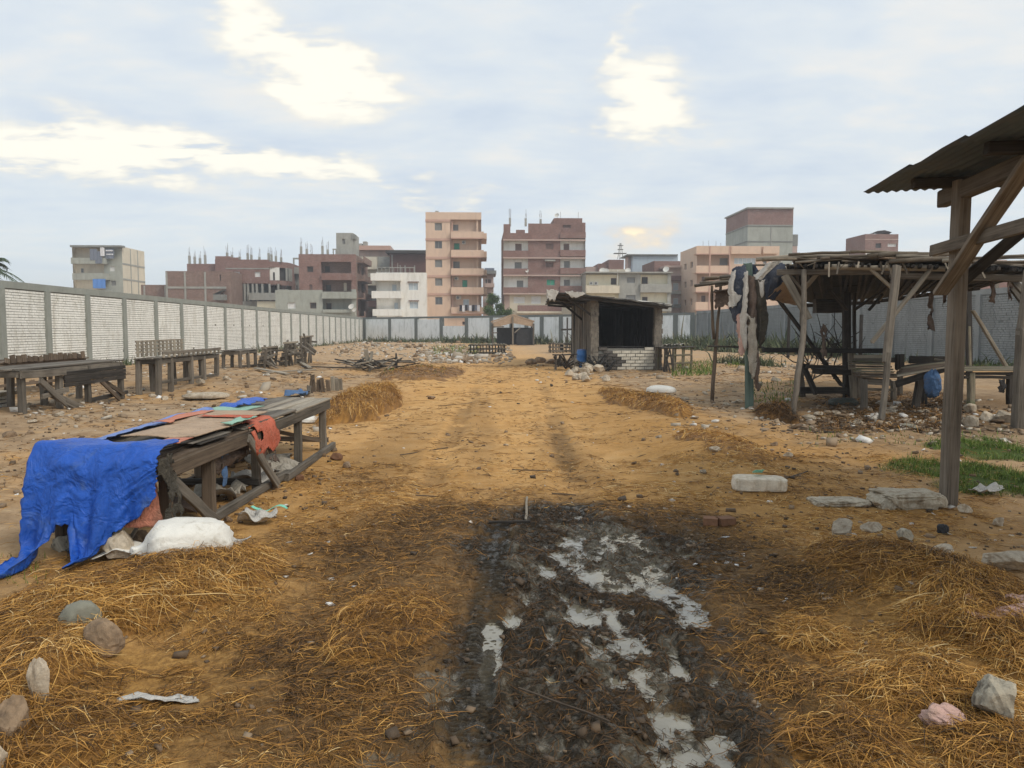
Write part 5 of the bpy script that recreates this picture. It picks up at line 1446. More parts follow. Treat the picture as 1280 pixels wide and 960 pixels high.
    for k, (x, y, z, m) in enumerate(((-2.4, 7.0, .1, 'grey_rag'), (-2.3, 7.8, .08, 'white_rag'), (-2.4, 8.7, .09, 'grey_rag'), (-2.5, 6.4, .1, 'brown_rag'), (-2.2, 8.3, .1, 'grey_rag'))):
        g = gz(x, y)
        sheet('rag', [[Vector((x - .22 + .11 * i, y - .2 + .11 * j, g + .02 + rnd.uniform(0, z * 1.4))) for j in range(5)] for i in range(5)], m, None, 3, .03, 6, .004, .05,
              ('crumpled grey rag below the red one under the near table', 'crumpled white rag under the near table', 'grey rag by the end legs under the near table', 'crumpled brown rag under the near table', 'grey rag against the ground rail of the near table')[k], 'rag', 'rags under the near table', seed=30 + k, floor=True)

near_table()

# ------------------------------------------------------------------ other tables and stalls on the side by the white wall
def plank_table(name, label, x0, x1, y0, y1, z, mat='wood_grey', nb=6, apron=None, legs=None, group=None, leg_w=.085, rot=0., rail=True):
    """axis-aligned market table; y runs along the wall"""
    o = thing(name, label, 'table', ((x0 + x1) / 2, (y0 + y1) / 2, gz((x0 + x1) / 2, (y0 + y1) / 2)), group)
    for i in range(nb):
        x = x0 + (x1 - x0) * (i + .5) / nb
        wood('plank', (x, y0 - rnd.uniform(0, .15), z + rnd.uniform(-.012, .012)), (x + rnd.uniform(-.04, .04), y1 + rnd.uniform(0, .12), z + rnd.uniform(-.01, .02)), (x1 - x0) / nb * rnd.uniform(.82, .97), .03, mat, o)
    for x in (x0 + .05, x1 - .05): wood('edge_beam', (x, y0, z - .075), (x, y1, z - .07), .05, .11, mat, o)
    for y in (y0 + .03, y1 - .03): wood('edge_beam', (x0 + .08, y, z - .08), (x1 - .08, y, z - .075), .05, .11, mat, o)
    for y in (legs or (y0 + .08, (y0 + y1) / 2, y1 - .08)):
        for x in (x0 + .06, x1 - .06):
            wood('leg', (x + rnd.uniform(-.03, .03), y, gz(x, y) - .05), (x, y, z - .03), leg_w, leg_w, mat, o)
    if rail:
        wood('rail', (x1 - .06, y0 + .1, .30), (x1 - .06, y1 - .1, .26), .04, .07, mat, o)
    return o

def side_tables():
    x0, x1, y0, y1, z = -8.85, -7.85, 13.45, 17.3, .86
    o = plank_table('market_table', 'dark timber market table with a deep apron and crossed braces at its end', x0, x1, y0, y1, z, 'wood_grey', 7, None, (13.55, 14.75, 15.8, 17.2), leg_w=.11, rail=False)
    for k in range(4): wood('apron_board', (x1 + .01, 14.8, z - .14 - .075 * k), (x1 + .02, 17.28, z - .13 - .075 * k), .03, .072, 'wood_dark', o)
    wood('fascia_board', (x1 + .04, 13.4, z - .08), (x1 + .045, 14.8, z - .10), .035, .14, 'wood_grey', o)
    wood('brace', (x1 + .06, 13.9, z - .2), (x1 + .12, 14.75, .1), .035, .12, 'wood_grey', o); wood('brace', (x1 + .02, 14.9, .42), (x1 + .06, 13.95, .36), .04, .09, 'wood_grey', o)
    wood('brace', (x1 - .03, 14.2, .45), (x1 + .25, 15.0, .02), .04, .13, 'wood_grey', o)
    wood('brace', (x1, 16.1, z - .3), (x1 + .05, 16.9, .05), .04, .09, 'wood_brown', o); wood('brace', (x1 - .1, 16.3, z - .3), (x1, 17.25, .12), .04, .09, 'wood_brown', o)
    wood('rail', (x1 - .05, 15.9, .12), (x1 - .05, 17.5, .16), .05, .08, 'wood_dark', o)
    o = plank_table('market_table', 'low plank table with an upright slatted front behind the dark table', -11.6, -10.6, 17.2, 21.2, .80, 'wood_brown', 5)
    for k in range(16): wood('slat', (-10.55, 17.6 + .22 * k, .80), (-10.56, 17.6 + .22 * k + rnd.uniform(-.03, .03), rnd.uniform(.90, .98)), .03, .18, 'wood_brown', o, up=(0, 1, 0))
    # whitewashed block with a slab on it
    o = thing('brick_trough', 'low whitewashed brick trough under a grey slab beside the dark table', 'trough', (-9.7, 14.6, 0))
    q = MB(); q.box(-10.6, -9.0, 13.9, 15.3, .30, .37); q.build('slab', 'slab_concrete', o)
    q = MB(); q.box(-10.5, -9.07, 14.02, 15.2, -.05, .30); q.build('core', 'mortar_dark', o)
    me = brick_panel_mesh('brick_panel', 1.42, .30, ('white_brick', 'mortar_dark'), 9, .2, .075)
    p = bpy.data.objects.new('brick_panel', me); link(p, o, Matrix.Translation((-10.5, 14.005, .0))); p['kind'] = 'stuff'
    me = brick_panel_mesh('brick_panel', 1.18, .30, ('white_brick', 'mortar_dark'), 10, .2, .075)
    p = bpy.data.objects.new('brick_panel', me); link(p, o, Matrix.Translation((-9.055, 14.02, 0)) @ Matrix.Rotation(math.pi / 2, 4, 'Z')); p['kind'] = 'stuff'
    # table with a pierced back rack
    o = plank_table('market_table', 'grey timber table with a pale pierced rack along its back', -8.08, -7.5, 18.4, 22.5, .87, 'wood_grey', 4, None, (18.4, 19.1, 20.4, 21.3, 22.4), leg_w=.12)
    wood('guard_rail', (-7.48, 18.45, .99), (-7.48, 22.5, 1.0), .04, .07, 'wood_grey', o)
    for k in range(13): wood('guard_post', (-7.48, 18.5 + .32 * k, .89), (-7.48, 18.5 + .32 * k, .97), .04, .09, 'wood_pale', o)
    for zz in (1.0, 1.09, 1.18, 1.27): wood('rack_board', (-8.12, 18.5, zz), (-8.12, 21.4, zz + .01), .03, .045, 'wood_pale', o)
    for k in range(12): wood('rack_slat', (-8.12, 18.6 + .245 * k, .9), (-8.12, 18.6 + .245 * k, 1.29), .035, .10, 'wood_pale', o, up=(0, 1, 0))
    # small table, and upturned tables stacked beyond it
    o = plank_table('market_table', 'small grey table standing before the heap of upturned tables', -8.7, -8.05, 26.2, 28.2, .84, 'wood_grey', 4, leg_w=.10)
    for n_, (cx, cy, h, l_, lab) in enumerate(((-7.75, 27.8, .70, 1.5, 'upturned grey table on its side beside the small table'), (-7.35, 29.2, .85, 1.5, 'upturned grey table propped on another one with its legs out'), (-7.1, 30.8, 1.05, 1.5, 'tall broken table frame at the end of the heap of tables'))):
        t = thing('upturned_table', lab, 'table', (cx, cy, gz(cx, cy)))
        g = gz(cx, cy)
        for k in range(5): wood('plank', (cx + .05 * k, cy - l_ / 2, g + h * (.12 + .19 * k)), (cx + .06 * k, cy + l_ / 2, g + h * (.10 + .2 * k)), .03, h * .17, 'wood_grey', t)
        for k in range(5):
            a = Vector((cx + .1, cy - l_ / 2 + l_ * k / 4, g + h * rnd.uniform(.3, .9))); wood('leg', a, a + Vector((rnd.uniform(.3, .7), rnd.uniform(-.3, .3), rnd.uniform(-.5, .25))), .07, .07, 'wood_grey', t)
        for k in range(4):
            a = Vector((cx + .25, cy - l_ / 2 + l_ * k / 3.2, g)); wood('post', a, a + Vector((rnd.uniform(-.15, .15), rnd.uniform(-.2, .2), h * rnd.uniform(.85, 1.15))), .08, .08, 'wood_grey', t)
        wood('rail', (cx + .32, cy - l_ / 2, g + h * .5), (cx + .30, cy + l_ / 2, g + h * .62), .05, .08, 'wood_grey', t); wood('rail', (cx + .2, cy - l_ / 2 - .1, g + h), (cx + .3, cy + l_ / 2 + .1, g + h * 1.02), .06, .07, 'wood_pale', t)
    # loose planks before them
    for k, (a, b_) in enumerate((((330, 468), (392, 464)), ((320, 462), (360, 470)), ((372, 452), (388, 462)), ((378, 460), (450, 462)))):
        p, q_ = on(*a, .05), on(*b_, .06)
        tag(wood('loose_plank', p, q_, .16, .04, 'wood_pale' if k < 3 else 'wood_dark', None), ('pale plank lying flat before the upturned tables', 'pale plank crossing another before the upturned tables', 'short pale plank lying at the end of the heap of tables', 'long dark plank lying between the upturned tables and the wood pile')[k], 'plank', 'planks by the upturned tables')
    # pile of sticks and planks
    c = on(470, 460)
    o = thing('wood_pile', 'heap of old grey sticks and planks lying out in the yard', 'wood pile', c)
    for k in range(46):
        a = rnd.uniform(0, 6.28); r_ = rnd.uniform(0, .55); L = rnd.uniform(.5, 1.6)
        p = c + Vector((rnd.uniform(-1.05, 1.1), rnd.uniform(-.7, .9), .04 + rnd.uniform(0, .34) * math.exp(-r_)))
        d = Vector((math.cos(a), math.sin(a) * .6, rnd.uniform(-.2, .25))) * L / 2
        e = p + d; f = p - d
        for q_ in (e, f): q_.z = max(q_.z, gz(q_.x, q_.y) + .02)
        wood('stick', f, e, rnd.uniform(.04, .1), rnd.uniform(.03, .05), rnd.choice(('wood_grey', 'wood_dark', 'wood_pale', 'wood_dark')), o)
    wood('upright_plank', on(464, 463, -.1), P(457, 437, c.y - .1), .16, .05, 'wood_pale', o); wood('upright_plank', on(462, 464), P(465, 440, c.y), .1, .05, 'wood_pale', o)
    wood('upright_plank', on(496, 460), P(495, 442, c.y + .1), .07, .06, 'wood_grey', o); wood('upright_plank', on(484, 462), P(496, 449, c.y), .06, .05, 'wood_pale', o); wood('upright_plank', on(440, 458), P(461, 444, c.y + .2), .06, .06, 'wood_grey', o)
    # stakes standing in the hay behind the near table
    for k, (px, py, h) in enumerate(((388, 492, 18), (393, 491, 22), (398, 489, 14), (404, 488, 15), (411, 487, 12), (417, 489, 18), (422, 489, 16), (426, 487, 13), (385, 494, 12))):
        f = on(px, py, -.05); t_ = P(px + rnd.uniform(-3, 3), py - h, f.y)
        tag(wood('stake', f, t_, .10, .07, 'wood_pale' if k > 4 else 'wood_brown', None), 'short weathered stake in a row behind the near table' if k > 4 else 'short reddish brown stake in the clump behind the near table', 'stake', 'pale stakes behind the near table' if k > 4 else 'brown stakes behind the near table')
    p = on(371, 496)
    sheet('blue_rag', [[Vector((p.x - .25 + .13 * i, p.y - .2 + .12 * j, p.z + .03 + rnd.uniform(0, .14))) for j in range(5)] for i in range(5)], 'blue_dusty', None, 3, .04, 5, .005, .05, 'crumpled blue rag on the ground behind the near table', 'rag', seed=50, floor=True)
    sack('white_sack', 'flat white sack on the ground under the end of the near table', on(398, 528), .62, .30, .16, .2, 'white_sack', 3)
    p = on(258, 498)
    sack('white_sack', 'flattened dusty pale sack on the bare ground before the grey table', p, 1.0, .5, .20, .1, 'stone_pale', 5, False, wr=.2)

side_tables()

# ------------------------------------------------------------------ burnt shed, gabled shelter, small racks
def shed():
    Y0, Y1 = 29.6, 36.8
    xl, xr = P(742, 412, Y0).x, P(822, 412, Y0).x
    o = thing('market_shed', 'burnt timber market shed with a sagging dark roof and a low white brick front', 'shed', ((xl + xr) / 2, (Y0 + Y1) / 2, 0))
    # stone piers
    for px0, px1, t in ((738, 747.5, 375), (817.5, 827, 383)):
        a, b_ = P(px0, 412, Y0).x, P(px1, 412, Y0).x; zt = P(740, t, Y0).z; z = -.05; k = 0
        while z < zt:
            h = rnd.uniform(.13, .22); q = MB(); j = lambda: rnd.uniform(-.02, .02)
            q.box(a + j(), b_ + j(), Y0 - .15 + j(), Y0 + .15 + j(), z, min(z + h - .012, zt)); q.build('pier_stone', 'sooty_stone', o); z += h
        q = MB(); q.box(a + .03, b_ - .03, Y0 - .12, Y0 + .12, -.05, zt - .02); q.build('pier_core', 'mortar_dark', o)
    # low brick front, bricks one by one; scorched at one end
    a, b_ = P(747.5, 412, Y0).x, P(817.5, 412, Y0).x; zt = P(740, 434.5, Y0).z
    bl, bh = .36, .125; n = int(zt / bh) + 1
    meshes = {}
    for m in ('limewashed_brick', 'scorched_brick'):
        for v in range(3):
            q = MB(); w = bl - .03; h = bh - .026; d = .13
            V = [(x * w / 2 + rnd.uniform(-.006, .006), y * d / 2, z * h / 2 + rnd.uniform(-.005, .005)) for z in (-1, 1) for x, y in ((-1, -1), (1, -1), (1, 1), (-1, 1))]
            me = bpy.data.meshes.new('brick'); me.from_pydata(V, [], [(0, 3, 2, 1), (4, 5, 6, 7), (0, 1, 5, 4), (1, 2, 6, 5), (2, 3, 7, 6), (3, 0, 4, 7)]); me.materials.append(MAT[m]); me.update(); meshes[m, v] = me
    front = MB(); front.box(a, b_, Y0 - .04, Y0 + .05, -.05, zt - .03); fw = front.build('front_wall', 'mortar_dark', o)
    for i in range(n):
        x = a + (bl / 2 if i % 2 else 0) + rnd.uniform(0, .03)
        while x < b_ - .05:
            xc = min(x + bl / 2, b_ - bl / 2 + .05)
            burnt = (xc - a) < .75 + rnd.uniform(-.25, .25) - i * .01
            z = (i + .5) * bh
            if not (i == n - 1 and rnd.random() < .45) and z < zt + .02:
                br = bpy.data.objects.new('brick', meshes['scorched_brick' if burnt else 'limewashed_brick', rnd.randrange(3)])
                link(br, fw, Matrix.Translation((xc, Y0 - .03 + rnd.uniform(-.012, .012), z)) @ Matrix.Rotation(rnd.uniform(-.02, .02), 4, 'Y'))
            x += bl
    # timber frame, boarded sides and back
    zl, zr = P(740, 372, Y0).z, P(820, 379, Y0).z
    def roof_z(x): return zl + (zr - zl) * (x - xl) / (xr - xl)
    for y in (Y0 + .3, 33, Y1): wood('post', (xl + .06, y, -.05), (xl + .06, y, zl - .02), .12, .12, 'burnt_shade_wood' if y > 30 else 'wood_grey', o); wood('post', (xr, y, -.05), (xr, y, zr - .02), .12, .12, 'burnt_shade_wood', o)
    n = 22
    for k in range(n):
        y = Y0 + .55 + (Y1 - Y0 - .6) * k / n
        if k % 7 != 5: wood('side_board', (xl + .02, y, -.03), (xl + .02 + rnd.uniform(-.03, .03), y + rnd.uniform(-.04, .04), zl - rnd.uniform(.02, .15)), .03, .30, rnd.choice(('wood_grey', 'wood_grey', 'wood_brown')), o, up=(0, 1, 0))
        wood('side_board', (xr - .03, y, -.03), (xr - .03, y, zr - .02), .03, .31, 'burnt_shade_wood', o, up=(0, 1, 0))
    for k in range(12):
        x = xl + .12 + (xr - xl - .2) * k / 11
        wood('back_board', (x, Y1, -.03), (x, Y1, roof_z(x) - .03), .27 if k % 4 else .25, .03, 'burnt_shade_wood', o, up=(0, -1, 0))
    for k in range(6):
        x = xr - .1 - .12 * k; wood('inner_slat', (x, Y0 + 1.6, -.02), (x + .02, Y0 + 1.6, rnd.uniform(1.2, 2.2)), .05, .03, rnd.choice(('burnt_shade_wood', 'wood_dark')), o)
    wood('counter', (xl + .2, Y0 + .25, zt + .03), (xr - .1, Y0 + .25, zt + .03), .32, .04, 'burnt_shade_wood', o)
    wood('head_beam', (xl - .2, Y0, zl - .05), (xr + .25, Y0, zr - .05), .09, .13, 'burnt_shade_wood', o); wood('head_beam', (xl, Y0 - .1, zl - .06), (xl, Y1, zl - .06), .1, .12, 'wood_dark', o); wood('head_beam', (xr, Y0 + .1, zr - .06), (xr, Y1, zr - .06), .1, .12, 'burnt_shade_wood', o)
    # roof: near edge lifts towards the overhang
    A = P(688, 364.5, 28.9); M_ = P(742, 369, 28.9); C = P(839, 382, 28.9); F0 = P(682, 379, 37.6); F1 = P(716, 381.5, 37.6); F2 = P(806, 388, 37.6)
    rows = []
    for i in range(4):
        t = i / 3
        rows.append([A.lerp(F0, t) + Vector((0, 0, -.05)), A.lerp(M_, .5).lerp(F0.lerp(F1, .5), t) + Vector((0, 0, .03)), M_.lerp(F1, t), M_.lerp(C, .5).lerp(F1.lerp(F2, .5), t) + Vector((0, 0, .04)), C.lerp(F2, t)])
    sheet('roof', rows, 'felt_roof', o, 6, .035, 2., .06, .12, seed=61)
    for t in (.02, .33, .66, .97): wood('rafter', A.lerp(F0, t) + Vector((.1, 0, -.12)), C.lerp(F2, t) + Vector((-.1, 0, -.09)), .07, .09, 'wood_dark', o)
    wood('brace', Vector((xl, Y0 - .05, zl - .75)), Vector((xl - 1.0, Y0 - .1, roof_z(xl - 1.0) - .14)), .07, .09, 'wood_dark', o); wood('brace', Vector((xl, 33, zl - .8)), Vector((xl - .9, 33, roof_z(xl - .9) - .14)), .07, .09, 'wood_dark', o)
    # torn white plastic on the roof edges
    def patch(pts, m, lab, s, z=.07): return sheet('plastic_scrap', [[p + Vector((0, 0, z)) for p in r_] for r_ in pts], m, None, 4, .05, 3., .006, .12, lab, 'plastic sheet', seed=s)
    patch([[A.lerp(M_, k / 12) + Vector((0, -.10, -.15 * i * (1.2 if k < 2 else .5))) for k in range(-1, 3)] for i in range(3)], 'white_rag', 'torn white plastic hanging off the high corner of the shed roof', 62)
    patch([[A.lerp(M_, .35 + .15 * k) + Vector((0, -.08, -.10 * i * (1 if 0 < k < 3 else .3))) for k in range(4)] for i in range(3)], 'white_rag', 'white plastic scrap over the middle of the shed roof edge', 63)
    patch([[M_.lerp(C, .5 + .13 * k) + Vector((0, -.05 + .5 * i, -.04 + .03 * i)) for k in range(5)] for i in range(4)], 'white_rag', 'pale plastic sheet on the low end of the shed roof', 64)
    patch([[A.lerp(F0, .02 + .04 * k) + Vector((-.12, 0, -.12 * i)) for k in range(4)] for i in range(3)], 'white_rag', 'ragged white plastic strip along the side of the shed roof', 65)
    # drum and scorched clutter by the shed
    c = on(727, 459)
    d = thing('plastic_drum', 'blue plastic drum among scorched junk beside the shed', 'drum', c)
    q = MB(); r_ = .2; prof = [(0, .16), (.02, .19), (.2, .2), (.22, .21), (.25, .2), (.45, .2), (.47, .21), (.5, .2), (.66, .19), (.68, .17)]
    q.tube([c + Vector((0, 0, z)) for z, _ in prof], [k for _, k in prof], 14); q.build('body', 'blue_plastic', d, True)
    q = MB(); q.tube([c + Vector((0, 0, z)) for z in (.675, .70, .72)], [.18, .185, .10], 14); q.build('lid', 'blue_faded', d, True)
    for k, (px, py, w) in enumerate(((706, 462, .8), (740, 461, .7), (754, 466, .8))):
        c = on(px, py); t = thing('broken_stall', ('low stool of crossed sticks beside the blue drum', 'scorched tangle of broken timber against the shed pier', 'charred frame leaning on the blackened bricks of the shed')[k], 'broken timber', c)
        for _ in range(16):
            p = c + Vector((rnd.uniform(-.4, .4) * w, rnd.uniform(-.3, .3), rnd.uniform(.03, .25))); e = p + Vector((rnd.uniform(-.4, .4), rnd.uniform(-.3, .3), rnd.uniform(.0, .45)))
            wood('stick', p, e, .06, .05, 'burnt_shade_wood' if k else 'wood_dark', t)
        if k == 0:
            for sx in (-.35, .35):
                for sy in (-.2, .2): wood('leg', c + Vector((sx, sy, 0)), c + Vector((sx, sy, .55)), .05, .05, 'wood_grey', t)
            wood('top', c + Vector((-.45, 0, .56)), c + Vector((.45, 0, .58)), .4, .04, 'wood_dark', t)
    sack('dirty_sack', 'small dirty white sack at the foot of the low brick front', on(769, 463), .42, .34, .42, .3, 'grey_rag', 7)
    # racks left of the shed, small table right of it
    for k, (px0, px1, py, lab) in enumerate(((688, 704, 441, 'low open crate of grey slats before the shed'), (703, 724, 441, 'long low crate of dark slats against the shed side'))):
        a, b_ = on(px0, py), on(px1, py); t = thing('slatted_crate', lab, 'crate', a)
        for y in (0, .9):
            for i in range(5): p = a.lerp(b_, i / 4) + Vector((0, y, 0)); wood('upright', p, p + Vector((0, 0, .62)), .06, .05, 'wood_dark', t)
            for z in (.12, .36, .6): wood('slat', a + Vector((-.05, y - .04, z)), b_ + Vector((.05, y - .04, z)), .03, .08, 'wood_dark' if k else 'wood_grey', t)
        for i in range(5): p = a.lerp(b_, i / 4); wood('lid_slat', p + Vector((0, -.05, .65)), p + Vector((0, .95, .65)), .12, .025, 'wood_grey', t)
    a, b_ = on(831, 465), on(864, 463)
    t = thing('market_table', 'small dark table with pale rubbish on top beside the shed', 'table', a)
    for i in range(4):
        for y in (0, 1.1): p = a.lerp(b_, i / 3) + Vector((0, y, 0)); wood('leg', p, p + Vector((0, 0, .86)), .07, .07, 'wood_mossy', t)
    for i in range(5): wood('plank', a + Vector((-.1, .25 * i, .89)), b_ + Vector((.12, .25 * i, .89)), .22, .03, 'wood_dark', t)
    for z in (.3, .6): wood('rail', a + Vector((0, -.05, z)), b_ + Vector((0, -.05, z)), .04, .07, 'wood_mossy', t)
    for k in range(7): wood('side_stick', a + Vector((rnd.uniform(-.1, .4), -.06, .02)), a + Vector((rnd.uniform(-.1, .3), -.02, .9)), .05, .04, 'wood_dark', t)
    for k in range(6):
        p = a.lerp(b_, .12 + .15 * k) + Vector((0, rnd.uniform(.1, .8), .90))
        sheet('rubbish_rag', [[p + Vector((.06 * i - .1, .1 * j, rnd.uniform(.0, .12))) for j in range(4)] for i in range(4)], 'white_rag' if k % 2 else 'grey_rag', None, 2, .02, 6, .004, .03, 'pale rag scrap on top of the small dark table' if k % 2 else 'grey rag scrap on top of the small dark table', 'rag', 'pale scraps on the small table' if k % 2 else 'grey scraps on the small table', seed=70 + k)
    # gabled shelter far off
    Y = 77.
    o = thing('gabled_shelter', 'small gabled shelter with a tan roof before the far wall', 'shelter', P(640, 431, Y).to_tuple()[:2] + (0,))
    rg, e0, e1 = P(641, 392.5, Y), P(614, 401.5, Y), P(668, 401, Y)
    for a, b_, c_ in ((e0, rg, 0), (rg, e1, 1)):
        q = MB(); dp = Vector((0, 3.2, .0)); th = Vector((0, 0, -.12))
        q.poly([a, b_, b_ + dp, a + dp]); q.poly([a + dp + th, b_ + dp + th, b_ + th, a + th]); q.poly([a + th, b_ + th, b_, a]); q.poly([a, a + dp, a + dp + th, a + th]); q.poly([b_ + dp, b_, b_ + th, b_ + dp + th]); q.poly([b_ + dp, b_ + dp + th, a + dp + th, a + dp])
        q.build('roof', 'cardboard', o)
    q = MB(); q.poly([e0 + Vector((.1, .02, -.7)), rg + Vector((0, .02, -.9)), e1 + Vector((-.1, .02, -.6)), e1 + Vector((-.1, .02, -.14)), rg + Vector((0, .02, -.14)), e0 + Vector((.1, .02, -.14))]); q.build('gable_cloth', 'cardboard', o)
    for px, t_, m in ((616, 403, 'wood_grey'), (641, 394, 'wood_pale'), (667, 403, 'wood_grey')): p = P(px, 412, Y); wood('post', (p.x, Y - .05, 0), (p.x, Y - .05, P(px, t_, Y).z - .12), .16, .16, m, o); wood('post', (p.x, Y + 3, 0), (p.x, Y + 3, P(px, t_, Y).z - .2), .16, .16, 'wood_dark', o)
    q = MB(); a, b_ = P(621, 412, Y + 2.2), P(668, 412, Y + 2.2); q.box(a.x, b_.x, Y + 2.2, Y + 2.3, 0, 1.75); q.build('interior_shade', 'black_tarp', o)  # added black sheet, paints the shade inside the shelter
    q = MB(); q.box(P(646, 412, Y).x, P(667, 412, Y).x, Y + .2, Y + .3, 0, P(646, 411.5, Y).z); q.build('side_shade', 'black_tarp', o)  # second added black sheet for the same interior shade
    wood('rail', P(614, 408.5, Y), P(630, 408.5, Y), .1, .12, 'wood_grey', o); wood('rail', P(614, 416, Y), P(622, 416, Y), .1, .1, 'wood_grey', o); wood('brace', P(643, 416, Y - .1), P(650, 410, Y - .1), .1, .1, 'wood_pale', o)
    # low lattice rack and a lone T post
    a, b_ = on(588, 444), on(631, 443)
    o = thing('lattice_rack', 'long low lattice rack with dark green stuff on the path', 'rack', a)
    for y in (0, 1.0, 2.2):
        for i in range(12): p = a.lerp(b_, i / 11) + Vector((0, y, 0)); wood('upright', p, p + Vector((rnd.uniform(-.04, .04), 0, .62)), .05, .05, 'wood_dark', o, st=2)
        for z in (.1, .35, .6): wood('rail', a + Vector((-.1, y - .04, z)), b_ + Vector((.1, y - .04, z)), .04, .06, 'wood_mossy' if y else 'wood_dark', o)
    for i in range(12): p = a.lerp(b_, i / 11); wood('top_slat', p + Vector((0, -.1, .65)), p + Vector((0, 2.4, .65)), .10, .03, 'wood_mossy', o, st=2)
    Yp = 62.; b0 = P(709, 429, Yp)
    o = thing('tee_post', 'dark upright post with a short crossbar before the far wall', 'post', (b0.x, Yp, 0)); wood('post', (b0.x, Yp, 0), (b0.x, Yp, P(709, 397, Yp).z), .12, .12, 'wood_dark', o); wood('crossbar', P(701, 412, Yp - .1), P(719, 411.5, Yp - .1), .1, .14, 'wood_dark', o)

shed()

# ------------------------------------------------------------------ reed roofed shelter
def reed_shelter():
    o = thing('reed_shelter', 'large open shelter of crooked posts under a ragged reed roof', 'shelter', (7.6, 16, 0))
    def W(name, a, b_, w, h, m='wood_grey', **k): return wood(name, P(*a), P(*b_), w, h, m, o, **k)
    def foot(px, py): return on(px, py, -.05)
    # posts
    f = foot(1001, 496); pole('post', [f, P(1000, 462, f.y), P(1004, 420, f.y), P(1005, 343, f.y)], (.10, .07), 'wood_grey', o)
    f = foot(990, 527); pole('post', [f, P(993, 505, f.y), P(997, 470, f.y + .2), P(1003, 430, f.y + .6), P(1005, 385, f.y + 1.1), P(1005, 338, f.y + 1.5)], (.040, .05), 'wood_post', o)
    f = foot(1059, 498); wood('post', f, P(1058, 366, f.y), .17, .16, 'wood_dark', o)
    f2 = foot(1067, 498); wood('post', f2, P(1064, 436, f2.y), .14, .10, 'wood_pale', o); wood('post', P(1068, 440, f.y + .2), P(1068, 366, f.y + .2), .07, .07, 'wood_dark', o)
    f = foot(1101, 528); wood('post', f, P(1110, 440, f.y + .1), .085, .085, 'wood_grey', o, bend=.01); wood('post', P(1108, 452, f.y + .1), P(1121, 332, f.y + .2), .115, .10, 'wood_grey', o)
    f = foot(1271, 536); wood('post', f, P(1279, 410, f.y), .15, .15, 'wood_grey', o); wood('post', P(1277, 420, f.y), P(1287, 338, f.y), .13, .13, 'wood_grey', o)
    f = foot(1212, 470); wood('post', (f.x, f.y, -.05), P(1210, 345, f.y), .18, .14, 'wood_dark', o); wood('post', P(1213, 462, f.y - .4), P(1212, 408, f.y - .4), .06, .06, 'wood_mossy', o)
    f = on(1245, 448); wood('post', (f.x, f.y, -.05), P(1246, 340, f.y), .2, .18, 'wood_grey', o)
    f = foot(937, 511); wood('post', f, P(935, 330, f.y), .15, .13, 'wood_green', o)
    f = foot(890, 502); pole('prop_stick', [f, P(893, 455, f.y), P(896, 420, f.y), P(899, 385, f.y), P(902, 347, f.y)], (.045, .03), 'wood_brown', o); pole('prop_stick', [P(893, 424, f.y), P(890, 395, f.y), P(890, 357, f.y)], (.04, .03), 'wood_brown', o)
    for px, py in ((1160, 447), (1075, 452), (985, 447)):
        f = on(px, py); wood('post', (f.x, f.y, -.05), (f.x, f.y, 2.3), .14, .14, 'wood_dark', o)
    # head beams
    FA, FB, FC = P(984, 337, 14.6), P(1122, 336, 13.4), P(1300, 342, 12.0)
    BA, BB, BC = P(1000, 381, 21.5), P(1100, 376, 20.8), P(1225, 360, 19.5)
    wood('head_beam', FA + Vector((-.2, 0, -.05)), FB + Vector((.2, 0, -.05)), .10, .11, 'wood_grey', o); wood('head_beam', FB + Vector((-.1, .05, -.12)), FC + Vector((.1, .05, -.08)), .09, .11, 'wood_grey', o)
    pole('head_beam', [P(1030, 334, 13.9), P(1182, 336, 12.9)], .05, 'wood_pale', o)
    wood('head_beam', BA + Vector((0, 0, -.03)), BB + Vector((0, 0, -.03)), .1, .1, 'wood_dark', o); wood('head_beam', BB, BC, .1, .1, 'wood_dark', o)
    wood('head_beam', P(1000, 357, 17.6), P(1125, 352, 16.8), .1, .12, 'wood_dark', o); wood('head_beam', P(1125, 352, 16.8), P(1270, 349, 15.8), .1, .12, 'wood_dark', o)
    # roof of poles, reeds and mats
    def rp(u, v):
        f = FA.lerp(FB, u / .45) if u < .45 else FB.lerp(FC, (u - .45) / .55)
        b_ = BA.lerp(BB, u / .45) if u < .45 else BB.lerp(BC, (u - .45) / .55)
        return f.lerp(b_, v)
    for k in range(30):
        u = (k + rnd.uniform(.1, .9)) / 30
        wood('rafter', rp(u, -.05) + Vector((0, 0, .03)), rp(min(1, max(0, u + rnd.uniform(-.03, .03))), 1.02) + Vector((0, 0, .02)), .055, .06, rnd.choice(('wood_dark', 'burnt_shade_wood')), o, st=5)  # rafters coloured near-black to carry the shade beneath the roof
    sheet('mat', [[rp(u / 8, v / 4 * .98 + .01) + Vector((0, 0, .10 + rnd.uniform(-.02, .03))) for u in range(9)] for v in range(5)], 'shade_mat', o, 5, .03, 3, .05, .10, seed=81)
    sheet('mat', [[rp(.36 + u * .07, v / 3 * .5 - .02) + Vector((0, 0, .16 + rnd.uniform(0, .05))) for u in range(7)] for v in range(4)], 'cardboard', o, 4, .03, 3, .02, .12, seed=82)
    sheet('mat', [[rp(.02 + u * .06, v / 3 * .5 - .03) + Vector((0, 0, .15 + rnd.uniform(0, .06))) for u in range(7)] for v in range(4)], 'reed', o, 4, .03, 3, .02, .12, seed=83)
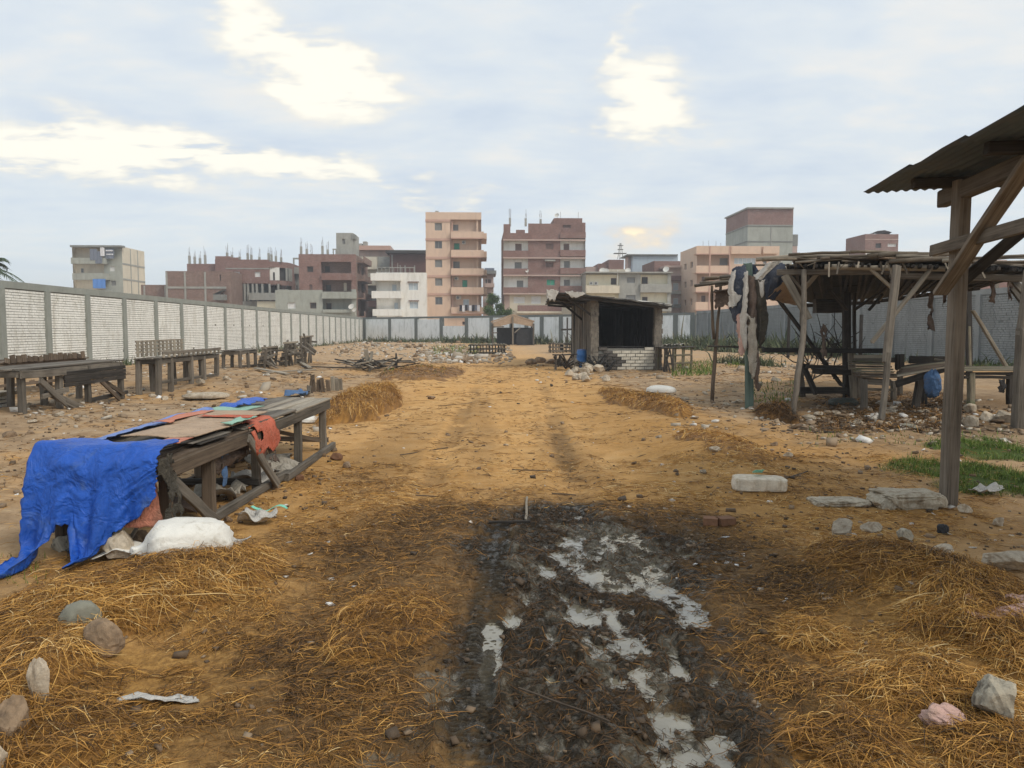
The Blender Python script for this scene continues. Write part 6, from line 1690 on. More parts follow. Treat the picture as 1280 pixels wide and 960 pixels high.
    for k in range(150):                                # bundles of reed and stick on the roof edge
        u = rnd.uniform(-.02, .98); v = rnd.uniform(-.06, .75) ** 1.0
        p = rp(max(0, u), v) + Vector((0, 0, .15 + rnd.uniform(0, .10))); a = rnd.gauss(0, .22); L = rnd.uniform(.5, 1.7)
        d = Vector((math.cos(a), math.sin(a), rnd.uniform(-.05, .06))) * L / 2
        pole('reed_bundle', [p - d, p + Vector((0, 0, rnd.uniform(0, .03))), p + d], rnd.uniform(.018, .045), rnd.choice(('reed', 'wood_grey', 'reed', 'wood_pale')), o, 5)
    for k in range(20):                                 # ends hanging off the edge
        u = rnd.uniform(0, 1); p = rp(u, -.05) + Vector((0, -.03, .08))
        wood('hanging_reed', p, p + Vector((rnd.uniform(-.15, .15), rnd.uniform(-.1, .05), -rnd.uniform(.05, .34))), .03, .012, rnd.choice(('reed', 'wood_grey', 'wood_pale')), o, st=2)
    # low lean-to of sticks on the near corner
    for k in range(16):
        t = k / 15; a = P(886 + 30 * t, 358 - 12 * t, 16.6); b_ = P(955 + 30 * t, 350 - 14 * t, 16.4)
        pole('reed_bundle', [a + Vector((rnd.uniform(-.4, .3), rnd.uniform(-.2, .5), rnd.uniform(-.05, .08))), b_ + Vector((rnd.uniform(-.5, .1), rnd.uniform(-.2, .6), rnd.uniform(-.06, .06)))], .03, rnd.choice(('reed', 'wood_grey')), o, 5)
    sheet('mat', [[P(892 + 20 * i, 362 - 4.5 * i, 16.8 + .5 * j) + Vector((0, 0, -.04)) for i in range(5)] for j in range(3)], 'brown_rag', o, 4, .03, 4, .02, .08, seed=84)
    sheet('hanging_mat', [[P(893 + 11 * i, 362 + j * (8 - 1.2 * i), 16.9) for i in range(5)] for j in range(4)], 'brown_rag', o, 4, .03, 4, .01, .08, seed=85)
    # knee braces and boards
    for a, b_, w, m in (((1026, 337, 14.2), (1006, 360, 14.6), .09, 'wood_pale'), ((984, 340, 14.7), (1003, 362, 14.6), .07, 'wood_grey'), ((1089, 337, 13.5), (1119, 364, 13.4), .09, 'wood_pale'), ((1163, 337, 12.9), (1090, 428, 13.0), .12, 'wood_pale'),
                        ((1037, 362, 17.2), (1058, 387, 17.5), .11, 'wood_dark'), ((1106, 362, 17.0), (1067, 388, 17.5), .11, 'wood_dark'), ((1103, 368, 16.9), (1086, 388, 17.2), .06, 'burnt_shade_wood'), ((972, 373, 17.2), (1052, 482, 17.4), .13, 'burnt_shade_wood'),
                        ((1216, 388, 15.5), (1260, 462, 15.3), .14, 'wood_pale'), ((1262, 345, 13.2), (1285, 372, 12.4), .12, 'wood_grey'), ((1266, 362, 13.4), (1286, 388, 12.4), .09, 'wood_grey')):
        W('brace', a, b_, w, .05, m)
    W('pale_board', (981, 345, 14.3), (1011, 398, 14.1), .14, .03, 'wood_pale', up=(0, -1, 0))
    W('long_rail', (953, 437.5, 17.2), (1112, 438.5, 17.3), .08, .11, 'burnt_shade_wood'); W('low_rail', (1008, 458, 17.2), (1056, 459, 17.4), .07, .08, 'wood_dark'); W('bench_board', (1022, 464, 17.0), (1057, 465, 17.2), .35, .13, 'wood_dark')
    W('ground_rail', (1000, 488, 17.6), (1058, 488, 17.6), .08, .16, 'wood_dark'); W('foot_brace', (1003, 455, 17.7), (1020, 492, 17.4), .16, .08, 'wood_dark'); W('thin_pole', (885, 433, 17.1), (955, 434, 17.3), .04, .04, 'wood_dark')
    # bits hanging inside
    for k, (px, py, l_) in enumerate(((1163, 366, 46), (1187, 350, 34), (1262, 345, 30), (1030, 405, 40), (1180, 352, 28), (1142, 352, 20), (1240, 352, 26))):
        y = 15 if k < 5 else 13.5
        sheet('hanging_rag', [[P(px - 3 + 3 * i + rnd.uniform(-1, 1), py + l_ / 4 * j, y + rnd.uniform(-.05, .05)) for i in range(3)] for j in range(5)], 'brown_rag', None, 3, .03, 8, .008, .08, ('knotted dark rag hanging on a cord under the reed roof', 'dark mat scrap hanging from the reed roof beside the near post')[k % 2], 'rag', ('knotted rags under the reed roof', 'mat scraps under the reed roof')[k % 2], seed=90 + k, holes=.3)
    o2 = thing('brush_fence', 'tangle of dead branches standing behind the shelter', 'branches', on(1035, 445))
    for k in range(34):
        b0 = P(rnd.uniform(1008, 1062), 440, 19 + rnd.uniform(-1, 1)); b0.z = rnd.uniform(.1, 1.2); e = b0 + Vector((rnd.uniform(-.7, .7), rnd.uniform(-.3, .3), rnd.uniform(.3, .95)))
        pole('branch', [b0, b0.lerp(e, .5) + Vector((rnd.uniform(-.1, .1), 0, rnd.uniform(-.1, .1))), e], (.018, .008), 'wood_dark', o2, 4)
    W('top_plank', (1018, 383, 19.5), (1060, 382, 19.3), .6, .35, 'wood_dark')
    # cloths hung at the corner
    Yc = 15.0
    def C(name, pts, m, lab, s, wr=.03, holes=0., sub=9, thick=.006): return sheet(name, [[P(x, y, Yc + dy) for x, y, dy in r_] for r_ in pts], m, None, sub, wr * .6, 5, thick, .07, lab, 'cloth', seed=s, holes=holes, fold=.09, fs=6.)
    C('hanging_cloth', [[(919, 333, .1), (928, 332, -.02), (938, 331, .1), (946, 332, 0)], [(915, 350, 0), (927, 350, -.12), (937, 350, 0), (945, 350, -.05)], [(913, 375, .02), (924, 372, -.14), (935, 374, -.02), (943, 372, -.06)], [(913, 390, .05), (922, 396, -.12), (930, 394, -.02), (938, 388, -.06)], [(917, 396, .05), (922, 405, -.1), (928, 402, 0), (932, 394, -.05)]], 'navy_cloth', 'navy blue cloth with a white edge hung over the shelter corner', 101)
    C('hanging_cloth', [[(915, 340, -.10), (917, 339, -.14), (920, 338, -.15)], [(912, 362, -.12), (914, 362, -.17), (917, 362, -.18)], [(911, 379, -.14), (918, 378, -.2), (926, 370, -.22)], [(912, 384, -.14), (916, 382, -.2), (921, 378, -.22)]], 'white_rag', 'narrow white lining along the edge of the navy cloth', 102, .012)
    C('hanging_cloth', [[(936, 342, -.2), (941, 346, -.25), (947, 350, -.2)], [(935, 372, -.15), (941, 378, -.28), (947, 380, -.2)], [(934, 405, -.15), (940, 412, -.3), (948, 396, -.2)], [(934, 432, -.15), (940, 440, -.28), (947, 428, -.2)], [(940, 452, -.15), (944, 468, -.26), (949, 470, -.2)], [(945, 468, -.18), (947, 490, -.2), (950, 482, -.18)]], 'brown_rag', 'longest frayed brown cloth hanging down the green post', 103, .06)
    C('hanging_cloth', [[(944, 348, -.26), (949, 350, -.3), (953, 352, -.24)], [(944, 372, -.24), (950, 374, -.32), (955, 376, -.22)], [(945, 396, -.22), (952, 400, -.34), (959, 398, -.2)], [(946, 416, -.22), (952, 422, -.32), (956, 408, -.22)], [(948, 425, -.24), (951, 432, -.28), (954, 420, -.24)]], 'dark_rag', 'dark olive cloth bulging over the long brown one', 113, .06)
    C('hanging_cloth', [[(937, 395, -.32), (940, 397, -.34), (943, 396, -.33)], [(935, 425, -.3), (940, 428, -.36), (945, 424, -.32)], [(937, 448, -.28), (940, 456, -.34), (944, 450, -.3)], [(939, 460, -.28), (941, 474, -.32), (944, 462, -.3)]], 'grey_rag', 'short grey brown rag layered on the long brown cloth', 114, .04)
    C('hanging_cloth', [[(931, 340, -.26), (933, 340, -.28), (935, 341, -.28)], [(929, 375, -.26), (931, 376, -.31), (934, 376, -.28)], [(926, 405, -.24), (929, 410, -.3), (933, 408, -.28)], [(928, 430, -.22), (930, 436, -.28), (932, 434, -.26)]], 'white_rag', 'thin pale strip hanging between the navy and brown cloths', 104, .012)
    C('hanging_cloth', [[(923, 392, -.18), (927, 390, -.22), (931, 392, -.2)], [(921, 408, -.16), (926, 410, -.24), (931, 408, -.2)], [(923, 425, -.16), (927, 428, -.22), (931, 430, -.2)], [(923, 440, -.16), (927, 443, -.2), (931, 438, -.18)]], 'pink_rag', 'dirty pink rag hanging beside the green post', 105, .02)
    C('hanging_cloth', [[(957, 331, 0), (965, 328, -.1), (974, 327, 0), (980, 330, .05)], [(952, 345, -.1), (963, 344, -.2), (974, 346, -.1), (981, 350, 0)], [(951, 358, -.12), (961, 362, -.22), (970, 364, -.1), (978, 358, 0)], [(953, 368, -.1), (958, 374, -.2), (966, 374, -.1), (972, 366, 0)]], 'navy_cloth', 'dark blue cloth bunched over the head beam of the shelter', 106, .05)
    C('hanging_cloth', [[(957, 333, -.2), (963, 328, -.26), (972, 325, -.2), (978, 327, -.1)], [(949, 341, -.2), (955, 340, -.3), (960, 338, -.26), (964, 336, -.2)], [(941, 347, -.22), (946, 349, -.3), (951, 349, -.28), (955, 346, -.22)]], 'white_rag', 'white cloth tied over the head beam of the shelter', 107, .03)
    C('hanging_cloth', [[(946, 350, -.26), (950, 352, -.32), (956, 349, -.3)], [(949, 356, -.26), (951, 360, -.33), (954, 356, -.3)], [(951, 366, -.28), (952, 371, -.33), (953, 366, -.3)]], 'white_rag', 'knotted white tail below the white cloth on the shelter', 108, .012)
    C('awning', [[(981, 350, -.3), (984, 352, -.2), (990, 360, .2)], [(969, 362, -.2), (976, 366, .1), (997, 374, .5)], [(957, 373, -.1), (972, 376, .4), (1000, 381, .8)]], 'cardboard', 'tan awning sheet stretched behind the pale diagonal board', 109, .02)
    # tables and benches inside
    a = on(1077, 512); Yb = a.y
    t = thing('market_table', 'broken stepped plank bench under the reed roof', 'table', a)
    def Wt(tt, n_, a_, b_, w, h, m): wood(n_, P(*a_), P(*b_), w, h, m, tt)
    for k in range(7): y = Yb + .35 * k; s = 1.2 * k; Wt(t, 'plank', (1072 - 3 * k / 2, 470.5 - 3.2 * k, y), (1118 - 2 * k, 471 - 3.2 * k, y), .26, .035, rnd.choice(('wood_grey', 'wood_mossy', 'wood_brown')))
    Wt(t, 'apron_board', (1076, 476, Yb), (1113, 478, Yb), .04, .12, 'wood_grey')
    for px, py, tp in ((1080, 513, 474), (1117, 500, 476), (1073, 497, 462), (1125, 494, 470)): f = on(px, py, -.04); wood('leg', f, P(px, tp, f.y), .11, .10, 'wood_grey', t)
    Wt(t, 'rail', (1084, 486.5, Yb + .6), (1118, 487.5, Yb + .8), .05, .05, 'wood_pale'); Wt(t, 'back_board', (1068, 446, Yb + 2.4), (1110, 445.5, Yb + 2.4), .05, .08, 'wood_pale'); Wt(t, 'back_board', (1068, 451, Yb + 2.4), (1126, 450, Yb + 2.4), .05, .11, 'wood_grey')
    for px in (1122, 1127): Wt(t, 'post', (px, 462, Yb + 2.3), (px, 443, Yb + 2.3), .10, .08, 'wood_dark')
    f1, f2 = on(1144, 511, -.04), on(1155, 508, -.04)
    t = thing('market_table', 'tilted plank table beside the blue sack under the reed roof', 'table', f1)
    wood('leg', f1, P(1150, 472, f1.y), .13, .10, 'wood_dark', t); wood('leg', f2, P(1157, 470, f2.y), .09, .09, 'wood_dark', t)
    wood('edge_beam', P(1120, 480, f1.y - .2), P(1182, 461, f1.y - .4), .06, .12, 'wood_dark', t); wood('edge_beam', P(1122, 470, f1.y - .25), P(1182, 459, f1.y - .45), .05, .03, 'wood_pale', t)
    for k in range(6): wood('plank', P(1122 + k * 2, 469 - 2.2 * k, f1.y + .3 * k), P(1186, 461 - 2.0 * k, f1.y + .3 * k), .25, .03, rnd.choice(('wood_dark', 'wood_mossy', 'wood_brown')), t)
    wood('back_board', P(1137, 449.5, f1.y + 1.9), P(1180, 450, f1.y + 1.9), .06, .16, 'wood_dark', t); wood('back_board', P(1168, 449, f1.y + 1.7), P(1182, 452, f1.y + 1.6), .05, .05, 'wood_pale', t)
    f1 = on(1214, 513, -.04)
    t = thing('market_table', 'plank table with a dark apron and a hanging clump by the edge post', 'table', f1)
    wood('leg', f1, P(1214, 466, f1.y), .12, .11, 'wood_mossy', t); f2 = on(1262, 505, -.04); wood('leg', f2, P(1262, 466, f2.y), .11, .11, 'wood_dark', t); f3 = on(1200, 500, -.04); wood('leg', f3, P(1200, 465, f3.y), .1, .1, 'wood_dark', t)
    for k in range(5): wood('plank', P(1199 - k, 462.8 - 1.0 * k, f1.y + .22 * k), P(1276 - k, 462.5 - 1.0 * k, f1.y + .2 * k), .2, .03, 'wood_mossy', t)
    for k in range(2): wood('apron_board', P(1205, 467 + 4.5 * k, f1.y - .03), P(1273, 467 + 4.6 * k, f1.y - .03), .03, .055, 'wood_dark', t)
    sheet('hanging_rag', [[P(1248 + 3 * i + rnd.uniform(-1, 1), 474 + 4 * j, f1.y - .05) for i in range(4)] for j in range(5)], 'black_tarp', None, 3, .05, 8, .01, .06, 'black ragged clump hanging below the edge table', 'rag', seed=111, holes=.3)
    p = P(1170, 478, 13.4)
    bs = sack('blue_sack', 'blue plastic sack hung on the tilted table behind the near post', (0, 0, 0), .52, .30, .30, 0, 'blue_dusty', 9, wr=.45)
    bs.matrix_basis = Matrix.Translation(P(1172, 479, 13.3)) @ Matrix.Rotation(R(-90), 4, 'Y'); WM[bs.name] = bs.matrix_basis.copy()
    sack('dark_sack', 'dark green half empty sack on the ground at the pale post', on(1055, 508), .72, .42, .26, .1, 'dark_sack', 12)

reed_shelter()

# ------------------------------------------------------------------ stall with the metal roof
def near_stall():
    a = Vector((.165, .986, 0)); b_ = Vector((.986, -.165, 0))
    f = on(1192, 631); f.x -= .05; f.z = gz(f.x, f.y)
    o = thing('market_stall', 'timber stall with a rusty corrugated roof on a thick squared post', 'stall', f)
    zt = 2.76
    def pt(t, s, z): return f + a * t + b_ * s + Vector((0, 0, z - f.z))
    wood('post', pt(0, 0, -.1), pt(0, .01, zt + .06), .125, .12, 'wood_post', o, up=(0, -1, 0), wob=.35, st=7)
    for t, s in ((-3.5, 0), (0, 2.7), (-3.5, 2.7)): wood('post', pt(t, s, -.1), pt(t, s, zt + .04), .15, .15, 'wood_post', o, wob=.4)
    wood('eave_beam', pt(.42, .02, zt - .02), pt(-4.2, 0, zt + .02), .10, .15, 'wood_post', o, wob=.5); wood('eave_beam', pt(.35, 2.7, zt), pt(-4.2, 2.7, zt + .02), .10, .15, 'wood_post', o)
    for t in (.12, -1.2, -2.4, -3.6): wood('cross_beam', pt(t, -.35, zt + .075), pt(t, 3.0, zt + .085), .08, .09, 'wood_dark', o)
    wood('brace', pt(-.07, -.16, 1.86), pt(-1.25, -.06, zt + .0), .045, .125, 'wood_post', o, up=tuple(b_)); wood('brace', pt(.08, .0, 1.9), pt(.03, .95, zt + .02), .05, .10, 'wood_dark', o)
    wood('rail', pt(.30, -.105, 2.26), pt(-3.6, -.105, 2.30), .04, .105, 'wood_post', o, wob=.7)
    # corrugated sheets laid with overlaps
    k = 0
    for i in range(3):
        for j in range(5):
            t1 = .75 - j * 1.02 + rnd.uniform(-.04, .03); t0 = t1 - 1.14; s0 = -.54 + i * 1.22 + (rnd.uniform(-.05, .05) if i == 0 else 0); s1 = s0 + 1.30
            nu, nv = 66, 4
            U, V = np.meshgrid(np.linspace(0, 1, nu), np.linspace(0, 1, nv))
            s = s0 + (s1 - s0) * U; t = t0 + (t1 - t0) * V
            z = zt + .15 + .010 * np.sin(s * 2 * math.pi / .085) - .030 * V + .012 * i + (fbm(s, t, 1.6, 2, .5, 5 + k) - .5) * .05 - .07 * np.clip(-.25 - s, 0, 1)
            P3 = np.array(f)[None, None, :] * [1, 1, 0] + t[:, :, None] * np.array(a) + s[:, :, None] * np.array(b_); P3[:, :, 2] = z
            idx = np.arange(nv - 1)[:, None] * nu + np.arange(nu - 1)[None, :]
            fc = np.stack([idx, idx + 1, idx + nu + 1, idx + nu], -1).reshape(-1, 4)
            V3 = P3.reshape(-1, 3); V4 = V3 - [0, 0, .003]
            np_mesh('roof_sheet', np.concatenate([V3, V4]), np.concatenate([fc, fc[:, ::-1] + len(V3)]), 'roof_metal', o, True); k += 1

near_stall()

# ------------------------------------------------------------------ stones, sacks and scraps one can pick out
def bits():
    # near, on the straw side by the blue sheet
    stone(75, 126, 757, 797, 'stone_grey', 'round smooth grey stone lying in the straw', rz=.2, seed=3, cuts=3, flat=.2, noise=.05, hk=.85)
    stone(104, 156, 784, 826, 'stone_brown', 'square brown brick lump against the round grey stone', seed=8, cuts=6, noise=.08)
    stone(34, 70, 832, 896, 'stone_pale', 'pale upright broken stone sunk in the straw', seed=12, hk=.95, cuts=7, deep=.6)
    stone(-6, 42, 885, 932, 'stone_brown', 'earthy brown stone beside the pale upright stone', seed=14, cuts=7)
    stone(-30, 12, 925, 975, 'stone_pale', 'pale smooth stone half hidden in the straw below the brown one', seed=15, cuts=4)
    p = on(200, 878)
    sheet('plastic_scrap', [[p + Vector((-.16 + .08 * i, -.04 + .03 * j, .015 + rnd.uniform(0, .02))) for i in range(5)] for j in range(3)], 'white_rag', None, 4, .012, 9, .003, .03, 'torn pale plastic scrap lying on the trodden straw', 'plastic scrap', seed=120, floor=True)
    sack('white_sack', 'full white sack slumped on the straw beside the near table', on(230, 700, .01), .62, .42, .36, math.pi + .3, 'white_sack', 21, True, wr=.13)
    c = on(292, 688)
    sheet('white_cloth', [[c + Vector((-.08 + .045 * i, -.05 + .04 * j, .03 + .05 * math.sin(i * 1.3) ** 2 + rnd.uniform(0, .02))) for i in range(5)] for j in range(4)], 'white_rag', None, 4, .02, 8, .006, .02, 'small folded white cloth at the mouth of the full sack', 'cloth', seed=121, floor=True)
    c = on(160, 698)
    sheet('white_cloth', [[c + Vector((-.20 + .08 * i, -.10 + .07 * j, .02 + .07 * math.sin(i * .7) + rnd.uniform(0, .02))) for i in range(6)] for j in range(4)], 'white_sack', None, 4, .02, 6, .006, .03, 'flat empty tail of white sacking before the full sack', 'cloth', seed=122, floor=True)
    stone(132, 176, 672, 704, 'stone_pale', 'pale rough stone behind the tail of white sacking', seed=17, cuts=5)
    c = on(316, 655)
    sheet('white_cloth', [[c + Vector((-.10 + .07 * i, -.08 + .06 * j, .03 + rnd.uniform(0, .09))) for i in range(5)] for j in range(4)], 'white_rag', None, 4, .03, 6, .006, .04, 'crumpled pale rag with a mint green ribbon on it', 'cloth', seed=123, floor=True)
    c = on(325, 650)
    sheet('green_ribbon', [[c + Vector((-.06 + .055 * i, -.02 + .025 * j - .03 * math.sin(i), .10 + .02 * math.cos(i * 1.7))) for i in range(6)] for j in range(3)], 'mint_ribbon', None, 4, .012, 9, .003, .015, 'mint green ribbon lying over the crumpled pale rag', 'ribbon', seed=124)
    sheet('green_ribbon', [[c + Vector((.02 + .02 * j - .01 * i, -.05 - .035 * i, .07 - .012 * i)) for j in range(3)] for i in range(4)], 'mint_ribbon', None, 4, .008, 9, .003, .015, 'short mint green ribbon tail hanging off the crumpled pale rag', 'ribbon', seed=125)
    tag(wood('stake', on(150, 700, .02), on(186, 672, .22), .025, .02, 'wood_pale', None), 'thin pale stick leaning on the full white sack', 'stick')
    for k, (x, y, w) in enumerate(((265, 640, 10), (300, 625, 12), (285, 652, 9), (345, 612, 10), (420, 575, 12), (435, 585, 10), (375, 600, 9))):
        w *= .7; stone(x - w, x + w, y - w * .8, y + 2, rnd.choice(('clay_brick', 'stone_brown')), 'small broken lump on the ground along the near table', 'broken lumps along the near table', 'rubble_lump', lvl=2, cuts=6, cat='rubble')
    # stick mark across the mud
    tag(wood('stick', on(611, 656, .02), on(663, 655, .02), .022, .02, 'wood_dark', None), 'thin dark stick lying across the head of the wheel rut', 'stick')
    tag(wood('stick', on(657, 653, .02), on(659, 624, .02), .02, .018, 'wood_pale', None), 'thin pale stick meeting the dark stick at the wheel rut', 'stick')
    tag(wood('stick', on(648, 868, .03), on(762, 908, .02), .008, .008, 'wood_brown', None), 'long bent stalk lying across the black mud', 'stick')
    for k, (a, b_) in enumerate((((500, 570), (560, 560)), ((640, 588), (690, 590)), ((548, 508), (590, 504)), ((690, 618), (720, 620)), ((980, 600), (1010, 590)), ((520, 620), (545, 622)))):
        tag(wood('twig', on(*a, .01), on(*b_, .01), .012, .01, 'wood_brown', None), 'short dry twig lying on the bare path', 'twig', 'dry twigs on the path')
    # far side: block, kerb slab, bricks
    c = on(948, 613)
    q = MB(); s = c.y / FPX
    o = stone(914, 983, 590, 617, 'stone_pale', 'squared white limestone block on the trodden straw', name='stone_block', seed=33, cuts=2, hk=.86, deep=.55, noise=.03)
    v = ICO[4][0]; vv = np.sign(v) * np.abs(v) ** .3; vv = vv * (1 + n3(vv, 1.2, 5) * .16 + n3(vv, 6., 6) * .08)[:, None]; w_ = 68 * s; vv = vv / np.abs(vv).max(0) * np.array([w_ / 2, w_ * .27, .068]); vv[:, 2] += .055
    me = bpy.data.meshes.new('stone_block'); me.from_pydata(vv.tolist(), [], ICO[4][1].tolist()); me.materials.append(MAT['limestone']); me.update(); o.data = me
    sheet('green_scrap', [[P(944 + 4 * i, 587 + 2.6 * j, c.y + .05) + Vector((0, .04 * j, 0)) for i in range(4)] for j in range(3)], 'mint_ribbon', None, 3, .008, 9, .003, .01, 'scrap of green plastic stuck behind the white block', 'plastic scrap', seed=130)
    def slab(px0, px1, py0, py1, mat, lab, seed, deep, hz, rz=0.):
        c = on((px0 + px1) / 2, py1 - 4); w = (px1 - px0) * c.y / FPX
        v = ICO[4][0]; vv = np.sign(v) * np.abs(v) ** .42; vv = vv * (1 + n3(vv * [3, 1, 1], 1.3, seed) * .5 + n3(vv * [5, 2, 2], 3., seed + 2) * .22)[:, None]; vv = vv / np.abs(vv).max(0) * np.array([w / 2, deep / 2, hz / 2]); vv[:, 2] += hz * .36
        me = bpy.data.meshes.new('concrete_slab'); me.from_pydata(vv.tolist(), [], ICO[4][1].tolist()); me.materials.append(MAT[mat]); me.update()
        o = bpy.data.objects.new('concrete_slab', me); link(o, None, Matrix.Translation(c) @ Matrix.Rotation(rz, 4, 'Z')); return tag(o, lab, 'concrete')
    slab(1080, 1180, 605, 636, 'slab_concrete', 'thick broken concrete slab at the foot of the near squared post', 6, .42, .16, .05)
    slab(1008, 1085, 616, 634, 'slab_concrete', 'thin worn concrete strip leading up to the broken slab', 7, .30, .06, .0)
    for k, (a, b_) in enumerate(((879, 897), (897, 917))):
        c = on((a + b_) / 2, 656); w = (b_ - a) * c.y / FPX
        q = MB(); q.box(-w / 2, w / 2, -.05, .05, 0, .06); me = bpy.data.meshes.new('clay_brick'); me.from_pydata(q.v, [], q.f); me.materials.append(MAT['clay_brick']); me.update()
        tag(link(bpy.data.objects.new('clay_brick', me), None, Matrix.Translation(c) @ Matrix.Rotation(-.3 + .5 * k, 4, 'Z')), ('dark red clay brick, the tilted one of two by the mud', 'dark red clay brick lying flat beside the tilted one')[k], 'brick')
    for a in ((1034, 1072, 650, 692, 'stone_pale', 'tall pale stone at the head of the long straw heap', 41, .9), (1074, 1103, 648, 668, 'stone_pale', 'flat pale stone flake lying behind the tall pale stone', 42, .6), (1114, 1143, 661, 680, 'stone_burnt', 'dark pitted stone behind the long straw heap', 43, .8),
              (1158, 1197, 678, 698, 'stone_pale', 'broad pale stone behind the straw beyond the dark pitted one', 44, .7), (1224, 1292, 690, 718, 'stone_pale', 'large pale boulder with dark hollows in the straw', 45, .9), (1171, 1186, 656, 670, 'black_tarp', 'small black lump on the earth near the squared post', 46, .9),
              (1238, 1258, 646, 660, 'stone_pale', 'small pale stone on the earth past the black lump', 47, .8), (1150, 1209, 878, 912, 'pink_rag', 'pink wrinkled lump lying on the straw', 48, .75), (1214, 1282, 856, 912, 'stone_burnt', 'white rock blackened by fire in the straw', 49, .95),
              (1196, 1216, 630, 644, 'stone_pale', 'pale rubble lump at the foot of the squared post', 50, .8), (1145, 1165, 622, 638, 'stone_pale', 'pale rubble lump before the broken slab', 52, .8)):
        stone(*a[:4], a[4], a[5], seed=a[6], hk=a[7], cat='stone' if 'stone' in a[4] else 'lump', name='stone' if 'stone' in a[4] else 'lump', flat=.6 if 'stone' in a[4] else .2, cuts=9 if 'stone' in a[4] else 2, noise=.16 if 'stone' in a[4] else .34)
    c = on(1232, 617)
    sheet('plastic_scrap', [[c + Vector((-.12 + .06 * i, -.08 + .05 * j, .02 + rnd.uniform(0, .08))) for i in range(5)] for j in range(4)], 'white_rag', None, 4, .03, 8, .004, .03, 'crumpled white plastic by the green grass', 'plastic scrap', seed=133, floor=True)
    c = on(1248, 778)
    sheet('pink_rag', [[c + Vector((-.18 + .09 * i, -.1 + .06 * j, .07 + rnd.uniform(0, .05))) for i in range(5)] for j in range(4)], 'pink_rag', None, 4, .02, 8, .004, .03, 'pink rag caught in the loose straw heap', 'rag', seed=131)
    # around the squared post and shelter
    for k, a in enumerate(((1201, 1225, 519, 537), (1224, 1242, 515, 528), (1240, 1271, 514, 533), (1205, 1222, 505, 517))):
        stone(*a, 'stone_pale', ('pale boulder at the squared post', 'small pale boulder squeezed between two larger ones', 'largest pale boulder by the edge table', 'rounded boulder behind the pale ones by the squared post')[k], seed=60 + k, hk=.9)
    sack('white_sack', 'white sack lying on the flat hay mound', on(826, 502, .17), .62, .34, .24, -.5, 'white_sack', 31, False)
    c = on(392, 524)
    # stone pile before the shed
    for k in range(24):
        px, py = rnd.gauss(733, 14), rnd.uniform(460, 479)
        px = min(757, max(711, px + (py - 468) * .6))
        w = rnd.uniform(4, 8.5)
        stone(px - w, px + w, py - w * 1.2, py, 'stone_pale', 'pale rubble stone in the pile before the burnt shed', 'rubble pile before the shed', 'stone', lvl=2, cuts=7, dz=rnd.uniform(0, .12) if 462 < py < 474 else 0)
    for k, (px, py, w) in enumerate(((585, 455, 9), (665, 457, 9), (690, 456, 10), (675, 455, 8), (702, 458, 9), (716, 456, 9))):
        stone(px - w, px + w, py - 7, py, 'stone_brown', 'dark earthy clod in the row across the path before the shed', 'clods before the shed', 'clod', lvl=2, cuts=6, cat='clod')
    # scattered stones one can tell apart at the sides
    for px, py, w, m in ((58, 556, 12, 'stone_brown'), (66, 553, 7, 'stone_pale'), (10, 548, 14, 'stone_brown'), (36, 545, 9, 'stone_brown'), (74, 522, 9, 'stone_pale'), (40, 530, 8, 'stone_pale'), (250, 480, 9, 'stone_pale'), (282, 475, 7, 'stone_pale'), (300, 512, 8, 'stone_brown'), (190, 498, 8, 'stone_pale'), (205, 500, 7, 'stone_pale'),
                         (895, 566, 12, 'stone_pale'), (985, 572, 10, 'stone_pale'), (880, 592, 8, 'stone_pale'), (1010, 528, 14, 'stone_pale'), (1024, 521, 9, 'stone_pale'), (1045, 520, 10, 'stone_pale'), (1072, 532, 9, 'stone_pale'), (1140, 540, 16, 'stone_grey'), (1150, 532, 10, 'stone_pale'), (1112, 533, 9, 'stone_pale'),
                         (1050, 548, 10, 'stone_brown'), (968, 558, 9, 'stone_brown'), (925, 505, 8, 'stone_pale'), (908, 508, 7, 'stone_pale'), (948, 482, 8, 'stone_pale'), (970, 478, 9, 'stone_pale'), (1155, 518, 10, 'stone_pale'), (1165, 526, 8, 'stone_pale'), (560, 545, 5, 'stone_brown'), (540, 500, 8, 'stone_brown'), (632, 558, 5, 'stone_pale'), (823, 548, 6, 'stone_pale')):
        w *= .72; stone(px - w, px + w, py - w * .8, py, m, {'stone_pale': 'small pale stone scattered on the yard earth', 'stone_brown': 'small dark brown clod scattered on the yard earth', 'stone_grey': 'grey flat stone among the litter under the reed roof'}[m], {'stone_pale': 'pale stones scattered on the yard', 'stone_brown': 'brown clods scattered on the yard'}.get(m), lvl=2, cuts=7)

bits()

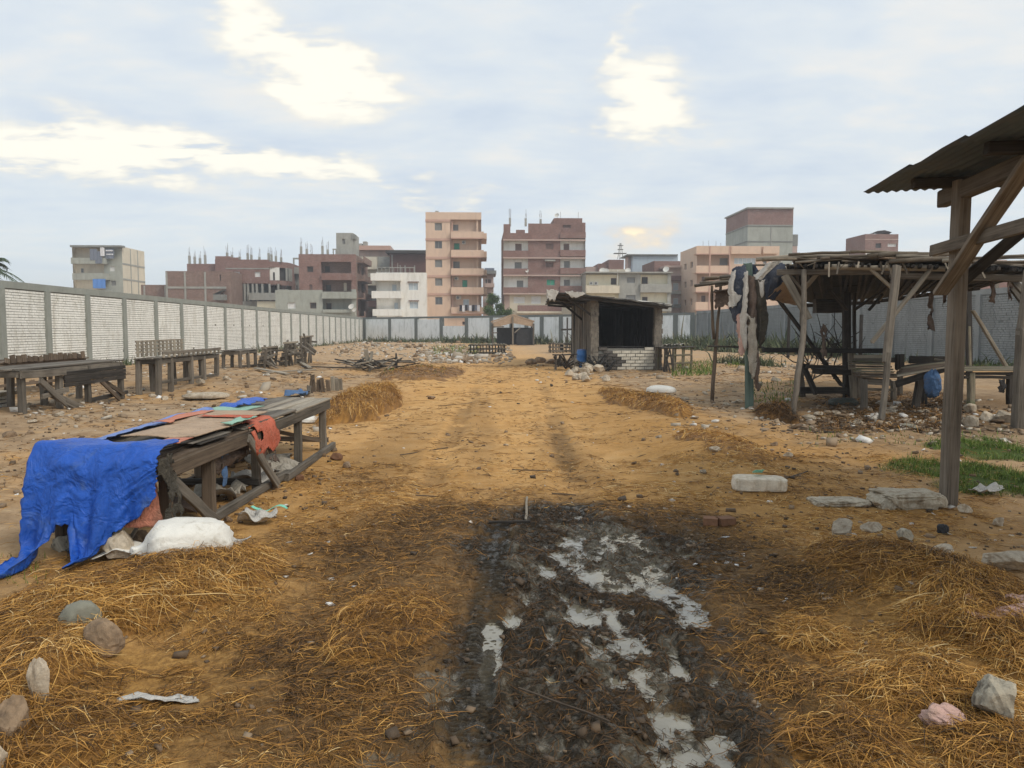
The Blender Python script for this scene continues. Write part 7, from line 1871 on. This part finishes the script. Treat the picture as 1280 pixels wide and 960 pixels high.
# ------------------------------------------------------------------ litter, rubble, grass, weeds
def chunks(name, x, y, size, tone, label, flat=.6, mat='litter', dz=0.):
    """many broken crumbs as one heap of real little blocks"""
    n = len(x)
    cube = np.array([(a, b_, c) for c in (-1, 1) for a, b_ in ((-1, -1), (1, -1), (1, 1), (-1, 1))], float)
    V = cube[None] * nr.uniform(.55, 1.1, (n, 8, 1)) * nr.uniform(.5, 1., (n, 1, 3)) * size[:, None, None] / 2
    V[:, :, 2] *= flat
    th = nr.uniform(0, 6.28, n); ti = nr.normal(0, .35, n)
    c, s = np.cos(ti)[:, None], np.sin(ti)[:, None]
    Xr = V[:, :, 0] * c - V[:, :, 2] * s; Zr = V[:, :, 0] * s + V[:, :, 2] * c
    c, s = np.cos(th)[:, None], np.sin(th)[:, None]
    W_ = np.stack([Xr * c - V[:, :, 1] * s, Xr * s + V[:, :, 1] * c, Zr], -1)
    W_ += np.stack([x, y, ground_h(x, y) + size * flat * .22 + dz], 1)[:, None, :]
    f = np.array([(0, 3, 2, 1), (4, 5, 6, 7), (0, 1, 5, 4), (1, 2, 6, 5), (2, 3, 7, 6), (3, 0, 4, 7)])
    F = (np.arange(n)[:, None, None] * 8 + f[None]).reshape(-1, 4)
    o = np_mesh(name, W_.reshape(-1, 3), F, mat, None, False, dict(tone=np.repeat(tone, 8)))
    return tag(o, label, None, None, 'stuff')

def blades(name, x, y, h, w, tone, label, lean=.4, mat='grass', hz=None, kind='stuff', parent=None):
    """standing blades or leaves"""
    n = len(x); z0 = (ground_h(x, y) if hz is None else hz) - .01
    th = nr.uniform(0, 6.28, n); a = np.abs(nr.normal(0, lean, n))
    dx, dy = np.cos(th), np.sin(th)
    ph = nr.uniform(0, 6.28, n); ox, oy = np.cos(ph) * w / 2, np.sin(ph) * w / 2
    pts = []
    for t, k in ((0, 1.), (.5, .8), (1., .08)):
        X = x + dx * a * h * t * t; Y = y + dy * a * h * t * t; Z = z0 + h * t * (1 - .25 * a * t)
        pts += [np.stack([X - ox * k, Y - oy * k, Z], 1), np.stack([X + ox * k, Y + oy * k, Z], 1)]
    V = np.stack(pts, 1)
    F = (np.arange(n)[:, None, None] * 6 + np.array([(0, 1, 3, 2), (2, 3, 5, 4)])[None]).reshape(-1, 4)
    o = np_mesh(name, V.reshape(-1, 3), F, mat, parent, False, dict(tone=np.repeat(tone, 6)))
    return tag(o, label, None, None, kind)

def pick(n, px0, px1, py0, py1, jit=0.):
    """ground points spread evenly over a patch of the photograph"""
    P_ = np.array([tuple(G(a, b_))[:2] for a, b_ in zip(nr.uniform(px0, px1, n), nr.uniform(py0, py1, n))])
    return P_[:, 0], P_[:, 1]

T, b = new_mat('weeds')
a = T.node('ShaderNodeAttribute'); a.attribute_name = 'tone'
T._in(b.inputs['Base Color'], T.ramp(a.outputs['Fac'], (0, (.022, .034, .012)), (.5, (.062, .085, .030)), (.85, (.12, .13, .055)), (1, (.20, .17, .09))))
b.inputs['Roughness'].default_value = .7

def litter():
    def many(parts):
        X, Y = zip(*[pick(*q) for q in parts]); return np.concatenate(X), np.concatenate(Y)
    # pale rubble
    x, y = many([(260, 0, 400, 470, 540), (700, 430, 640, 424, 452), (500, 535, 600, 437, 455), (240, 300, 440, 430, 450), (420, 1000, 1280, 430, 452), (300, 890, 1060, 432, 470), (260, 1000, 1280, 500, 560), (120, 670, 860, 455, 475), (140, 840, 1000, 480, 540), (260, 470, 740, 421, 428), (260, 0, 450, 424, 470), (120, 20, 180, 485, 530), (200, 1060, 1200, 505, 545)])
    d = np.hypot(x, y)
    chunks('rubble', x, y, nr.gamma(2.2, .022, len(x)) * (.55 + d * .045) + .02, np.clip(nr.normal(.58, .17, len(x)), .1, 1), 'pale broken rubble strewn over the yard', .55)
    x, y = many([(420, 520, 640, 428, 455), (260, 420, 560, 422, 434), (260, 1000, 1280, 432, 446)])
    chunks('rubble', x, y, nr.gamma(2.4, .07, len(x)) + .05, np.clip(nr.normal(.58, .16, len(x)), .1, 1), 'heaps of grey rubble at the far end of the yard', .6)
    # crumbs of earth and dung on the path
    x, y = many([(450, 200, 1100, 460, 660), (900, 0, 420, 470, 640), (260, 0, 1280, 640, 960), (500, 850, 1280, 500, 700)])
    d = np.hypot(x, y)
    chunks('crumbs', x, y, nr.gamma(2., .011, len(x)) * (.6 + d * .06) + .008, np.clip(nr.normal(.2, .13, len(x)), 0, .6), 'dark crumbs of earth and dung', .6)
    # pale chips of plastic and paper
    x, y = many([(110, 0, 1280, 460, 640), (60, 850, 1280, 640, 760), (60, 0, 400, 480, 640), (30, 300, 1000, 600, 760)])
    d = np.hypot(x, y)
    chunks('litter', x, y, nr.gamma(2., .014, len(x)) * (.6 + d * .05) + .012, np.clip(nr.normal(.9, .08, len(x)), .5, 1), 'chips of white plastic and paper on the ground', .18)
    # dead twigs and stuff under the shelter
    x, y = many([(900, 1015, 1200, 500, 545), (200, 1195, 1280, 515, 545), (200, 950, 1020, 505, 545)])
    chunks('leaf_litter', x, y, nr.gamma(2., .03, len(x)) + .02, np.clip(nr.normal(.2, .16, len(x)), 0, .8), 'dead leaves and broken bits on the ground under the reed roof', .25)
    x, y = pick(2200, 1020, 1200, 490, 545)
    o = strands('straw', x, y, nr.gamma(3, .07, len(x)), nr.uniform(.006, .016, len(x)), np.clip(nr.normal(.2, .18, len(x)), 0, 1), arch=.05)
    tag(o, 'dead leaves and twigs littered under the reed roof', None, None, 'stuff')
    # clods of mud with stalk ends, in the wheel ruts
    def dens(x, y): return mask(x, y, MUD, .5, .4) * (1 - mask(x, y, POOL, .7, .55, 4.5, 8) * .8)
    x, y = scatter(500, -1.2, 2.4, 2.4, 6.8, dens)
    chunks('crumbs', x, y, nr.gamma(2.2, .008, len(x)) + .006, np.clip(nr.normal(.04, .05, len(x)), 0, .25), 'black wet crumbs of mud in the ruts', .7)
    # green grass
    def dg(x, y): return np.clip(mask(x, y, GREEN, .5, .5, 2, 4), 0, 1)
    x, y = scatter(8500, 3, 8, 5.8, 11, lambda a, c: dg(a, c) * (fbm(a, c, 4, 3, .6, 77) > .44))
    blades('grass', x, y, nr.gamma(4, .011, len(x)) + .015, nr.uniform(.004, .010, len(x)), np.clip(nr.normal(.58, .28, len(x)), 0, 1), 'fresh green grass beside the squared post', .7)
    X, Y, Hh, Ww = [], [], [], []
    for n_, px0, px1, py0, py1, h, w in ((700, 840, 892, 455, 470, .16, .03), (240, 905, 935, 452, 460, .14, .03), (600, 1205, 1270, 446, 462, .18, .035), (500, 1080, 1200, 440, 450, .3, .04), (420, 540, 600, 434, 444, .25, .05), (300, 940, 1000, 480, 500, .1, .02), (260, 480, 560, 463, 472, .12, .03), (300, 1000, 1280, 540, 560, .05, .012), (120, 0, 60, 695, 730, .035, .006)):
        x, y = pick(n_, px0, px1, py0, py1); X.append(x); Y.append(y); Hh.append(nr.gamma(4, h / 4, n_)); Ww.append(np.full(n_, w))
    x, y = np.concatenate(X), np.concatenate(Y)
    blades('grass', x, y, np.concatenate(Hh), np.concatenate(Ww), np.clip(nr.normal(.5, .22, len(x)), 0, 1), 'thin green grass in patches over the yard', .8)
    # weeds under the walls
    X, Y, Hh, Ww = [], [], [], []
    def strip(n_, a, b_, spread, h, w):
        t = nr.random(n_); X.append(a[0] + (b_[0] - a[0]) * t + nr.normal(0, spread, n_)); Y.append(a[1] + (b_[1] - a[1]) * t + nr.normal(0, spread, n_)); k = .5 + fbm(X[-1], Y[-1], .5, 3, .6, 61); Hh.append(nr.gamma(5, h / 5, n_) * k); Ww.append(nr.uniform(.6, 1.4, n_) * w)
    strip(5200, (16.5, 66), (20.0, 44), .9, .62, .14); strip(2600, (10, 78), (18, 68), .9, .7, .16); strip(2400, (-3.5, 90), (7, 82), .8, .5, .16); strip(1100, (20.8, 44), (21.2, 22), .5, .26, .06); strip(900, (-15, 100), (-4, 92), .7, .45, .10); strip(800, (-15.4, 30), (-15.4, 100), .3, .3, .06)
    strip(700, (11.0, 33.6), (12.6, 33.0), .4, .45, .05)
    x, y = np.concatenate(X), np.concatenate(Y)
    blades('weeds', x, y, np.concatenate(Hh), np.concatenate(Ww), np.clip(nr.normal(.5, .3, len(x)), 0, 1), 'tall dark green weeds growing along the walls', .9, 'weeds')

litter()

# ------------------------------------------------------------------ palm and the tree in the gap
def trees():
    Y = 62.; b0 = P(-16, 412, Y)
    o = thing('palm_tree', 'palm with drooping fronds showing over the long white wall', 'palm', (b0.x, Y, 0))
    ct = P(-16, 336, Y)
    q = MB(); q.tube([(b0.x + .2 * math.sin(k), Y, k * ct.z / 8) for k in range(9)], [.30 - .012 * k for k in range(9)], 9); q.build('trunk', 'wood_brown', o, True)
    for k in range(22):
        a = k * 2.399; el = rnd.uniform(-.1, 1.1); L = rnd.uniform(2.2, 3.0); m = MB(); pts = []
        for i in range(9):
            t = i / 8; pts.append(ct + Vector((math.cos(a) * math.cos(el) * L * t, math.sin(a) * math.cos(el) * L * t, math.sin(el) * L * t - 1.5 * t * t)))
        m.tube(pts, [.045 - .004 * i for i in range(9)], 4)
        for i in range(1, 9):
            d = (pts[i] - pts[i - 1]).normalized(); sd = d.cross(Vector((0, 0, 1))).normalized()
            for f in (0, .33, .66):
                p = pts[i - 1].lerp(pts[i], f)
                for s in (-1, 1):
                    e = p + sd * s * rnd.uniform(.4, .6) * (1 - .5 * abs(i / 8 - .45)) + d * .3 - Vector((0, 0, rnd.uniform(.1, .3))); w_ = d * .05
                    m.poly([p - w_, p + w_, e])
        m.build('frond', 'palm_leaf', o)
    Y = 112.; b0 = P(622, 420, Y)
    o = thing('tree', 'dark scrubby tree in the gap beside the beige tower', 'tree', (b0.x, Y, 0))
    m = MB(); m.tube([(b0.x, Y, 0), (b0.x + .1, Y, 2), (b0.x - .1, Y, 4)], [.2, .16, .1], 7)
    for k in range(7): m.tube([(b0.x, Y, 2 + .3 * k), (b0.x + rnd.uniform(-1.3, 1.3), Y + rnd.uniform(-1, 1), 3.5 + .5 * k)], [.07, .02], 5)
    m.build('trunk', 'wood_dark', o)
    n = 5200
    u = nr.normal(size=(n, 3)); u /= np.linalg.norm(u, axis=1, keepdims=True); r_ = nr.random(n) ** .45
    cl = nr.normal(0, 1, (16, 3)) * [.75, .7, 1.3] + [b0.x, Y, 4.2]
    c = cl[nr.integers(0, 16, n)] + u * r_[:, None] * nr.uniform(.35, .85, n)[:, None]
    c = c[c[:, 2] > .6]; n = len(c)
    blades('crown', c[:, 0], c[:, 1], nr.uniform(.15, .35, n), nr.uniform(.08, .16, n), np.clip(nr.normal(.22, .15, n), 0, 1), None, 1.0, 'grass', c[:, 2], None, o)

T, b = rough_mat('palm_leaf', (.05, .075, .035), .3, 2., 12.)
trees()

# ------------------------------------------------------------------ haze in the air
def haze():
    m = bpy.data.materials.new('haze'); m.use_nodes = True; t = m.node_tree; t.nodes.clear()
    v = t.nodes.new('ShaderNodeVolumePrincipled'); v.inputs['Color'].default_value = (.86, .90, .95, 1); v.inputs['Density'].default_value = HAZE; v.inputs['Anisotropy'].default_value = .2
    o = t.nodes.new('ShaderNodeOutputMaterial'); t.links.new(v.outputs[0], o.inputs['Volume'])
    MAT['haze'] = m
    q = MB(); q.box(-520, 520, -90, 900, -1.4, 27)
    tag(q.build('haze', 'haze'), 'thin pale haze over the yard and the houses', None, None, 'stuff')

HAZE = .0011
haze()
